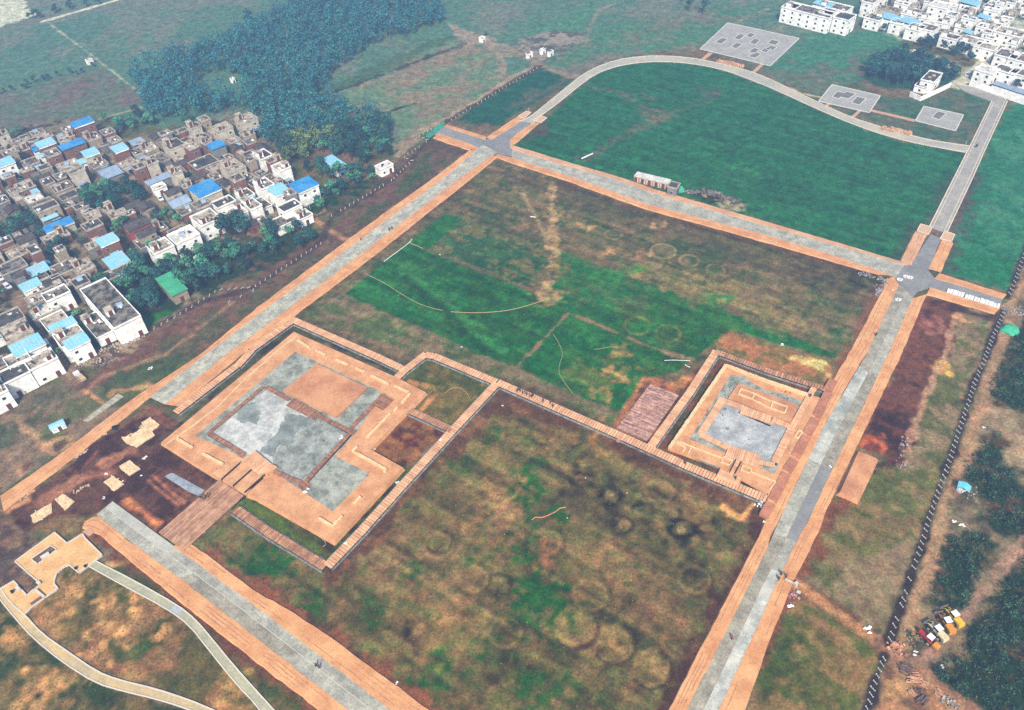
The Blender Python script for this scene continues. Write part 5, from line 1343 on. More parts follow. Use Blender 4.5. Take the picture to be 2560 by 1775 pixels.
def house(pos, a, b, st=1, wall='tan', roof='flat', ex='', rz=AX, front='x', name='village_house', hs=3.2):
    """house with its +x side to the track; pos = centre of the roof on sheet, or world point"""
    h = hs * st + .2
    c = gp(*pos, h) if len(pos) == 3 else pos
    root = thing(name, None, 'house', (c[0], c[1], 0), rz)
    W_ = WMAT[wall]
    mb = MB(); mb.box((0, 0), a, b, -.3, h)
    mb.build('wall', W_, root)
    tin = roof in ('blue', 'cyan', 'pale', 'green')
    if roof == 'gable':
        mb = MB()
        e, r_ = .35, min(a, b) * .24
        if a < b:
            mb.face([(-a / 2 - e, -b / 2 - e, h - .05), (0, -b / 2 - e, h + r_), (0, b / 2 + e, h + r_), (-a / 2 - e, b / 2 + e, h - .05)])
            mb.face([(a / 2 + e, b / 2 + e, h - .05), (0, b / 2 + e, h + r_), (0, -b / 2 - e, h + r_), (a / 2 + e, -b / 2 - e, h - .05)])
            for s in (-1, 1): mb.face([(-a / 2, s * b / 2, h), (a / 2, s * b / 2, h), (0, s * b / 2, h + r_ - .1)])
        else:
            mb.face([(-a / 2 - e, -b / 2 - e, h - .05), (a / 2 + e, -b / 2 - e, h - .05), (a / 2 + e, 0, h + r_), (-a / 2 - e, 0, h + r_)])
            mb.face([(a / 2 + e, b / 2 + e, h - .05), (-a / 2 - e, b / 2 + e, h - .05), (-a / 2 - e, 0, h + r_), (a / 2 + e, 0, h + r_)])
            for s in (-1, 1): mb.face([(s * a / 2, -b / 2, h), (s * a / 2, b / 2, h), (s * a / 2, 0, h + r_ - .1)])
        mb.build('roof', RMAT['gable'] if 'p' not in ex else RMAT['pale'], root)
    elif tin:
        mb = MB()
        z0, z1 = h + .55, h + 1.0
        mb.face([(-a / 2 - .3, -b / 2 - .3, z1), (a / 2 + .4, -b / 2 - .3, z0), (a / 2 + .4, b / 2 + .3, z0), (-a / 2 - .3, b / 2 + .3, z1)])
        mb.face([(-a / 2 - .3, -b / 2 - .3, z1 - .1), (a / 2 + .4, -b / 2 - .3, z0 - .1), (a / 2 + .4, b / 2 + .3, z0 - .1), (-a / 2 - .3, b / 2 + .3, z1 - .1)])
        k = max(3, int(b / .9))
        for j in range(k + 1):      # ribs of the sheet
            y = -b / 2 - .3 + (b + .6) * j / k
            mb.face([(-a / 2 - .3, y - .04, z1 + .05), (a / 2 + .4, y - .04, z0 + .05), (a / 2 + .4, y + .04, z0 + .05), (-a / 2 - .3, y + .04, z1 + .05)])
        rf = mb.build('roof', RMAT[roof], root)
        mb = MB(); mb.box((0, 0), a - .02, b - .02, h, h + .14); mb.build('roof_slab', RMAT['flat'], root)
        mb = MB()
        for x in (-1, 1):
            for y in (-1, 0, 1): mb.box((x * (a / 2 - .2), y * (b / 2 - .2)), .14, .14, h + .14, h + (.9 if x < 0 else .5))
        mb.build('roof_post', M_POST, root)
        if 'w' in ex:
            mb = MB(); mb.box((a / 2 + .3, 0), .1, b + .4, h - .1, h + .5); mb.build('fascia', WMAT['white'], root)
    else:
        mb = MB(); mb.box((0, 0), a + .3, b + .3, h, h + .16, top=1); mb.build('roof', [M_PARA, RMAT[roof]], root)
        mb = MB(); ph = .55 if st > 1 else .35
        for s in (-1, 1):
            mb.box((s * (a / 2 + .02), 0), .2, b + .2, h + .16, h + .16 + ph); mb.box((0, s * (b / 2 + .02)), a - .16, .2, h + .16, h + .16 + ph)
        mb.build('parapet', M_PARA if wall != 'white' else WMAT['white'], root)
        if 't' in ex:
            y = random.choice((-.25, .25)) * b
            x = random.choice((-.3, 0, .2)) * a
            mb = MB(); mb.box((x, y), 2.6, 2.2, h + .16, h + 2.2); tw = mb.build('stair_tower', WMAT['cream' if wall not in ('white',) else 'white'], root)
            mb = MB(); mb.box((x, y), 2.9, 2.5, h + 2.2, h + 2.34); mb.build('tower_roof', RMAT['tan'], tw)
            put(DOOR, 'door', tw, (x + 1.33, y, h + .16))
        if 's' in ex:
            mb = MB(); x, y = random.uniform(-.2, .2) * a, random.uniform(-.3, .3) * b
            mb.face([(x - .6, y - .9, h + 1.1), (x + .6, y - .9, h + .4), (x + .6, y + .9, h + .4), (x - .6, y + .9, h + 1.1)]); mb.tube([(x - .65, y - 1, h + 1.2), (x - .65, y + 1, h + 1.2)], .2)
            for q in (-1, 1): mb.box((x - .5, y + q * .8), .08, .08, h + .16, h + 1.1)
            mb.build('solar_heater', RMAT['pale'], root)
        mb = MB()
        for k in range(random.randint(3, 7)):
            sx, sy = random.uniform(.3, 1.5), random.uniform(.3, .9)
            mb.box((random.uniform(-.4, .4) * a, random.uniform(-.4, .4) * b), sx, sy, h + .15, h + .16 + random.uniform(.1, .7), random.choice((0, 0, .2)), random.choice((0, 0, 1, 1, 2, 3)))
        tag(mb.build('roof_clutter', [M_PARA, RMAT['dark'], WMAT['brick'], WMAT['white']], root), kind='stuff')
    n1, n2 = max(1, int(b / 3.0)), max(1, int(a / 4.0))
    for f in range(st):
        for k in range(n1):
            y = (k + .5) / n1 * b - b / 2
            if f == 0 and k == n1 // 2:
                put(DOOR, 'door', root, (a / 2 + .03, y, 0.02))
            elif random.random() < .45:
                put(WIN, 'window', root, (a / 2 + .03, y, f * hs + hs * .34))
        for k in range(n2):
            x = (k + .5) / n2 * a - a / 2
            if front == 'y' or (st > 1 and k % 2 == 0 and random.random() < .6):
                put(WIN, 'window', root, (x, -b / 2 - .03, f * hs + hs * .34), -math.pi / 2)
    if 'y' in ex or 'z' in ex:      # walled yard with a low wing
        d = random.uniform(4.5, 6.5) * (1 if 'y' in ex else -1)
        x0, x1 = (a / 2, a / 2 + d) if d > 0 else (-a / 2, -a / 2 + d)
        mb = MB()
        for s in (-1, 1): mb.bar((x0, s * (b / 2 - .1)), (x1, s * (b / 2 - .1)), .24, -.2, 2.0)
        mb.bar((x1, -b / 2), (x1, b / 2 - 3), .24, -.2, 2.2); mb.bar((x1, b / 2 - 1.2), (x1, b / 2), .24, -.2, 2.2)
        mb.build('yard_wall', WMAT[random.choice(('brick', 'tan', 'grey', 'cream'))], root)
        wx, s = (x0 + x1) / 2, random.choice((-1, 1))
        mb = MB(); mb.box((wx, s * (b / 2 - 1.6)), abs(d) * .8, 2.6, -.2, 2.6); wg = mb.build('wing', WMAT[random.choice(('tan', 'grey', 'cream'))], root)
        mb = MB(); mb.box((wx, s * (b / 2 - 1.6)), abs(d) * .8 + .3, 2.9, 2.6, 2.74); mb.build('wing_roof', RMAT[random.choice(('flat', 'tan', 'flat', 'cyan', 'dark', 'flat', 'tan'))], wg)
    if 'c' in ex:      # little tin canopy beside the wall
        y = random.uniform(-.2, .2) * b
        mb = MB(); x0, x1 = a / 2 + .05, a / 2 + 2.4
        mb.prism([(x0, y - 1.6), (x1, y - 1.6), (x1, y + 1.6), (x0, y + 1.6)], 2.5, 2.58)
        cn = mb.build('canopy', RMAT[random.choice(('cyan', 'blue', 'pale'))], root)
        for q in (-1.4, 1.4):
            mb = MB(); mb.box((x1 - .2, y + q), .1, .1, 0, 2.5); mb.build('canopy_post', M_POST, cn)
    HOUSES.append((root, c, a, b, st, wall, roof, name))
    return root


H = [  # sheet, x, y, along, across, storeys, wall, roof, extras
    (0, 740, 1110, 5.5, 9.5, 2, 'brick', 'blue', 'w'), (0, 410, 1295, 5.5, 7.5, 2, 'brick', 'cyan', 'wz'), (0, 345, 1350, 3.2, 4.5, 1, 'white', 'blue', ''), (0, 405, 1400, 3.2, 4.5, 1, 'white', 'cyan', ''), (0, 650, 1310, 5, 10.5, 2, 'brick', 'blue', ''), (0, 590, 1225, 6, 7, 1, 'tan', 'tan', 'ts'),
    (0, 815, 1380, 5.5, 6, 2, 'cream', 'cyan', 'wy'), (0, 1075, 1340, 6, 6, 2, 'brick', 'cyan', 'wy'), (0, 830, 1235, 7, 6, 2, 'tan', 'flat', 't'), (0, 940, 1285, 6, 6, 1, 'grey', 'flat', 'y'), (0, 1235, 1285, 5, 5.5, 1, 'tan', 'pale', ''), (0, 1335, 1330, 8, 6.5, 1, 'tan', 'tan', 'ty'),
    (0, 1560, 1300, 9, 7.5, 2, 'cream', 'dark', 'tty'), (0, 1820, 1245, 7, 6, 2, 'cream', 'dark', 't'), (0, 1945, 1315, 5.5, 6.5, 2, 'grey', 'blue', 'y'), (0, 1995, 1150, 7, 8, 2, 'cream', 'tan', 'tz'), (0, 2210, 1070, 8, 8.5, 2, 'cream', 'tan', 'tc'), (0, 2090, 1260, 6, 6, 1, 'tan', 'tan', 'c'),
    (0, 35, 1470, 6, 8, 2, 'white', 'cyan', 'w'), (0, 185, 1340, 7, 7, 1, 'brick', 'flat', 't'), (0, 270, 1460, 7, 7, 1, 'brick', 'flat', 'y'), (0, 470, 1380, 7, 6, 2, 'brick', 'flat', ''), (0, 620, 1490, 9, 9, 1, 'tan', 'tan', 'sy'), (0, 880, 1470, 8, 7, 1, 'grey', 'flat', 't'), (0, 750, 1460, 4, 4, 1, 'white', 'cyan', ''),
    (0, 1000, 1560, 8, 8, 1, 'grey', 'pale', ''), (0, 1130, 1475, 5, 6, 1, 'cream', 'tan', 'c'), (0, 1245, 1500, 5, 5, 2, 'brick', 'dark', ''), (0, 1420, 1430, 9, 8, 1, 'grey', 'flat', 'y'), (0, 1590, 1480, 5, 9, 1, 'red', 'gable', ''), (0, 1830, 1460, 9, 11, 1, 'brick', 'dark', 'y'), (0, 2090, 1500, 10, 8, 2, 'cream', 'tan', 'tt'), (0, 2250, 1390, 6, 6, 1, 'tan', 'flat', ''),
    (10, 60, 1395, 8, 6, 2, 'white', 'dark', 'tt'), (10, 225, 1505, 7, 6, 2, 'white', 'tan', 'tc'), (10, 700, 1470, 11, 5.5, 1, 'white', 'cyan', 'c'), (10, 1150, 1490, 4.5, 7, 1, 'white', 'white', ''),
    (1, 1430, 25, 3.5, 11, 1, 'grey', 'pale', ''), (1, 1425, 80, 4, 5.5, 1, 'white', 'white', ''), (1, 1605, 215, 7, 8, 1, 'grey', 'gable', 'p'), (1, 1845, 110, 10, 10, 2, 'cream', 'blue', 'wy'), (1, 2010, 225, 6, 8.5, 2, 'white', 'dark', ''), (1, 2130, 310, 7, 6.5, 2, 'white', 'tan', 'tc'), (1, 2200, 150, 7, 6, 1, 'white', 'flat', 'tc'), (1, 2265, 245, 8, 5, 2, 'white', 'tan', 't'),
    (1, 1850, 365, 10, 9, 2, 'white', 'tan', 'tt'), (1, 1650, 520, 8.5, 10, 2, 'white', 'white', 's'), (1, 1225, 415, 6.5, 9, 2, 'red', 'gable', ''), (1, 1300, 490, 5, 7, 2, 'tan', 'gable', ''), (1, 1330, 570, 7.5, 9, 1, 'grey', 'dark', ''), (1, 1440, 620, 8, 8, 2, 'white', 'tan', 't'), (1, 965, 570, 5.5, 7, 2, 'brick', 'cyan', 'wc'), (1, 1050, 755, 8, 7.5, 1, 'brick', 'cyan', 'w'),
    (1, 1055, 850, 6, 9, 1, 'brick', 'flat', 'c'), (1, 1055, 320, 3.5, 7, 1, 'cream', 'tan', ''), (1, 830, 345, 6, 5.5, 2, 'brick', 'tan', 'z'), (1, 830, 430, 6, 7, 2, 'brick', 'dark', ''), (1, 640, 155, 6, 9.5, 1, 'grey', 'dark', ''), (1, 560, 85, 7, 8, 1, 'tan', 'flat', 't'), (1, 225, 75, 8, 7, 1, 'brick', 'tan', 'ty'), (1, 305, 190, 7, 7, 1, 'grey', 'white', 'y'),
    (1, 415, 265, 6, 9, 2, 'tan', 'dark', 'c'), (1, 105, 285, 6, 5, 1, 'brick', 'gable', ''), (1, 450, 365, 3, 6, 1, 'grey', 'cyan', ''), (1, 530, 435, 4.5, 11, 1, 'cream', 'blue', 'w'), (1, 500, 530, 6, 10, 1, 'brick', 'tan', 't'), (1, 180, 670, 6.5, 9, 1, 'brick', 'tan', 'z'), (1, 110, 800, 8, 9.5, 1, 'grey', 'flat', 'c'), (1, 350, 835, 6, 6.5, 1, 'white', 'cyan', 'z'),
    (1, 365, 895, 5, 8, 1, 'grey', 'flat', ''), (1, 278, 975, 4.5, 6.5, 1, 'white', 'cyan', 'w'), (1, 450, 945, 6.5, 9, 1, 'grey', 'dark', ''), (1, 560, 820, 8, 11, 1, 'tan', 'flat', 'y'), (1, 745, 800, 8, 7, 1, 'tan', 'tan', 't'), (1, 505, 1045, 6, 8.5, 2, 'white', 'flat', ''), (1, 400, 1195, 6, 10, 1, 'cream', 'white', 't'), (1, 320, 1090, 6, 6, 1, 'tan', 'tan', 'c'),
    (1, 500, 1290, 9, 8, 1, 'white', 'tan', 'w'), (1, 570, 1340, 4.5, 8, 2, 'white', 'cyan', 'w'), (1, 630, 1430, 9, 8.5, 2, 'white', 'tan', 't'), (1, 690, 1480, 5, 7, 2, 'white', 'cyan', 'w'), (1, 80, 1270, 8, 9, 2, 'tan', 'dark', ''), (1, 150, 1390, 8, 9, 2, 'cream', 'tan', 't'), (1, 250, 1520, 6.5, 9.5, 2, 'white', 'cyan', 'w'),
    (2, 370, 45, 6.5, 9, 2, 'white', 'tan', 't'), (2, 75, 190, 7, 12, 2, 'white', 'dark', ''), (2, 160, 40, 7, 7, 2, 'white', 'tan', ''), (2, -90, 330, 8, 9, 2, 'white', 'tan', 't'), (1, -60, 1400, 9, 9, 1, 'white', 'cyan', ''),
    (11, 430, 75, 8, 9.5, 2, 'white', 'blue', 'w'), (11, 205, 120, 7, 6.5, 2, 'white', 'cyan', 'wz'), (11, 70, 60, 8, 6, 2, 'white', 'flat', 't'), (11, 300, 260, 6, 8.5, 2, 'white', 'dark', ''), (11, 255, 385, 7, 10, 1, 'white', 'flat', 'z'), (11, 420, 335, 6, 6, 1, 'white', 'flat', 't'), (11, 40, 240, 9, 6, 1, 'white', 'flat', ''),
]
BIG = [(1, 960, 1120), ]
for r in H:
    house(r[:3], r[3] * .88, r[4] * .88, *r[5:], hs=2.9)
# the long white compound at the track: long right wing and front wall range
house((1, 990, 1130), 27, 8.5, 2, 'white', 'flat', 'tts')
house((1, 870, 1330), 13, 5, 1, 'white', 'flat', 't')
# infill between them, in lanes
VPOLY = PL(0, 0, (-500, 1400), (640, 1200), (900, 1200), (1170, 1330), (1900, 1180), (2250, 1200), 10, (250, 1580), 11, (450, 300), (200, 420), 1, (2200, 500), (1650, 650), (1200, 830), (860, 900), (1150, 1290), (700, 1500), 2, (560, 60), (300, 100), (60, 240), (-500, 400))
NOBUILD = [PL(0, 1, (680, 130), (1000, 60), (1330, 60), (1330, 250), (1000, 330), (850, 380)), PL(0, 1, (-200, 380), (380, 350), (430, 560), (180, 630), (-200, 640)), PL(0, 1, (290, 650), (640, 580), (720, 720), (420, 800)), PL(0, 1, (1010, 370), (1150, 330), (1180, 520), (1090, 560)), PL(0, 1, (1350, 400), (1600, 330), (1640, 450), (1420, 500)), PL(0, 1, (-200, 1040), (190, 1050), (200, 1220), (-200, 1260)),
           PL(0, 1, (840, 850), (1190, 1400), (1290, 1390), (2000, 900), (2301, 550), (1700, 600), (1180, 720)), PL(0, 1, (560, 1100), (760, 1110), (760, 1240), (560, 1240)), PL(0, 1, (640, 1200), (800, 1230), (830, 1400), (690, 1390))]
LANES = [PL(0, 1, (-500, 600), (0, 1000), (180, 1130), (300, 1400), (450, 1590), 2, (700, 240)), PL(0, 0, (780, 1250), (1150, 1596), 1, (1330, 60), (1480, 300), (1650, 480)), PL(0, 1, (560, 420), (680, 620), (860, 860))]


def inpoly(p, poly):
    x, y = p; c = False
    for i in range(len(poly)):
        (x1, y1), (x2, y2) = poly[i], poly[i - 1]
        if (y1 > y) != (y2 > y) and x < (x2 - x1) * (y - y1) / (y2 - y1) + x1: c = not c
    return c


def dline(p, pts):
    b = 1e9
    for (ax, ay), (bx, by) in zip(pts, pts[1:]):
        ex, ey = bx - ax, by - ay
        t = max(0, min(1, ((p[0] - ax) * ex + (p[1] - ay) * ey) / (ex * ex + ey * ey + 1e-9)))
        b = min(b, math.hypot(p[0] - ax - t * ex, p[1] - ay - t * ey))
    return b


def overlap(c, a, b, rz, pad_=.3):
    ca, sa = math.cos(rz), math.sin(rz)
    for (r, q, a2, b2, *_r) in HOUSES:
        dx, dy = c[0] - q[0], c[1] - q[1]
        u, v = dx * ca + dy * sa, -dx * sa + dy * ca
        if abs(u) < (a + a2) / 2 + pad_ and abs(v) < (b + b2) / 2 + pad_:
            return True
    return False


R2 = random.Random(23)
e1 = Vector((math.cos(AX), math.sin(AX))); e2 = Vector((-e1.y, e1.x))
cen = Vector((-165, 270)); nfill = 0
for i in range(-43, 43):
    for j in range(-50, 50):
        p = cen + e1 * (i * 3.3) + e2 * (j * 2.9)
        p = (p.x + R2.uniform(-1, 1), p.y + R2.uniform(-1, 1))
        if not inpoly(p, VPOLY) or any(inpoly(p, q) for q in NOBUILD) or p[0] < -255: continue
        a, b = R2.uniform(2.8, 6), R2.uniform(3, 6.2)
        if any(dline(p, l) < 2 + b / 2 for l in LANES) or overlap(p, a, b, AX, .25): continue
        if R2.random() < .1: continue
        house(p, a, b, 1 if R2.random() < .75 else 2, R2.choice(('brick', 'brick', 'tan', 'grey', 'tan', 'brick', 'cream')), R2.choice(('flat', 'flat', 'tan', 'dark', 'dark', 'flat', 'tan', 'gable', 'flat', 'flat')), R2.choice(('', 't', 's', 'c', 't', 'y', 'z')), AX + R2.uniform(-.05, .05))
        nfill += 1
ORD = ['', 'first', 'second', 'third', 'fourth', 'fifth', 'sixth', 'seventh', 'eighth', 'ninth', 'tenth', 'eleventh', 'twelfth', 'thirteenth', 'fourteenth', 'fifteenth', 'sixteenth', 'seventeenth', 'eighteenth', 'nineteenth', 'twentieth', 'twenty-first', 'twenty-second', 'twenty-third', 'twenty-fourth', 'twenty-fifth', 'twenty-sixth', 'twenty-seventh', 'twenty-eighth', 'twenty-ninth', 'thirtieth', 'thirty-first', 'thirty-second', 'thirty-third', 'thirty-fourth', 'thirty-fifth']


CARD = ['', 'one', 'two', 'three', 'four', 'five', 'six', 'seven', 'eight', 'nine', 'ten', 'eleven', 'twelve', 'thirteen', 'fourteen', 'fifteen', 'sixteen', 'seventeen', 'eighteen', 'nineteen', 'twenty', 'twenty-one', 'twenty-two', 'twenty-three', 'twenty-four', 'twenty-five', 'twenty-six', 'twenty-seven', 'twenty-eight', 'twenty-nine', 'thirty']


def name_rows(lst, e_along, e_across, width, where, near, grp):
    rows = {}
    for h_ in lst:
        c = Vector(h_[1])
        rows.setdefault(int(math.floor(c.dot(e_across) / width)), []).append((c.dot(e_along), h_))
    for ri, k in enumerate(sorted(rows), 1):
        for oi, (_, h_) in enumerate(sorted(rows[k], key=lambda t: -t[0]), 1):
            root, c, a, b, st, wall, roof, nm = h_
            kind = {1: 'low', 2: 'two-storey', 3: 'three-storey'}[st]
            root['label'] = f"{kind} {wall} house, {ROOFNAME[roof]}, {ORD[oi]} from {near} in {where} {CARD[ri]}"
            root['group'] = grp


name_rows(HOUSES, e1, e2, 9.0, 'village row', 'the track', 'houses of the left village')
NV = len(HOUSES)
# ---- the far town, upper right
TX_ = math.radians(-45)


def town(t, x, y, a, b, st, roof='flat', ex='', wall='white', rz=TX_):
    return house((t, x, y), a, b, st, wall, roof, ex, rz, 'y', 'town_house', 2.35)


town(30, 370, 95, 26, 9, 3, 'flat', ''); town(30, 690, 150, 8, 9, 3, 'dark', ''); town(30, 600, 60, 16, 8, 3, 'flat', 'tt'); town(30, 500, 45, 9, 6, 3, 'cyan', ''); town(30, 230, 60, 5, 7, 4 - 1, 'flat', 't'); town(30, 545, 110, 7, 8, 3, 'dark', '')
town(30, 1085, 160, 9, 7, 2, 'cyan', ''); town(30, 1270, 200, 8, 7, 2, 'cyan', ''); town(30, 1170, 200, 6, 6, 2, 'white', ''); town(30, 960, 160, 8, 7, 2, 'flat', 't'); town(30, 1440, 250, 8, 8, 2, 'flat', ''); town(30, 920, 10, 6, 7, 3, 'flat', ''); town(30, 1330, 250, 7, 8, 2, 'white', 't')
town(30, 1550, 50, 9, 8, 3, 'white', ''); town(30, 1820, 30, 8, 7, 2, 'cyan', ''); town(30, 1480, 10, 6, 7, 2, 'flat', ''); town(30, 1640, 330, 8, 6, 2, 'flat', 't'); town(30, 1840, 370, 9, 8, 2, 'tan', 't'); town(30, 1960, 420, 9, 7, 2, 'tan', ''); town(30, 2160, 490, 9, 9, 2, 'flat', ''); town(30, 2270, 520, 8, 9, 2, 'flat', 't'); town(30, 2180, 290, 12, 9, 2, 'tan', 't')
town(30, 1970, 630, 8, 7, 2, 'white', '', rz=math.radians(-50)); town(30, 2150, 630, 9, 7, 2, 'flat', '', rz=math.radians(-50)); town(30, 2290, 660, 9, 7, 2, 'flat', '', rz=math.radians(-50))
town(30, 1470, 695, 5.5, 11, 2, 'dark', '', rz=math.radians(-42)); town(30, 1395, 760, 5, 7, 1, 'dark', '', rz=math.radians(-42))
TPOLY = PL(0, 30, (840, -60), (900, 180), (1190, 320), (1500, 290), (1580, 380), (1950, 540), (2301, 660), (2500, 700), (2700, 300), (2500, -300), (1200, -200))
LN2 = [PL(0, 30, (1720, 760), (1960, 560), (2301, 270), (2500, 100))]
te1 = Vector((math.cos(TX_), math.sin(TX_))); te2 = Vector((-te1.y, te1.x)); cen = Vector((240, 410))
for i in range(-30, 30):
    for j in range(-32, 32):
        p = cen + te1 * (i * 4.2) + te2 * (j * 5.6)
        p = (p.x + R2.uniform(-.8, .8), p.y + R2.uniform(-.8, .8))
        if not inpoly(p, TPOLY) or p[1] > 520 or p[0] > 318: continue
        a, b = R2.uniform(3.5, 7.2), R2.uniform(3.5, 5.6)
        if dline(p, LN2[0]) < 2 + b / 2 or overlap(p, a, b, TX_, .4) or R2.random() < .1: continue
        house(p, a, b, R2.choice((1, 1, 2, 2)), R2.choice(('white', 'white', 'cream', 'white', 'grey')), R2.choice(('flat', 'flat', 'white', 'white', 'dark', 'flat', 'flat', 'cyan')), R2.choice(('', 't', '', 's', 't')), TX_ + R2.uniform(-.03, .03), 'y', 'town_house', 2.35)
name_rows(HOUSES[NV:], te1, te2, 7.0, 'far town row', 'the fields', 'houses of the far town')


def free_wall(label, pts, h, wall='white', wd=.3, name='boundary_wall'):
    mb = MB()
    for a, b in zip(pts, pts[1:]):
        mb.bar(a, b, wd, -.2, h); mb.bar(a, b, wd + .12, h, h + .1)
    return tag(mb.build(name, WMAT[wall], None, (*pts[0], 0)), label, 'wall')


free_wall('long bright white wall beside the corner of the kerbed road', PL(1.6, 30, (1815, 742), (2301, 905), (2600, 1000)), 2.6)
free_wall('white wall folded round the lone narrow house near the pads', PL(1, 30, (1275, 845), (1375, 890), (1640, 765)), 2.0)
LS_ = house((30, 2270, 800), 22, 3.6, 1, 'white', 'pale', '', math.radians(-52), 'y', 'long_shed'); LS_.scale = (1, 1, .62); LS_['label'] = 'long shed with pale roof behind the bright white wall at the road corner'
SH = house((1, 1545, 970), 12, 5, 1, 'tan', 'green', '', AX, 'x', 'green_shed'); SH['label'] = 'long shed with green sheet roof among trees by the track'
for lab, p, a, b, rf in (('lone white hut in the far field at upper left', (0, 790, 515), 4, 5, 'white'), ('small white hut beside a dark bush at the far track junction', (10, 2030, 315), 4, 4, 'white'), ('low white hut on the dump ground, leftmost of three', (20, 155, 455), 2.6, 6, 'white'), ('low white hut on the dump ground in the middle', (20, 275, 420), 2.6, 5, 'white'), ('low white hut on the dump ground, farthest right', (20, 345, 440), 2.4, 5.5, 'tan'), ('small white hut in the clearing of the wood', (0, 2080, 680), 3, 3, 'white'), ('white hut at the pond side of the far town grove', (30, 1310, 435), 4, 4, 'white')):
    hut_ = house(p, a * .75, b * .75, 1, 'white', rf, '', AX + .1, 'x', 'field_hut'); hut_['label'] = lab; hut_.scale = (.8, .8, .62)
free_wall('broken white wall with openings at the village edge by the grove', PL(1, 1, (1745, 735), (1880, 665), (1985, 680)), 2.0)
free_wall('white yard wall running out from the long white compound', PL(1, 1, (1190, 1400), (1290, 1370)), 1.8)
free_wall('low pale wall in the wood behind the blue roofed shed', PL(.5, 10, (765, 1210), (870, 1285)), .8, 'cream')
free_wall('low stone wall before the white roadside houses at lower left', PL(.5, 2, (0, 420), (235, 330)), 1.0, 'tan')

print('HOUSES', NV, len(HOUSES) - NV)
# ------------------------------------------------------------------ trees
def leafmat(name, c1, c2):
    return mat(name, c1, c2, .16, fine=3, amt=.3, rough=.8, spec=.15, island=.45, objvar=.45, thr=(.38, .62))


LEAF = [leafmat('dark blue green leaves', S(24, 60, 62, .95), S(38, 76, 64, .95)), leafmat('deep green leaves', S(40, 88, 68, 1.35), S(62, 106, 70, 1.1)), leafmat('yellow green leaves', S(118, 136, 78), S(92, 118, 74)), leafmat('brown green leaves', S(96, 98, 64), S(78, 90, 60))]
M_BARK = mat('bark', S(86, 70, 58), fine=3, amt=.3)


def leaf_quads(mb, R, c, r, n, size, flat=.8, mi=0):
    for _ in range(n):
        d = Vector((R.gauss(0, 1), R.gauss(0, 1), R.gauss(0, 1) + .35))
        d.normalize()
        q = Vector(c) + Vector((d.x * r, d.y * r, d.z * r * flat)) * (R.uniform(.45, 1.0) ** .5)
        nrm = (d + Vector((R.uniform(-.6, .6), R.uniform(-.6, .6), R.uniform(-.2, .8)))).normalized()
        u = nrm.cross(Vector((R.uniform(-1, 1), R.uniform(-1, 1), R.uniform(-1, 1))))
        if u.length < .05: continue
        u.normalize(); v = nrm.cross(u)
        s = size * R.uniform(.6, 1.3)
        mb.face([q - u * s, q - v * s * .6, q + u * s, q + v * s * .6], mi)


def make_tree(seed, leaf, hgt, rad, tall=1.0):
    R = random.Random(seed)
    root = thing('broadleaf_tree', None, 'tree')
    tk = MB()
    top = hgt * .62
    tk.tube([(0, 0, -.2), (.1, 0, top * .5), (.05, .1, top)], [.22, .16, .08], 6)
    lobes = []
    for k in range(R.randint(6, 8)):
        a = k * 2.4 + R.uniform(-.4, .4); rr = rad * R.uniform(.3, .68)
        z = hgt * R.uniform(.45, .8) * tall
        c = (math.cos(a) * rr, math.sin(a) * rr, z)
        lobes.append((c, rad * R.uniform(.36, .58)))
        tk.tube([(0.05, 0, top * R.uniform(.35, .7)), (c[0] * .6, c[1] * .6, z * .85), c], [.09, .06, .03], 4)
    lobes.append(((0, 0, hgt * .78), rad * .55))
    tk.build('trunk', M_BARK, root)
    cr = MB()
    for c, r in lobes:
        leaf_quads(cr, R, c, r, 46, .42)
    cr.build('crown', leaf, root)
    return root


PROTO = [make_tree(1, LEAF[0], 7.5, 2.7), make_tree(2, LEAF[0], 9, 2.5, 1.08), make_tree(3, LEAF[1], 7, 3.0), make_tree(4, LEAF[1], 6, 2.6), make_tree(5, LEAF[2], 8, 2.8), make_tree(6, LEAF[3], 6, 2.6)]
used = set()


def tree(p, kind, s, label, group):
    src = PROTO[kind]
    if kind in used:
        o = copy_tree(src)
    else:
        o = src; used.add(kind)
    o.location = (p[0], p[1], -.05)
    o.rotation_euler = (0, 0, random.random() * 6.28)
    o.scale = (s * random.uniform(.9, 1.1), s * random.uniform(.9, 1.1), s * random.uniform(.85, 1.15))
    o['label'] = label
    if group: o['group'] = group
    return o


def scatter(poly, step, jit=.45, seed=3):
    R = random.Random(seed)
    xs, ys = [p[0] for p in poly], [p[1] for p in poly]
    out = []
    y = min(ys); row = 0
    while y < max(ys):
        x = min(xs) + (row % 2) * step / 2
        while x < max(xs):
            p = (x + R.uniform(-jit, jit) * step, y + R.uniform(-jit, jit) * step)
            if inpoly(p, poly): out.append(p)
            x += step
        y += step * .87; row += 1
    return out


def clear_of_houses(p, r=1.2):
    for (rt_, q, a, b, *_x) in HOUSES:
        if abs(p[0] - q[0]) + abs(p[1] - q[1]) > 34: continue
        ca, sa = math.cos(rt_.rotation_euler.z), math.sin(rt_.rotation_euler.z)
        dx, dy = p[0] - q[0], p[1] - q[1]
        u, v = dx * ca + dy * sa, -dx * sa + dy * ca
        if abs(u) < a / 2 + r and abs(v) < b / 2 + r: return False
    return True


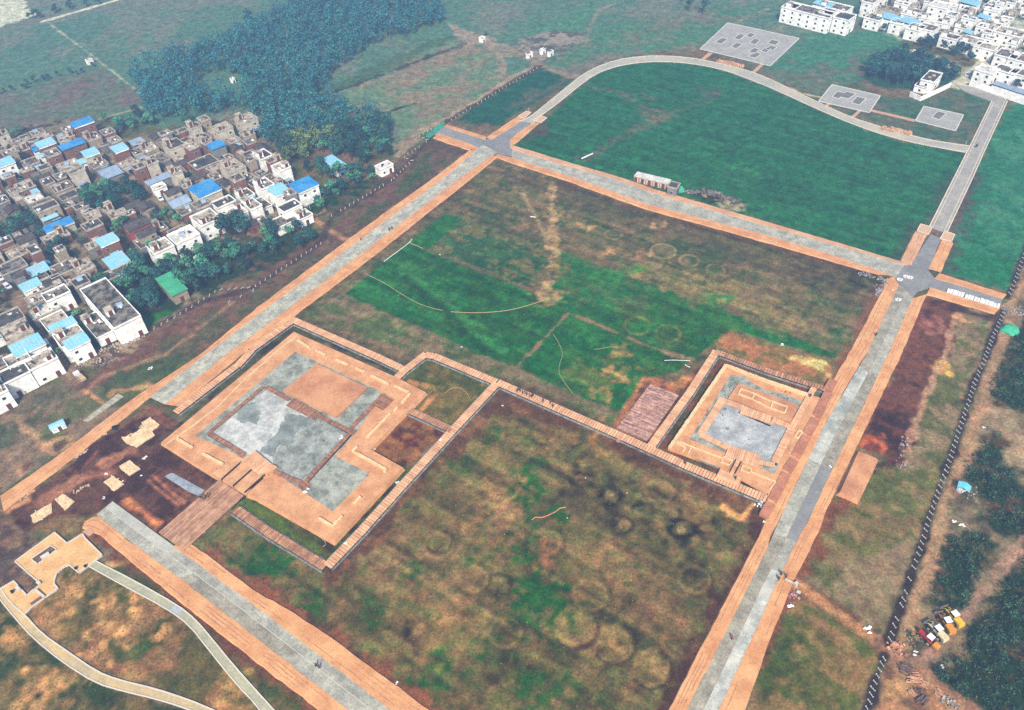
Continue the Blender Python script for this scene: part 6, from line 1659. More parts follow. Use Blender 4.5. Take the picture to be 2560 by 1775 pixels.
ntree = 0
GROVES = [('dark tree round the light blue roofed shed beyond the village', PL(0, 10, (330, 1500), (600, 1540), (760, 1580), (1060, 1560), (1250, 1450), (1230, 1590), 11, (1000, 50), (620, 80), (560, 20)), 4.4, .85, (0, 0, 2)),  # label, polygon, spacing, scale, kinds
    ('dense tree in the grove round the green roofed shed by the track', PL(0, 1, (900, 940), (1150, 760), (1330, 740), (1760, 720), (1900, 720), (2100, 640), (2290, 640), (2250, 840), (1900, 960), (1780, 1040), (1660, 1030), (1480, 880), (1420, 900), (1560, 1090), (1480, 1180), (1300, 1260), (1220, 1290)), 4.4, .95, (1 - 1, 2, 2, 3, 0)),
    ('tree in the grove at the middle of the village', PL(0, 1, (700, 160), (1000, 90), (1300, 90), (1300, 230), (1020, 320), (860, 350)), 4.2, .95, (0, 0, 2)),
    ('tree in the overgrown plot at the left edge of the village', PL(0, 1, (-150, 400), (330, 370), (400, 560), (180, 620), (-150, 620)), 4.8, .85, (0, 0, 3)),
    ('tree in the overgrown plot beside the village lane', PL(0, 1, (310, 670), (620, 600), (690, 700), (430, 790)), 5.0, .9, (0, 2)),
    ('tree on the weedy bank by the lowest white village houses', PL(0, 11, (30, 480), (300, 440), (480, 420), (600, 520), (480, 640), (250, 680), (0, 760)), 5.0, .75, (2, 3, 0)),
    ('tree on the bank between the village and the trench', PL(0, 11, (580, 120), (800, 60), (1100, 0), 10, (1250, 1560), 11, (1000, 60), (760, 160), (600, 300), (500, 280)), 4.6, .75, (0, 0, 2, 3)),
    ('tree in the small grove beside the red walled house', PL(0, 1, (1020, 380), (1140, 340), (1160, 520), (1090, 550)), 4.6, .85, (2, 3)),
    ('tree in the plot between the white two-storey houses', PL(0, 1, (1370, 430), (1560, 350), (1640, 440), (1500, 520)), 4.8, .85, (0, 2)),
    ('tree by the lane at the lower left village corner', PL(0, 1, (-100, 1080), (170, 1070), (190, 1200), (-100, 1230)), 4.8, .9, (0, 2)),
    ('bushy tree in the walled courtyard of the white compound', PL(0, 1, (660, 1260), (760, 1230), (820, 1370), (700, 1390)), 4.0, .5, (3, 2)),
    ('bushy tree behind the white compound', PL(0, 1, (570, 1130), (730, 1130), (740, 1220), (580, 1220)), 4.0, .55, (3, 2)),
    ('dark tree in the grove beside the lone narrow white house', PL(0, 30, (850, 700), (960, 590), (1150, 520), (1420, 560), (1740, 680), (1680, 740), (1330, 800), (1230, 800)), 4.1, .95, (0, 0, 0, 1)),
    ('tree in the belt between the grove and the far town', PL(0, 30, (1200, 390), (1560, 390), (1700, 440), (1930, 570), (1820, 580), (1560, 480), (1300, 440)), 4.6, .75, (0,)),
    ('tree on the far slope in front of the town', PL(0, 30, (780, 150), (860, 140), (920, 250), (1150, 330), (1140, 360), (860, 260)), 5.4, .7, (0,)),
    ('garden tree behind the bright white wall', PL(0, 30, (1880, 640), (2290, 740), (2290, 830), (2000, 750)), 6.5, .7, (0, 2)),
    ('roadside tree along the far lane at upper left', PL(0, 0, (-60, 330), (150, 220), (380, 180), (390, 150), (160, 190), (-60, 290)), 5, .7, (0,)),
    ('roadside tree beside the pale far road', PL(0, 0, (430, 150), (650, 90), (900, 40), (880, 10), (620, 60), (430, 130)), 5, .6, (0,)),
    ('hedge tree in the far field line at upper left', PL(0, 0, (-60, 890), (380, 760), (890, 620), (880, 590), (380, 720), (-60, 860)), 4.2, .45, (0,)),
    ('bushy tree at the top edge of the village', PL(0, 0, (110, 1150), (200, 1170), (230, 1270), (140, 1270)), 4.6, .7, (0, 2)),
    ('light green tree between village and wood', PL(0, 0, (900, 1110), (1050, 1080), (1280, 1040), (1400, 1150), (1160, 1230), (1050, 1240)), 5.0, .8, (2, 3, 2, 0)),
]
for lab, poly, step, s, kinds in GROVES:
    for p in scatter(poly, step):
        if not clear_of_houses(p, 1.0) or ntree > 275: continue
        tree(p, random.choice(kinds), s * random.uniform(.8, 1.2), lab, lab + 's'); ntree += 1
for lab, q, kind, s in (('big round dark tree beside the white houses at the village edge', (1, 2070, 560), 0, 1.9), ('large tree next to the big round dark tree at the village edge', (1, 2200, 530), 0, 1.5), ('tree standing at the foot of the white flat-roofed house', (1, 1430, 740), 2, 1.1), ('lone tall dark tree at the tip of the far wood', (0, 2260, 250), 1, 1.3), ('larger of two lone trees on the far fields at top', (20, 1715, 130), 1, 1.2), ('smaller of two lone trees on the far fields at top', (20, 1585, 100), 1, .8), ('dark bush tree next to the hut at the far junction', (10, 2062, 322), 3, .6), ('lone dark tree by the top edge, right of the fields', (20, 1525, 20), 1, .8), ('tree rising over the white house roof near the woods', (0, 1680, 1130), 3, 1.4), ('small dark tree at the end of the white boundary wall', (30, 1400, 470), 0, .7)):
    tree(gp(*q), kind, s, lab, None); ntree += 1
# the wood: nearest trees one by one, the mass behind as one body of leaves
WOOD = PL(0, 10, (1690, 205), (1640, 60), (1500, -80), (1000, -160), (650, -60), (640, 30), (420, 40), (160, 200), (0, 290), 0, (2230, 300), (1900, 450), (1500, 600), (1130, 690), (1250, 830), (1340, 900), (1290, 960), (1280, 1060), (1400, 1150), (1500, 1110), (1700, 1080), (1850, 1090), (2130, 1010), (2290, 1060), 10, (60, 1150), (40, 1250), (190, 1400), (290, 1480), (420, 1540), (540, 1440), (640, 1390), (760, 1440), (860, 1500), (1060, 1530), (1100, 1460), (1260, 1420), (1200, 1310), (1340, 1230), (1180, 1160), (1040, 1110), (970, 1060), (700, 970), (600, 860), (630, 770), (700, 640), (1000, 470), (1500, 300))
CLEAR = PL(0, 0, (1760, 730), (2000, 650), (2120, 690), (2290, 860), (2230, 920), (2110, 950), (1850, 850))
pts = [p for p in scatter(WOOD, 4.5, seed=9) if not inpoly(p, CLEAR) and clear_of_houses(p, 1.5)]
paint_done = True
pts.sort(key=lambda p: math.hypot(p[0], p[1]))
left = max(0, 322 - ntree)
light = [gp(10, x, y) for x, y in ((180, 860), (480, 830), (500, 880), (200, 900), (470, 1330), (380, 1450), (560, 1290))] + [gp(0, *q) for q in ((1350, 930), (1690, 1110), (1320, 990))]
for p in pts[:left]:
    dl = min(math.hypot(p[0] - q[0], p[1] - q[1]) for q in light)
    k = 4 if dl < 6 else random.choice((0, 0, 1, 0, 2))
    tree(p, k, random.uniform(.8, 1.25), 'yellowish tree among the darker trees of the wood' if k == 4 else 'dark tree at the near edge of the wood behind the village', 'yellowish trees in the wood' if k == 4 else 'dark trees at the edge of the wood')
wd = [MB(), MB()]
R = random.Random(5)
for p in pts[left:]:
    s = R.uniform(.7, 1.65); hgt = 7.5 * s
    dl = min(math.hypot(p[0] - q[0], p[1] - q[1]) for q in light)
    m_ = wd[0]; mi_ = R.choice((0, 0, 1, 2, 3)) if dl > 7 else 3
    for k in range(5):
        a = R.uniform(0, 6.28); rr = R.uniform(.3, 1.5) * s
        leaf_quads(m_, R, (p[0] + math.cos(a) * rr, p[1] + math.sin(a) * rr, hgt * R.uniform(.45, .85)), 1.35 * s, 20, .55, mi_)
    m_.tube([(p[0], p[1], -.1), (p[0], p[1], hgt * .7)], [.2, .08], 4, closed=False)
tag(wd[0].build('wood', [leafmat('far haze tinted leaves', S(30, 86, 100, 1.2), S(48, 104, 96, 1.2)), leafmat('blue green leaves', S(44, 100, 112, 1.35), S(62, 118, 108, 1.35)), leafmat('dark haze tinted leaves', S(18, 58, 78, 1.35), S(28, 72, 84, 1.35)), LEAF[1]]), None, None, None, 'stuff')  # bluish distance haze is painted into the far wood's own leaf colours
for k, o in enumerate(PROTO):
    if k not in used:
        for ch in list(o.children): bpy.data.objects.remove(ch)
        bpy.data.objects.remove(o)
print('TREES', ntree, len(pts), left)
# scrub on the right-hand waste ground
sc_ = MB(); R = random.Random(8)
for poly in SCRUB:
    for p in scatter(poly, 1.25, .5, 4):
        if p[0] > 150 or R.random() < .18: continue
        h_ = R.uniform(.2, .85)
        if R.random() < .17:
            leaf_quads(sc_, R, (p[0], p[1], 1.3), R.uniform(.9, 1.7), 46, .27, .9, R.choice((0, 1)))
        else:
            leaf_quads(sc_, R, (p[0], p[1], h_), R.uniform(.4, .9), R.randint(6, 11), .22, .7, R.choice((0, 0, 0, 1, 2)))
tag(sc_.build('undergrowth', [leafmat('scrub leaves', S(34, 60, 44), S(58, 78, 46)), leafmat('scrub leaves light', S(62, 92, 62), S(44, 74, 50)), leafmat('scrub dry', S(104, 90, 60), S(84, 80, 52))]), None, None, None, 'stuff')
sc_ = MB()
for poly in [PL(0, 3, (-100, 660), (0, 640), (300, 1000), (860, 1400), (1700, 1640), (-200, 1700)), PL(0, 3, (880, 270), (1180, 290), (1480, 580), (2301, 1200), 13, (560, 1620), (180, 1620), (0, 1410), 3, (2130, 1180), (1800, 770)), PL(0, 3, (420, 600), (530, 500), (620, 310), (1500, 700), (2130, 1390), 13, (0, 1596), 3, (1700, 1480), (860, 1220), (240, 740))]:
    for p in scatter(poly, 1.15, .5, 6):
        if R.random() < .5: continue
        leaf_quads(sc_, R, (p[0], p[1], .05), R.uniform(.15, .4), R.randint(4, 7), .13, .6)
tag(sc_.build('grass', leafmat('dry grass tufts', S(98, 92, 50), S(70, 78, 40))), None, None, None, 'stuff')

sc_ = MB()
for poly, st2 in ((SF, 1.9), (MF, 2.1)):
    for p in scatter(poly, st2, .5, 12):
        if R.random() < .35: continue
        leaf_quads(sc_, R, (p[0], p[1], .03), R.uniform(.12, .38), R.randint(3, 6), .11, .6, R.choice((0, 0, 1, 1, 2)))
tag(sc_.build('grass', [leafmat('olive tufts', S(84, 88, 46), S(66, 76, 38)), leafmat('straw tufts', S(172, 142, 98), S(140, 112, 78)), leafmat('green tufts', S(48, 84, 40), S(62, 92, 46))]), None, None, None, 'stuff')

sc_ = MB()
for poly, st2, sd_ in ((VPOLY, 3.4, 21), (TPOLY, 4.2, 22)):
    for p in scatter(poly, st2, .5, sd_):
        if R.random() < .45 or not clear_of_houses(p, .35) or any(dline(p, l) < 2.2 for l in LANES + LN2) or p[0] > 320: continue
        s_ = R.uniform(.6, 1.5)
        leaf_quads(sc_, R, (p[0], p[1], s_ * .9), s_, 26, .34, .8, R.choice((0, 0, 1)))
tag(sc_.build('shrubbery', [LEAF[0], LEAF[1]]), None, None, None, 'stuff')
# ------------------------------------------------------------------ smaller things
M_PALE = mat('pale concrete', S(206, 202, 192), fine=3, amt=.1)
M_WHITEP = mat('white plastic', S(244, 242, 238), fine=3, amt=.06)
M_HOSE = mat('pale hose', S(196, 168, 116), fine=3, amt=.1)
M_ORHOSE = mat('orange hose', S(232, 142, 110), fine=3, amt=.1)
M_BLACK = mat('black rubber', S(34, 32, 32), fine=3, amt=.15)
M_YEL = mat('yellow paint', S(236, 192, 40), S(220, 170, 40), .8, fine=3, amt=.08, rough=.5, spec=.4)
M_ORY = mat('orange yellow paint', S(232, 160, 40), S(214, 140, 36), .8, fine=3, amt=.08, rough=.5, spec=.4)
M_CRM = mat('cream paint', S(236, 220, 180), S(216, 196, 150), .8, fine=3, amt=.08, rough=.5, spec=.4)
M_RED = mat('red paint', S(206, 40, 44), S(180, 36, 40), .8, fine=3, amt=.08, rough=.5, spec=.4)
M_STEEL = mat('worn steel', S(120, 116, 110), S(150, 120, 100), 1, fine=3, amt=.2, rough=.6, spec=.4)

# concrete fence footings across the trenches: an H of two short posts and a cross bar
mb = MB()
mb.box((0, 0), 1.3, .13, 0, .2)
for s in (-1, 1): mb.box((s * .6, 0), .16, .3, 0, .34)
mb.box((0, 0), .2, .2, .2, .28)
po = mb.build('fence_footing', M_PALE)
first = True


def footing(p, ang, label, group):
    global first
    o = po if first else po.copy()
    if not first: COL.objects.link(o)
    first = False
    o.location = (p[0], p[1], 0.02)
    o.scale = (.85 * random.uniform(.85, 1.1), .85, random.uniform(.7, 1.1))
    o.rotation_euler = (0, 0, ang)
    o['label'] = label; o['category'] = 'fence footing'; o['group'] = group


def run(line_, sp, label, group, turn=math.pi / 2, jit=.14):
    P = cut(line_, .25)
    d = 0.0; last = P[0]
    nxt = 0.5
    for a, b in zip(P, P[1:]):
        d += (b - a).length
        if d >= nxt:
            nxt += sp
            an = math.atan2(b.y - a.y, b.x - a.x)
            if random.random() < .94:
                footing((b.x + random.uniform(-.1, .1), b.y + random.uniform(-.1, .1)), an + turn + random.uniform(-jit, jit), label, group)


run(TRENCH[0], 2.4, 'white concrete fence footing in the trench above the right crossing', 'footings in the upper right trench', .9)
run(TRENCH[1], 1.9, 'white concrete fence footing in the long dark trench along the scrubland', 'footings in the long right trench', .95)
run(TRENCH[2], 1.55, 'white concrete fence footing in the short trench at the bottom right', 'footings in the short trench', .95)
run(PL(0, 20, (230, 610), 10, (2301, 745), (1740, 1090)), 2.6, 'pale fence footing along the trench beside the far field', 'footings beside the far field', .8)
run(PL(0, 10, (1690, 1100), (1470, 1225), (1550, 1262), (1330, 1415), (1400, 1445), 11, (1240, 10)), 2.4, 'pale fence footing in the zigzag trench by the green mat', 'footings by the green mat', .8)
run(PL(0, 11, (1230, 20), (850, 245), (680, 345)), 2.2, 'pale fence footing in the trench between village and left road', 'footings between village and left road', .8)
run(PL(0, 11, (600, 585), (430, 690), (220, 830), (0, 970), 1, (2290, 985), (1960, 1010), (1600, 1240), (1300, 1400)), 2.3, 'pale fence footing along the grove beside the left road', 'footings along the grove', .8)
run(PL(0, 1, (2290, 1010), (2060, 1120)), 2.2, 'pale fence footing in the second short row by the grove', 'footings in the second row', .8)

# stone slabs
lab = ['nearest the crossing', 'second from the crossing', 'third from the crossing', 'fourth from the crossing', 'fifth from the crossing', 'nearest the road end']
for k, (x, y) in enumerate(((1650, 1020), (1725, 1042), (1812, 1070), (1895, 1095), (1970, 1118), (2045, 1142))):
    mb = MB(); R = random.Random(k)
    c = gp(31, x, y, .6); an = math.radians(-35)
    ca_, sa_ = math.cos(an), math.sin(an)
    for i in range(3):
        for j in range(2):
            u, v = (i - 1) * .85, (j - .5) * 1.1
            mb.box((c[0] + u * ca_ - v * sa_, c[1] + u * sa_ + v * ca_), .75, 1.0, .26, .55 + R.uniform(-.12, .2), an + R.uniform(-.08, .08))
    tag(mb.build('slab_stack', M_WHITEP, None, (*c, .26)), f'white stack of paving slabs on the east branch road, {lab[k]}', 'slab stack', 'slab stacks on the east branch')
for lab_, q in (('white heap of stones at the middle of the right crossing, left one', (1242, 888)), ('white heap of stones at the middle of the right crossing, right one', (1278, 898)), ('white stone at the inner kerb corner of the right crossing', (1185, 915)), ('white stone block on the dark paving of the right crossing', (1170, 1095))):
    mb = MB(); c = gp(31, *q, .4)
    for k in range(8):
        a = k * .8
        mb.box((c[0] + math.cos(a) * .7, c[1] + math.sin(a) * .55), .5, .35, .26, .45 + random.random() * .2, a)
    tag(mb.build('stone_heap', M_WHITEP, None, (*c, .26)), lab_, 'stone heap')
for i in range(9):
    f0, f1 = i / 9, (i + .92) / 9
    a, b = Vector(gp(2, 745, 588, .2)), Vector(gp(2, 1065, 345, .2)); a2, b2 = Vector(gp(2, 790, 596, .2)), Vector(gp(2, 1112, 368, .2))
    mb = MB(); mb.prism([a.lerp(b, f0)[:], a.lerp(b, f1)[:], a2.lerp(b2, f1)[:], a2.lerp(b2, f0)[:]], 0, .22 + .05 * (i % 3))
    for s in (.25, .75):
        mb.bar(a.lerp(a2, s).lerp(b.lerp(b2, s), f0 + .01), a.lerp(a2, s).lerp(b.lerp(b2, s), f1 - .01), .12, .2, .34 + .05 * (i % 3))
    tag(mb.build('concrete_slab', mat('beige concrete', S(198, 190, 168), S(170, 162, 142), .8, fine=3, amt=.12), None, (*a.lerp(b, f0), 0)), f'beige concrete slab on the grass by the left road, {ORD[i + 1]} from the blue hut', 'concrete slab', 'concrete slabs in a row')


# straw mats over the open dig
def mat_cover(label, pts, seed):
    R = random.Random(seed)
    P = [Vector(p) for p in pts]
    mb = MB()
    c = sum(P, Vector((0, 0))) / len(P)
    n = 22
    poly = cut(P + [P[0]], 1.0)[:-1]
    poly = [p + Vector((R.uniform(-.12, .12), R.uniform(-.12, .12))) for p in poly]
    mb.prism([p[:] for p in poly], 0, .28)
    for k in range(26):      # folds and overlapping sheets
        p = poly[R.randrange(len(poly))].lerp(c, R.uniform(.1, .95))
        a = R.choice((.65, -.9)) + R.uniform(-.2, .2)
        mb.box(p, R.uniform(.6, 2.0), R.uniform(.15, .6), .27, .29 + R.uniform(.02, .09), a)
    o = mb.build('straw_mat', mat('straw matting', S(240, 214, 168), S(222, 188, 142), .6, fine=2.5, amt=.16), None, (*P[0], 0))
    return tag(o, label, 'ground cover', 'straw mats over the dig')


mat_cover('largest straw mat in the dig, stepped in outline', PL(.28, 2, (1270, 605), (1350, 555), (1435, 625), (1365, 682), (1395, 715), (1225, 825), (1130, 790), (1085, 735), (1170, 730), (1290, 640)), 1)
mat_cover('square straw mat beside the white sacks in the middle of the dig', PL(.28, 2, (1065, 1000), (1165, 940), (1257, 1020), (1160, 1082)), 2)
mat_cover('square straw mat nearest the upper end of the bottom road', PL(.28, 2, (930, 1140), (1015, 1080), (1112, 1158), (1020, 1220)), 3)
mat_cover('square straw mat between the middle of the dig and its corner', PL(.28, 2, (495, 1295), (565, 1245), (670, 1310), (580, 1395)), 4)
mat_cover('tapered straw mat at the lowest corner of the dig', PL(.28, 2, (270, 1440), (460, 1325), (470, 1410), (300, 1510)), 5)
for lab_, q, n in (('heap of straw on the edge of the dig by the earth track', (735, 885), 9), ('long heap of straw beside the third mat', (750, 1195), 10), ('small straw heap at the start of the dig', (240, 1260), 7), ('straw heap by the orange shoulder above the dig', (905, 725), 8), ('straw scraps on the track above the dig', (380, 1105), 6)):
    c = gp(2, *q); mb = MB()
    for k in range(n):
        t = k / n - .5
        mb.box((c[0] + t * 3.2 + random.uniform(-.4, .4), c[1] + t * 2.6 + random.uniform(-.4, .4)), random.uniform(.4, 1.1), random.uniform(.2, .5), 0, random.uniform(.15, .4), random.random() * 3)
    tag(mb.build('straw_heap', mat('loose straw', S(226, 192, 152), S(190, 150, 116), 1, fine=3, amt=.2), None, (*c, 0)), lab_, 'straw heap')


# hoses, pipes
def hose(label, pts, r, mt, name='hose', cat='hose'):
    P = smooth_line(pts, 2)
    mb = MB(); mb.tube([(p.x, p.y, r + .02) for p in P], r, 5)
    return tag(mb.build(name, mt, None, (P[0].x, P[0].y, 0)), label, cat)


hose('straight white irrigation pipe at the edge of the dark green crop', PL(0, 11, (1150, 757), (1385, 585), (1402, 555)), .12, M_WHITEP, 'irrigation_pipe', 'pipe')
hose('short pale pipe branching from the white pipe into the crop', PL(0, 11, (1370, 583), (1460, 620), (1500, 640)), .11, M_HOSE, 'irrigation_pipe', 'pipe')
hose('thin curved hose crossing the dark green crop on the left', PL(0, 11, (990, 868), (1170, 955), (1300, 1045), (1450, 1130), (1560, 1170), (1680, 1197)), .08, M_HOSE)
hose('long pale hose sweeping to the dry track in the middle field', PL(0, 11, (1755, 1208), (1950, 1220), (2150, 1210), (2301, 1190), 21, (150, 1150), (330, 1090)), .10, M_HOSE)
hose('thin pale hose hanging down the crop behind the boardwalk', PL(0, 21, (370, 1410), (430, 1500), (460, 1596), 22, (425, 80), (420, 160), (460, 230), (550, 350)), .07, M_HOSE)
hose('wavy orange hose lying in the big lower field', PL(0, 22, (180, 1482), (210, 1455), (260, 1465), (330, 1440), (400, 1405), (430, 1375), (480, 1370)), .12, M_ORHOSE)
hose('thick white pipe lying in the green field under the arc', PL(0, 20, (625, 1432), (725, 1386)), .3, M_WHITEP, 'drain_pipe', 'pipe')
hose('white strip of hose on the crop near the plank cover', PL(0, 22, (1370, 50), (1450, 45), (1600, 52)), .09, M_WHITEP)
hose('curved hose on the square lawn behind the large monument', PL(0, 12, (1700, 340), (1760, 295), (1830, 292), (1890, 330), (1922, 388)), .06, M_HOSE)
hose('curled hose at the near corner of the large monument', PL(0, 13, (580, 45), (615, 75), (635, 110), (600, 130)), .07, M_HOSE)
hose('pale pipe with a bend above the plank cover', PL(0, 22, (1555, 85), (1570, 100), (1600, 112)), .12, M_WHITEP, 'drain_pipe', 'pipe')
hose('white pipe lying at the top of the dry middle field', PL(0, 21, (165, 355), (212, 360)), .2, M_WHITEP, 'drain_pipe', 'pipe')
hose('two-part pale hose beside the left road', PL(0, 11, (1110, 352), (1180, 300), (1235, 255)), .1, M_HOSE)
hose('thin hose crossing the crop near the dry patch', PL(0, 21, (740, 1545), (830, 1535), (880, 1520), (960, 1532)), .06, M_HOSE)

# rubble
def rubble(label, pts, n, mt, seed, big=.6, kind=None):
    R = random.Random(seed); mb = MB()
    P = [Vector(p) for p in pts]
    for _ in range(n):
        t = R.random() * (len(P) - 1); k = int(t); p = P[k].lerp(P[k + 1], t - k)
        s = R.uniform(.25, 1) * big
        mb.box((p.x + R.gauss(0, .7), p.y + R.gauss(0, .7)), s, s * R.uniform(.5, 1), 0, s * R.uniform(.3, .8), R.random() * 3)
    o = mb.build('rubble', mt, None, (*P[0], 0))
    return tag(o, label, 'rubble', None, kind)


M_RUB = mat('grey rubble', S(190, 184, 180), S(120, 110, 106), 1, fine=3, amt=.2, island=.35)
rubble('line of pale rubble at the corner of the middle field by the right crossing', PL(0, 31, (830, 855), (920, 880), (1060, 930), (1010, 1000), (985, 1055)), 150, M_RUB, 1)
rubble('broken stones and rubbish below the long white compound', PL(0, 1, (900, 1570), (1050, 1500), (1180, 1470), (1270, 1420), 2, (900, 60), (660, 90)), 240, mat('mixed rubble', S(206, 190, 176), S(150, 124, 110), 1, fine=3, amt=.2, island=.4), 2)
rubble('scattered pale stones in the burnt strip beside the pasture', PL(0, 32, (1250, 760), (1220, 830), (1170, 960), (1230, 1010)), 40, M_RUB, 3)
rubble('white stones dumped at the road end of the longest boardwalk', PL(.1, 22, (2195, 1310), (2240, 1330), (2260, 1350)), 40, M_WHITEP, 4, .5)
rubble('pile of dark spoil and broken wood behind the site cabins', PL(0, 21, (1560, 130), (1750, 130), (1900, 170), (2020, 230)), 260, mat('dark spoil', S(74, 66, 60), S(150, 138, 126), 1.2, fine=3, amt=.3, island=.4), 5, .9)
rubble('red bricks and bags heaped by the barrier on the right road', PL(.1, 33, (200, 545), (230, 580)), 30, mat('brick heap', S(150, 60, 56), S(200, 170, 160), 1.2, fine=3, amt=.2, island=.4), 6, .6)
rubble('white rubbish strewn below the light blue shelter', PL(0, 32, (1800, 1240), (1870, 1200), (1880, 1250), (1830, 1330)), 26, M_RUB, 7, .45)
rubble('white rubbish pile near the bottom of the scrubland', PL(0, 33, (1590, 1490), (1620, 1540), (1680, 1570)), 34, M_RUB, 8, .5)
rubble('orange timber offcuts heaped at the end of the long trench', PL(0, 33, (1130, 1000), (1160, 1030), (1180, 1070)), 60, mat('timber offcuts', S(226, 170, 128), S(180, 120, 92), 1.2, fine=3, amt=.2, island=.35), 9, .7)
rubble('dark rubbish heap on the verge beside the white roadside house', PL(0, 2, (850, 100), (950, 70), (1010, 20)), 70, mat('dark rubbish', S(90, 70, 66), S(150, 130, 120), 1.2, fine=3, amt=.2, island=.4), 10, .7)
rubble('pale waste stones strewn across the upper right waste ground', PL(0, 31, (2130, 1160), (2150, 1210), (2260, 1180), (2290, 1240)), 60, M_RUB, 11, .6)

# scraps of white sacking
R = random.Random(31)
scr = [((12, 470, 1215), 1.6, 1.1, 'white sack heap on the gravel at the board corner of the large monument'), ((12, 772, 742), 1.0, 1.1, 'white sack on the grey gravel beside the inner walkway'), ((12, 1055, 855), .9, 0, 'white sack at the inner corner of the large monument lawn'), ((12, 1272, 1150), .8, 0, 'white sack in the ditch along the lower boardwalk'), ((12, 1660, 762), .7, .8, 'white sack lying on the lower boardwalk'),
       ((2, 1297, 925), 1.0, 0, 'white bags dumped in the dig beside the square mat'), ((2, 955, 1070), .7, 0, 'white bag in the dig above the third mat'), ((2, 940, 1285), .7, 0, 'white bag in the dig below the third mat'), ((2, 1270, 1085), .6, 0, 'white bag in the dig below the second mat'), ((2, 1355, 122), 1.0, 0, 'white rubbish on the grass at the upper left road'), ((32, 567, 1000), .7, .3, 'white sheet lying on the right road paving'),
       ((33, 200, 660), 1.2, 0, 'white plastic bundle at the edge of the right road'), ((33, 905, 885), 1.6, 0, 'pale grey bundle beside the orange side track'), ((33, 1500, 810), .0, 0, ''), ((32, 1680, 1500), 1.0, 0, 'white ball of plastic on the waste ground'), ((32, 1745, 1535), 1.1, 0, 'white strip of plastic on the waste ground'), ((32, 1940, 650), .7, 0, 'white bag on the pink waste ground'), ((31, 1125, 1012), .5, .36, 'white scrap on the orange shoulder by the right crossing'),
       ((13, 1275, 1352), .6, .3, 'white scrap at the field edge by the bottom road'), ((13, 810, 100), .8, .8, 'white bag on the boardwalk near its lowest corner'), ((22, 2265, 1500), .6, .4, 'white scrap on the shoulder near the last wall block'), ((11, 1655, 695), .5, 0, 'white scrap in the upper crop'), ((33, 1325, 1090), .9, 0, 'pale board leaning by the red tractor'), ((12, 2220, 455), .5, 0, 'white scrap in the dark soil below the square lawn'),
       ((31, 125, 1502), .8, 0, 'white post stump on the dark green strip'), ((11, 1850, 1525), .5, 0, 'white scrap at the crop edge above the boardwalk'), ((33, 1560, 1210), .9, 0, 'white cloth caught in the scrub at lower right'), ((22, 660, 1105), .3, 0, 'tiny white marker in the first dark ring of the lower field'), ((22, 1035, 1240), .3, 0, 'tiny white marker near the second dark ring of the lower field'), ((22, 500, 1465), .3, 0, 'tiny white marker beside the orange hose')]
for q, s, z0, lab_ in scr:
    if not lab_: continue
    c = gp(*q, z0); mb = MB()
    for k in range(5):
        d = (R.uniform(-.5, .5) * s, R.uniform(-.5, .5) * s)
        mb.tube([(c[0] + d[0] - .3 * s, c[1] + d[1], z0 + .1 * s), (c[0] + d[0], c[1] + d[1] + .1 * s, z0 + .16 * s), (c[0] + d[0] + .3 * s, c[1] + d[1], z0 + .1 * s)], [.10 * s, .2 * s, .08 * s], 6)
    tag(mb.build('white_sack', M_WHITEP, None, (*c, z0)), lab_, 'sack')

# green netting mat, mounds, shelters
mb = MB(); q = PL(.3, 10, (1525, 1225), (1640, 1120), (1690, 1095), (1700, 1115), (1660, 1160), (1560, 1245))
mb.prism(q, .24, .36)
for k in range(8):
    a, b = Vector(q[0]).lerp(Vector(q[1]), k / 8), Vector(q[5]).lerp(Vector(q[4]), k / 8)
    mb.bar(a, b, .25, .34, .42)
tag(mb.build('green_net', mat('green netting', S(60, 160, 130), S(52, 140, 112), .6, fine=3, amt=.12), None, (*q[0], .24)), 'green netting laid across the end of the short road stub', 'netting')


def mound(label, c, r, h, mt, name):
    mb = MB(); R = random.Random(len(label)); n, k = 14, 5
    ring = []
    for j in range(k + 1):
        f = j / k
        ring.append([(c[0] + math.cos(i * 6.283 / n) * r * math.cos(f * 1.5) * R.uniform(.85, 1.1), c[1] + math.sin(i * 6.283 / n) * r * math.cos(f * 1.5) * R.uniform(.85, 1.1), h * math.sin(f * 1.5) * R.uniform(.85, 1.05)) for i in range(n)])
    for j in range(k):
        for i in range(n):
            mb.face([ring[j][i], ring[j][(i + 1) % n], ring[j + 1][(i + 1) % n], ring[j + 1][i]])
    mb.face(ring[k])
    return tag(mb.build(name, mt, None, (*c, 0)), label, 'heap')


M_GT = mat('green tarpaulin', S(74, 190, 146), S(64, 168, 130), .8, fine=3, amt=.12)
mound('heap under green netting on the far right waste ground', gp(31, 2172, 1372), 2.6, 1.6, M_GT, 'covered_heap')
mound('green covered heap at the end of the site cabins', gp(21, 1505, 115), 2.0, 1.8, M_GT, 'covered_heap')
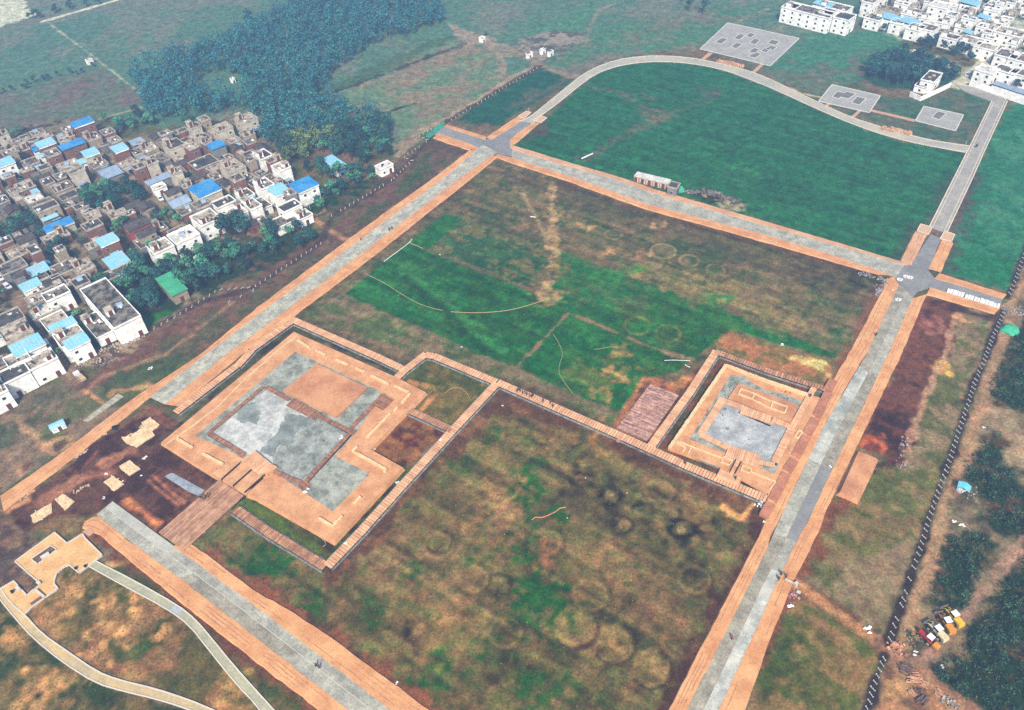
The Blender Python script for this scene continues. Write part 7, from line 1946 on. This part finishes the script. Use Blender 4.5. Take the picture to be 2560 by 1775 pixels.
# light blue shelter
c = gp(32, 1765, 1175, 2.4)
root = thing('shelter', 'light blue tarpaulin shelter with white sacks under it, in the scrubland', 'shelter', (*c, 0))
q = PL(2.3, 32, (1715, 1130), (1780, 1150), (1832, 1180), (1815, 1225), (1760, 1195), (1700, 1190))
mb = MB(); zz = (2.4, 2.7, 2.2, 1.9, 2.4, 2.0)
mb.face([(p[0], p[1], z_) for p, z_ in zip(q, zz)]); mb.face([(p[0], p[1], z_ - .06) for p, z_ in zip(q, zz)])
mb.build('tarpaulin', mat('sky blue sheet', S(112, 204, 220), S(96, 190, 208), .7, fine=2, amt=.1), root, (*c, 0))
for p, z_ in zip(q, zz):
    mb = MB(); mb.tube([(p[0], p[1], -.1), (p[0], p[1], z_ - .08)], .06, 5); mb.build('pole', M_STEEL, root, (*c, 0))
mb = MB(); mb.box(gp(32, 1745, 1205, .5), 2.2, 1.2, 0, .9, .4); mb.build('sack_row', M_WHITEP, root, (*c, 0))

# blue vaulted hut
c = gp(2, 512, 625, 1.6)
root = thing('site_hut', 'small white hut with light blue vaulted roof on the rough grass', 'hut', (*c, 0), math.radians(35))
mb = MB(); mb.box((0, 0), 5.2, 3.0, -.1, 2.3); mb.build('wall', WMAT['white'], root); root.scale = (.72, .72, .72)
mb = MB(); n = 8
for i in range(n):
    a0, a1 = math.pi * i / n, math.pi * (i + 1) / n
    y0, z0, y1, z1 = 1.7 * math.cos(a0), 2.3 + .9 * math.sin(a0), 1.7 * math.cos(a1), 2.3 + .9 * math.sin(a1)
    mb.face([(-2.8, y0, z0), (2.8, y0, z0), (2.8, y1, z1), (-2.8, y1, z1)])
for s in (-2.8, 2.8): mb.face([(s, 1.7 * math.cos(math.pi * i / n), 2.3 + .9 * math.sin(math.pi * i / n)) for i in range(n + 1)])
mb.build('roof', RMAT['cyan'], root)
put(DOOR, 'door', root, (.3, -1.53, 0), math.pi / 2); put(WIN, 'window', root, (1.8, -1.53, .8), math.pi / 2); put(WIN, 'window', root, (-1.5, -1.53, .8), math.pi / 2); put(WIN, 'window', root, (2.63, 0, .8))
# row of site cabins by the top road
ca_ = [gp(20, 1110, 1562, 2.6), gp(21, 1418, 40, 2.6)]
A, B = Vector(ca_[0]), Vector(ca_[1]); d = (B - A); an = math.atan2(d.y, d.x); nC = 5
for k in range(nC):
    c = A.lerp(B, (k + .5) / nC); Lc = d.length / nC
    root = thing('site_cabin', f'white flat-roofed site cabin beside the top road, {ORD[k + 1]} from the left', 'cabin', (c.x, c.y, 0), an, 'site cabins in a row')
    mb = MB(); mb.box((0, 0), Lc - .1, 3.0, -.1, 2.5); mb.build('wall', WMAT['cream'], root)
    mb = MB(); mb.box((0, .1), Lc - .06, 3.5, 2.5, 2.66); mb.build('roof', RMAT['white'], root)
    put(DOOR, 'door', root, (-.6, -1.53, 0), math.pi / 2); put(WIN, 'window', root, (1.2, -1.53, .9), math.pi / 2)
    mb = MB(); mb.bar((Lc * .3, -1.62), (Lc * .3, -1.58), .5, 0, 2.2); mb.build('wall_panel', mat('pink panel', S(200, 130, 110), fine=3, amt=.1), root)
house((21, 1455, 72), 3.5, 4, 1, 'grey', 'dark', '', an, 'y', 'site_shed')['label'] = 'small dark shed at the right end of the white site cabins'

# vehicles
WHEEL = None


def wheel(root, x, y, r, w_, mt=None):
    mb = MB(); mb.tube([(x, y - w_ / 2, r), (x, y - w_ / 2 + .05, r), (x, y + w_ / 2 - .05, r), (x, y + w_ / 2, r)], [r * .82, r, r, r * .82], 14)
    wl = mb.build('wheel', M_BLACK, root)
    mb = MB(); mb.tube([(x, y - w_ / 2 - .02, r), (x, y + w_ / 2 + .02, r)], r * .5, 10); mb.build('rim', mt or M_STEEL, wl)


def bevel(o, wdt=.08):
    m_ = o.modifiers.new('Bevel', 'BEVEL'); m_.width = wdt; m_.segments = 2
    return o


def loader(label, t, x, y, heading, paint_, roof_, canopy=False):
    c = gp(t, x, y, 1)
    root = thing('wheel_loader', label, 'loader', (*c, 0), heading)
    mb = MB(); mb.box((-1.5, 0), 1.9, 1.5, .75, 1.75); mb.box((-2.5, 0), .3, 1.6, .6, 1.3); bevel(mb.build('engine_cover', paint_, root))
    mb = MB(); mb.box((.1, 0), 3.4, .8, .55, .95); mb.box((1.2, 0), .8, .9, .9, 1.5); mb.build('chassis', paint_, root)
    mb = MB(); mb.box((-.05, 0), 1.15, 1.25, .95, 1.5); mb.build('cab', paint_, root)
    if not canopy:
        mb = MB(); mb.box((-.05, 0), 1.05, 1.15, 1.5, 2.35); mb.build('cab_window', M_GLASS, root)
    else:
        mb = MB()
        for a in (-.5, .45):
            for b in (-.5, .5): mb.tube([(a, b, 1.5), (a, b, 2.35)], .05, 5)
        mb.build('cab_post', M_STEEL, root)
    mb = MB(); mb.box((-.05, 0), 1.4, 1.45, 2.35, 2.5); bevel(mb.build('cab_roof', roof_, root), .05)
    for s in (-1, 1):
        mb = MB(); mb.tube([(.9, s * .5, 1.5), (1.9, s * .5, 1.35), (2.7, s * .5, .5)], [.1, .12, .1], 5); mb.build('lift_arm', paint_, root)
        wheel(root, -1.4, s * .85, .62, .42, paint_); wheel(root, 1.2, s * .85, .62, .42, paint_)
    mb = MB()
    prof = [(2.6, .1), (3.5, .02), (3.5, .1), (2.75, .25), (2.75, 1.0), (2.6, 1.0)]
    for s in (-1.05, 1.05): mb.face([(px, s, pz) for px, pz in prof])
    for (x0, z0), (x1, z1) in zip(prof, prof[1:] + prof[:1]): mb.face([(x0, -1.05, z0), (x1, -1.05, z1), (x1, 1.05, z1), (x0, 1.05, z0)])
    mb.build('bucket', M_STEEL, root)
    return root


loader('bright yellow wheel loader with white cab roof, uppermost of the parked machines', 33, 1665, 755, math.radians(108), M_YEL, M_WHITEP)
loader('orange yellow wheel loader with white cab roof, second of the parked machines', 33, 1600, 812, math.radians(98), M_ORY, M_WHITEP)
loader('cream wheel loader with a pale bucket, third of the parked machines', 33, 1518, 884, math.radians(113), M_CRM, M_WHITEP)
c = gp(33, 1435, 950, 1)
root = thing('tractor', 'red tractor with white canopy and a yellow box behind', 'tractor', (*c, 0), math.radians(122))
mb = MB(); mb.box((1.2, 0), 1.7, .8, .8, 1.5); bevel(mb.build('bonnet', M_RED, root))
mb = MB(); mb.box((-.3, 0), 1.5, .9, .6, 1.15); mb.box((-.8, .75), .9, .35, 1.3, 1.42); mb.box((-.8, -.75), .9, .35, 1.3, 1.42); mb.build('body', M_RED, root)
mb = MB(); mb.box((-.4, 0), 1.3, 1.4, 2.2, 2.32); bevel(mb.build('canopy', M_WHITEP, root), .04)
mb = MB()
for a in (-.9, .1):
    for b in (-.55, .55): mb.tube([(a, b, 1.1), (a, b, 2.2)], .05, 5)
mb.build('canopy_post', M_STEEL, root)
mb = MB(); mb.box((-.6, 0), .5, .5, 1.15, 1.3); mb.box((-.85, 0), .1, .5, 1.3, 1.7); mb.build('seat', M_BLACK, root)
mb = MB(); mb.box((-2.1, 0), 1.3, 1.3, .6, 1.25); mb.box((-1.35, 0), .5, .2, .6, .75); bevel(mb.build('rear_box', M_ORY, root))
for s in (-1, 1): wheel(root, -.8, s * .8, .7, .4, M_YEL); wheel(root, 1.6, s * .6, .42, .28, M_YEL)


def car(label, t, x, y, heading, mt, van=False, name='parked_car'):
    c = gp(t, x, y, .8)
    root = thing(name, label, 'car', (*c, 0), heading)
    mb = MB()
    prof = [(-2.1, .35), (2.1, .35), (2.15, .75), (1.2, .9), (.6, 1.4), (-1.3, 1.42), (-2.0, .95)] if not van else [(-2.1, .35), (2.0, .35), (2.1, .9), (1.6, 1.05), (1.1, 1.75), (-2.05, 1.8)]
    w_ = .85
    for s in (-w_, w_): mb.face([(a, s * (.88 if b > 1 else 1), b) for a, b in prof])
    for (a0, b0), (a1, b1) in zip(prof, prof[1:] + prof[:1]):
        k0, k1 = (w_ * .88 if b0 > 1 else w_), (w_ * .88 if b1 > 1 else w_)
        mb.face([(a0, -k0, b0), (a1, -k1, b1), (a1, k1, b1), (a0, k0, b0)])
    mb.build('body', mt, root)
    mb = MB()
    if van:
        mb.face([(1.57, -.7, 1.1), (1.57, .7, 1.1), (1.17, .65, 1.7), (1.17, -.65, 1.7)])
        for s in (-1, 1): mb.face([(1.0, s * .84, 1.1), (-1.9, s * .84, 1.1), (-1.9, s * .78, 1.6), (.9, s * .78, 1.6)])
    else:
        mb.face([(1.2, -.7, .95), (1.2, .7, .95), (.68, .65, 1.36), (.68, -.65, 1.36)]); mb.face([(-2.0, -.65, 1.0), (-2.0, .65, 1.0), (-1.36, .62, 1.4), (-1.36, -.62, 1.4)])
        for s in (-1, 1): mb.face([(1.0, s * .85, .95), (-1.8, s * .85, .95), (-1.2, s * .79, 1.34), (.55, s * .79, 1.34)])
    mb.build('car_window', M_GLASS, root)
    for a in (-1.3, 1.3):
        for s in (-1, 1): wheel(root, a, s * .8, .32, .2)
    for s in (-.6, .6):
        mb = MB(); mb.box((2.12, s), .06, .3, .6, .74); mb.build('headlight', M_PALE, root)
    return root


M_CARW = mat('white car paint', S(240, 240, 242), fine=1, amt=.03, rough=.3, spec=.5)
car('white van parked on the lane beside the white compound', 1, 425, 1500, math.radians(-52), M_CARW, True)
car('white car parked on the lane at the left edge, nearest the grove', 1, 60, 970, math.radians(-40), M_CARW)
car('pale car at the very left edge of the village lane', 1, -5, 895, math.radians(-45), M_CARW)
car('white car on the lane by the grey gabled shed', 1, 1435, 180, math.radians(-52), M_CARW)
car('white car on the road into the far town', 30, 1805, 662, math.radians(44), M_CARW)
c = gp(2, 715, 190, 1)
root = thing('small_truck', 'small truck with white cab and sandy load at the lane end', 'truck', (*c, 0), math.radians(138))
mb = MB(); mb.prism([(.9, -.8), (2.2, -.8), (2.2, .8), (.9, .8)], .5, 1.9, flare=.04); bevel(mb.build('cab', M_CARW, root), .12)
mb = MB(); mb.box((2.24, 0), .04, 1.3, 1.2, 1.75); mb.build('windscreen', M_GLASS, root)
mb = MB(); mb.box((-.8, 0), 3.2, 1.7, .6, .8)
for s in (-.82, .82): mb.box((-.8, s), 3.2, .08, .8, 1.25)
mb.box((-2.38, 0), .08, 1.6, .8, 1.25); mb.build('load_bed', mat('tan bed', S(206, 180, 140), fine=2, amt=.15), root)
for a in (-1.6, 1.5):
    for s in (-1, 1): wheel(root, a, s * .75, .38, .24)
c = gp(2, 1030, 650, .8)
root = thing('pump_cart', 'dark engine cart parked at the edge of the dig', 'cart', (*c, 0), .4)
mb = MB(); mb.box((0, 0), 1.4, .9, .4, 1.2); mb.box((.2, 0), .5, .5, 1.2, 1.5); bevel(mb.build('engine_box', M_BLACK, root))
mb = MB(); mb.tube([(.7, 0, .5), (1.5, 0, .3)], .06, 5); mb.build('tow_bar', M_STEEL, root)
for s in (-1, 1): wheel(root, 0, s * .6, .35, .2)
# barrier across the side track, sign block
c = gp(33, 160, 415, 1); d_ = gp(33, 250, 460, 1)
root = thing('barrier', 'white swing barrier between road and side track', 'barrier', (*c, 0))
mb = MB(); mb.tube([(*c, 1.0), (*d_, 1.0)], .07, 6); mb.tube([(*c, .5), (*d_, .5)], .05, 6); mb.build('barrier_pole', M_WHITEP, root, (*c, 0))
for p in (c, d_):
    mb = MB(); mb.tube([(*p, -.1), (*p, 1.15)], .09, 6); mb.build('post', M_PALE, root, (*c, 0))
mb = MB(); p = gp(33, 252, 465, .6); mb.box(p, .7, .5, .0, 1.1, .4); mb.box(p, .9, .7, 1.1, 1.2, .4)
tag(mb.build('gate_pillar', M_PALE, None, (*p, 0)), 'pale gate pillar at the outer end of the white barrier', 'pillar')
mb = MB(); p = gp(33, 275, 535, .3); mb.box(p, .9, .5, 0, .5, -.5); mb.box(p, .7, .35, .5, .62, -.5)
tag(mb.build('concrete_block', M_PALE, None, (*p, 0)), 'white concrete block at the mouth of the side track', 'block')
# timber
M_LOG = mat('dark logs', S(84, 66, 62), S(130, 104, 92), 1, fine=3, amt=.2, island=.35)
M_LOGP = mat('fresh timber', S(214, 160, 124), S(170, 124, 100), 1, fine=3, amt=.2, island=.35)


def timber(label, t, a, b, n, wd, mt, r=.16, seed=1):
    R = random.Random(seed)
    A, B = Vector(gp(t, *a)), Vector(gp(t, *b)); d = (B - A).normalized(); nn = Vector((-d.y, d.x))
    root = thing('timber_pile', label, 'timber pile', (*A, 0))
    for i in range(n):
        o = (i / max(1, n - 1) - .5) * wd + R.uniform(-.1, .1); s0, s1 = R.uniform(0, .25), R.uniform(.75, 1)
        p, q = A.lerp(B, s0) + nn * o, A.lerp(B, s1) + nn * (o + R.uniform(-.4, .4)); z_ = r + R.choice((0, 0, 1.8 * r))
        mb = MB(); mb.tube([(p.x, p.y, z_), (q.x, q.y, z_)], [r, r * .8], 6); mb.build('log', mt, root, (*A, 0))
    return root


timber('dark poles stacked beside the lower right track', 33, (1160, 1200), (1310, 1265), 12, 2.4, M_LOG, .16, 2)
timber('orange fresh timber laid beyond the dark poles', 33, (1240, 1300), (1390, 1320), 9, 2.0, M_LOGP, .14, 3)
timber('pale boards lying near the fresh timber', 33, (1370, 1350), (1450, 1385), 5, .8, M_LOGP, .12, 4)
timber('short dark beams stacked on the bare ground at bottom right', 33, (1340, 1400), (1370, 1470), 6, 1.6, M_LOG, .2, 5)
timber('two reddish beams left of the short dark beams', 33, (1265, 1410), (1300, 1480), 3, .7, M_LOGP, .18, 6)
timber('dark beams at the bottom edge by the scrub', 33, (1420, 1485), (1360, 1560), 5, 1.2, M_LOG, .18, 7)
timber('orange boards along the lower right track', 33, (1500, 1420), (1570, 1490), 7, 1.4, M_LOGP, .12, 8)
timber('pale poles lying apart on the bare ground', 33, (1225, 1335), (1310, 1360), 3, .4, M_LOGP, .12, 9)
# poles by the houses
for lab_, q, h_ in (('slender pale utility pole beside the blue roofed white house', (11, 487, 285), 6.5), ('slim white pole beside the square tan pavement of the left arm', (20, 150, 1003), 1.6), ('short white pole at the inner curve of the arc road', (30, 1775, 1300), 1.8)):
    c = gp(*q); mb = MB(); mb.tube([(*c, -.2), (*c, h_)], [.1, .07], 6); mb.box(c, .1, .9 if h_ > 3 else .3, h_ - .5, h_ - .4, .4)
    tag(mb.build('utility_pole', M_PALE, None, (*c, 0)), lab_, 'pole')
# dark planters on the terrace
for lab_, q in (('dark box on the terrace edge by the grey green path', (3, 765, 300)), ('small dark box on the terrace at its inner corner', (3, 678, 318)), ('small dark stool on the lower terrace', (3, 105, 528))):
    c = gp(*q, .8); mb = MB(); mb.box(c, .5, .5, .2, .85, .6); mb.box(c, .6, .6, .85, .93, .6)
    tag(mb.build('litter_bin', M_BLACK, None, (*c, .2)), lab_, 'bin')

# ------------------------------------------------------------------ people
def make_person(pose, top, legs, seed):
    R = random.Random(seed)
    root = thing('person', None, 'person')
    J = {'pel': (0, 0, .95), 'wai': (0, 0, 1.1), 'che': (.02, 0, 1.32), 'nec': (.03, 0, 1.48), 'hea': (.04, 0, 1.58), 'top': (.05, 0, 1.70), 'hl': (0, .1, .9), 'hr': (0, -.1, .9)}
    st_ = pose
    J.update({'kl': (.05 + .12 * st_, .1, .5), 'kr': (.05 - .05 * st_, -.1, .5), 'al': (.02 + .2 * st_, .1, .08), 'ar': (-.28 * st_, -.1, .1), 'tl': (.2 + .2 * st_, .1, .03), 'tr': (-.1 * st_ - .05 + .1, -.1, .03), 'sl': (.02, .19, 1.4), 'sr': (.02, -.19, 1.4), 'el': (-.08 * st_, .25, 1.13), 'er': (.08 * st_, -.25, 1.13), 'wl': (.06 - .1 * st_, .24, .9), 'wr': (.1 + .12 * st_, -.24, .9), 'fl': (.09 - .1 * st_, .235, .78), 'fr': (.13 + .12 * st_, -.235, .78)})
    E_ = [('pel', 'wai'), ('wai', 'che'), ('che', 'nec'), ('nec', 'hea'), ('hea', 'top'), ('pel', 'hl'), ('pel', 'hr'), ('hl', 'kl'), ('hr', 'kr'), ('kl', 'al'), ('kr', 'ar'), ('al', 'tl'), ('ar', 'tr'), ('che', 'sl'), ('che', 'sr'), ('sl', 'el'), ('sr', 'er'), ('el', 'wl'), ('er', 'wr'), ('wl', 'fl'), ('wr', 'fr')]
    rad = {'pel': .15, 'wai': .14, 'che': .16, 'nec': .06, 'hea': .095, 'top': .07, 'hl': .1, 'hr': .1, 'kl': .06, 'kr': .06, 'al': .045, 'ar': .045, 'tl': .035, 'tr': .035, 'sl': .07, 'sr': .07, 'el': .045, 'er': .045, 'wl': .033, 'wr': .033, 'fl': .03, 'fr': .03}

    def skin(keys, extra, name, mt, parent):
        ks = [k for k in J if k in keys]; ix = {k: i for i, k in enumerate(ks)}
        me = bpy.data.meshes.new(name)
        me.from_pydata([J[k] for k in ks], [(ix[a], ix[b]) for a, b in E_ if a in ix and b in ix], [])
        o = bpy.data.objects.new(name, me); COL.objects.link(o)
        md = o.modifiers.new('skin', 'SKIN'); o.modifiers.new('sub', 'SUBSURF').levels = 1
        for i, k in enumerate(ks):
            v = me.skin_vertices[0].data[i]; v.radius = (rad[k] + extra,) * 2; v.use_root = k in ('pel', 'che') and i == min(ix.get('pel', 99), ix.get('che', 99))
        dg = bpy.context.evaluated_depsgraph_get()
        m2 = bpy.data.meshes.new_from_object(o.evaluated_get(dg)); m2.name = name
        bpy.data.objects.remove(o)
        m2.materials.clear(); m2.materials.append(mt)
        o = bpy.data.objects.new(name, m2); COL.objects.link(o); o.parent = parent
        return o
    skin(set(J), 0, 'body', mat('skin', S(206, 160, 130), fine=2, amt=.05), root)
    skin({'pel', 'wai', 'che', 'sl', 'sr', 'el', 'er', 'wl', 'wr'}, .02, 'jacket', top, root)
    skin({'pel', 'hl', 'hr', 'kl', 'kr', 'al', 'ar'}, .018, 'trousers', legs, root)
    mb = MB(); mb.tube([(.03, 0, 1.58), (.03, 0, 1.68), (.03, 0, 1.75)], [.115, .12, .05], 8); mb.build('hair', M_BLACK, root)
    return root


def cloth(n, c): return mat(n, c, fine=3, amt=.1)


C_ = {'dark': cloth('dark jacket', S(36, 36, 42)), 'red': cloth('red jacket', S(190, 40, 44)), 'blue': cloth('blue jacket', S(50, 70, 120)), 'grey': cloth('grey jacket', S(110, 110, 112))}
PP = {}
for i, (k, ps) in enumerate((('dark', .0), ('dark', 1.0), ('red', .6), ('blue', .8), ('grey', .3))):
    PP[i] = make_person(ps, C_[k], C_['dark'] if k != 'blue' else C_['grey'], i)
usedp = set()
PEOPLE = [((22, 45, 335, .75), 0, 'standing person in dark clothes at the left end of the boardwalk group'), ((22, 60, 325, .75), 1, 'walking person in dark clothes, second from the left in the boardwalk group'), ((22, 75, 330, .75), 0, 'standing person in dark clothes behind the group front on the boardwalk'), ((22, 95, 350, .75), 1, 'walking person in dark clothes left of the red jacket on the boardwalk'), ((22, 118, 345, .75), 2, 'person in a red jacket among the boardwalk group'),
          ((22, 132, 365, .75), 0, 'standing person in dark clothes just right of the red jacket'), ((22, 160, 382, .75), 3, 'person in a blue jacket walking in the boardwalk group'), ((22, 178, 385, .75), 0, 'standing person in dark clothes second from the right of the group'), ((22, 188, 372, .75), 1, 'walking person in dark clothes at the right end of the group'), ((22, 278, 425, .75), 1, 'person in dark clothes walking just behind the boardwalk group'),
          ((22, 345, 440, .75), 0, 'person in dark clothes standing alone on the field side of the boardwalk'), ((22, 367, 472, .75), 1, 'person in dark clothes walking last on the long boardwalk'), ((22, 1555, 985, .75), 1, 'lone person in dark clothes on the boardwalk below the smaller monument'), ((22, 2005, 1120, 1.15), 0, 'lone dark figure on the entrance deck of the smaller monument'),
          ((2, 1808, 1290, .76), 1, 'person in dark clothes walking first down the timber ramp'), ((2, 1838, 1305, .76), 3, 'person in a blue jacket on the timber ramp'), ((2, 1853, 1280, .76), 0, 'person in dark clothes in the middle of the ramp group'), ((2, 1875, 1280, .76), 4, 'person in a grey jacket last on the timber ramp'),
          ((11, 945, 570, .34), 0, 'lone person in dark clothes at the edge of the left road'), ((11, 1200, 480, .34), 1, 'first of two people walking along the left road paving'), ((11, 1222, 468, .34), 4, 'second of two people walking along the left road, in grey'), ((13, 545, 1210, .3), 1, 'person in dark clothes walking on the bottom road, left one'), ((13, 573, 1225, .3), 3, 'person in blue walking on the bottom road, right one'),
          ((33, 115, 385, .3), 0, 'person in dark clothes on the right road near the barrier, upper one'), ((33, 93, 430, .3), 1, 'person in dark clothes on the right road near the barrier, lower one'), ((33, 160, 408, .34), 4, 'person in grey standing at the barrier post'), ((23, 1972, 965, .3), 2, 'person in a red jacket on the lower right road'), ((31, 967, 1425, .3), 0, 'lone person in dark clothes on the right road below the crossing'),
          ((30, 1865, 1328, .31), 0, 'person in dark clothes where arc road meets straight road, left one'), ((30, 1875, 1325, .31), 1, 'person in dark clothes where arc road meets straight road, right one'), ((32, 375, 380, 1.37), 0, 'person in dark clothes on the walkway at the far side of the smaller monument')]
for (t, x, y, zf), k, lab_ in PEOPLE:
    o = PP[k] if k not in usedp else copy_tree(PP[k]); usedp.add(k)
    c = gp(t, x, y, zf)
    o.location = (c[0], c[1], zf); o.rotation_euler = (0, 0, random.random() * 6.28)
    o['label'] = lab_
# ------------------------------------------------------------------ haze
hb = MB()
hb.prism([(-1600, -1600), (1600, -1600), (1600, 1600), (-1600, 1600)], -1.0, 172.0)
hz = bpy.data.materials.new('haze air')
hz.use_nodes = True
hz.node_tree.nodes.clear()
out = hz.node_tree.nodes.new('ShaderNodeOutputMaterial')
pv = hz.node_tree.nodes.new('ShaderNodeVolumePrincipled')
pv.inputs['Color'].default_value = (*HAZE_COL, 1)
pv.inputs['Density'].default_value = HAZE
pv.inputs['Anisotropy'].default_value = 0.2
hz.node_tree.links.new(pv.outputs[0], out.inputs['Volume'])
haze = hb.build('haze', hz)
haze['kind'] = 'stuff'
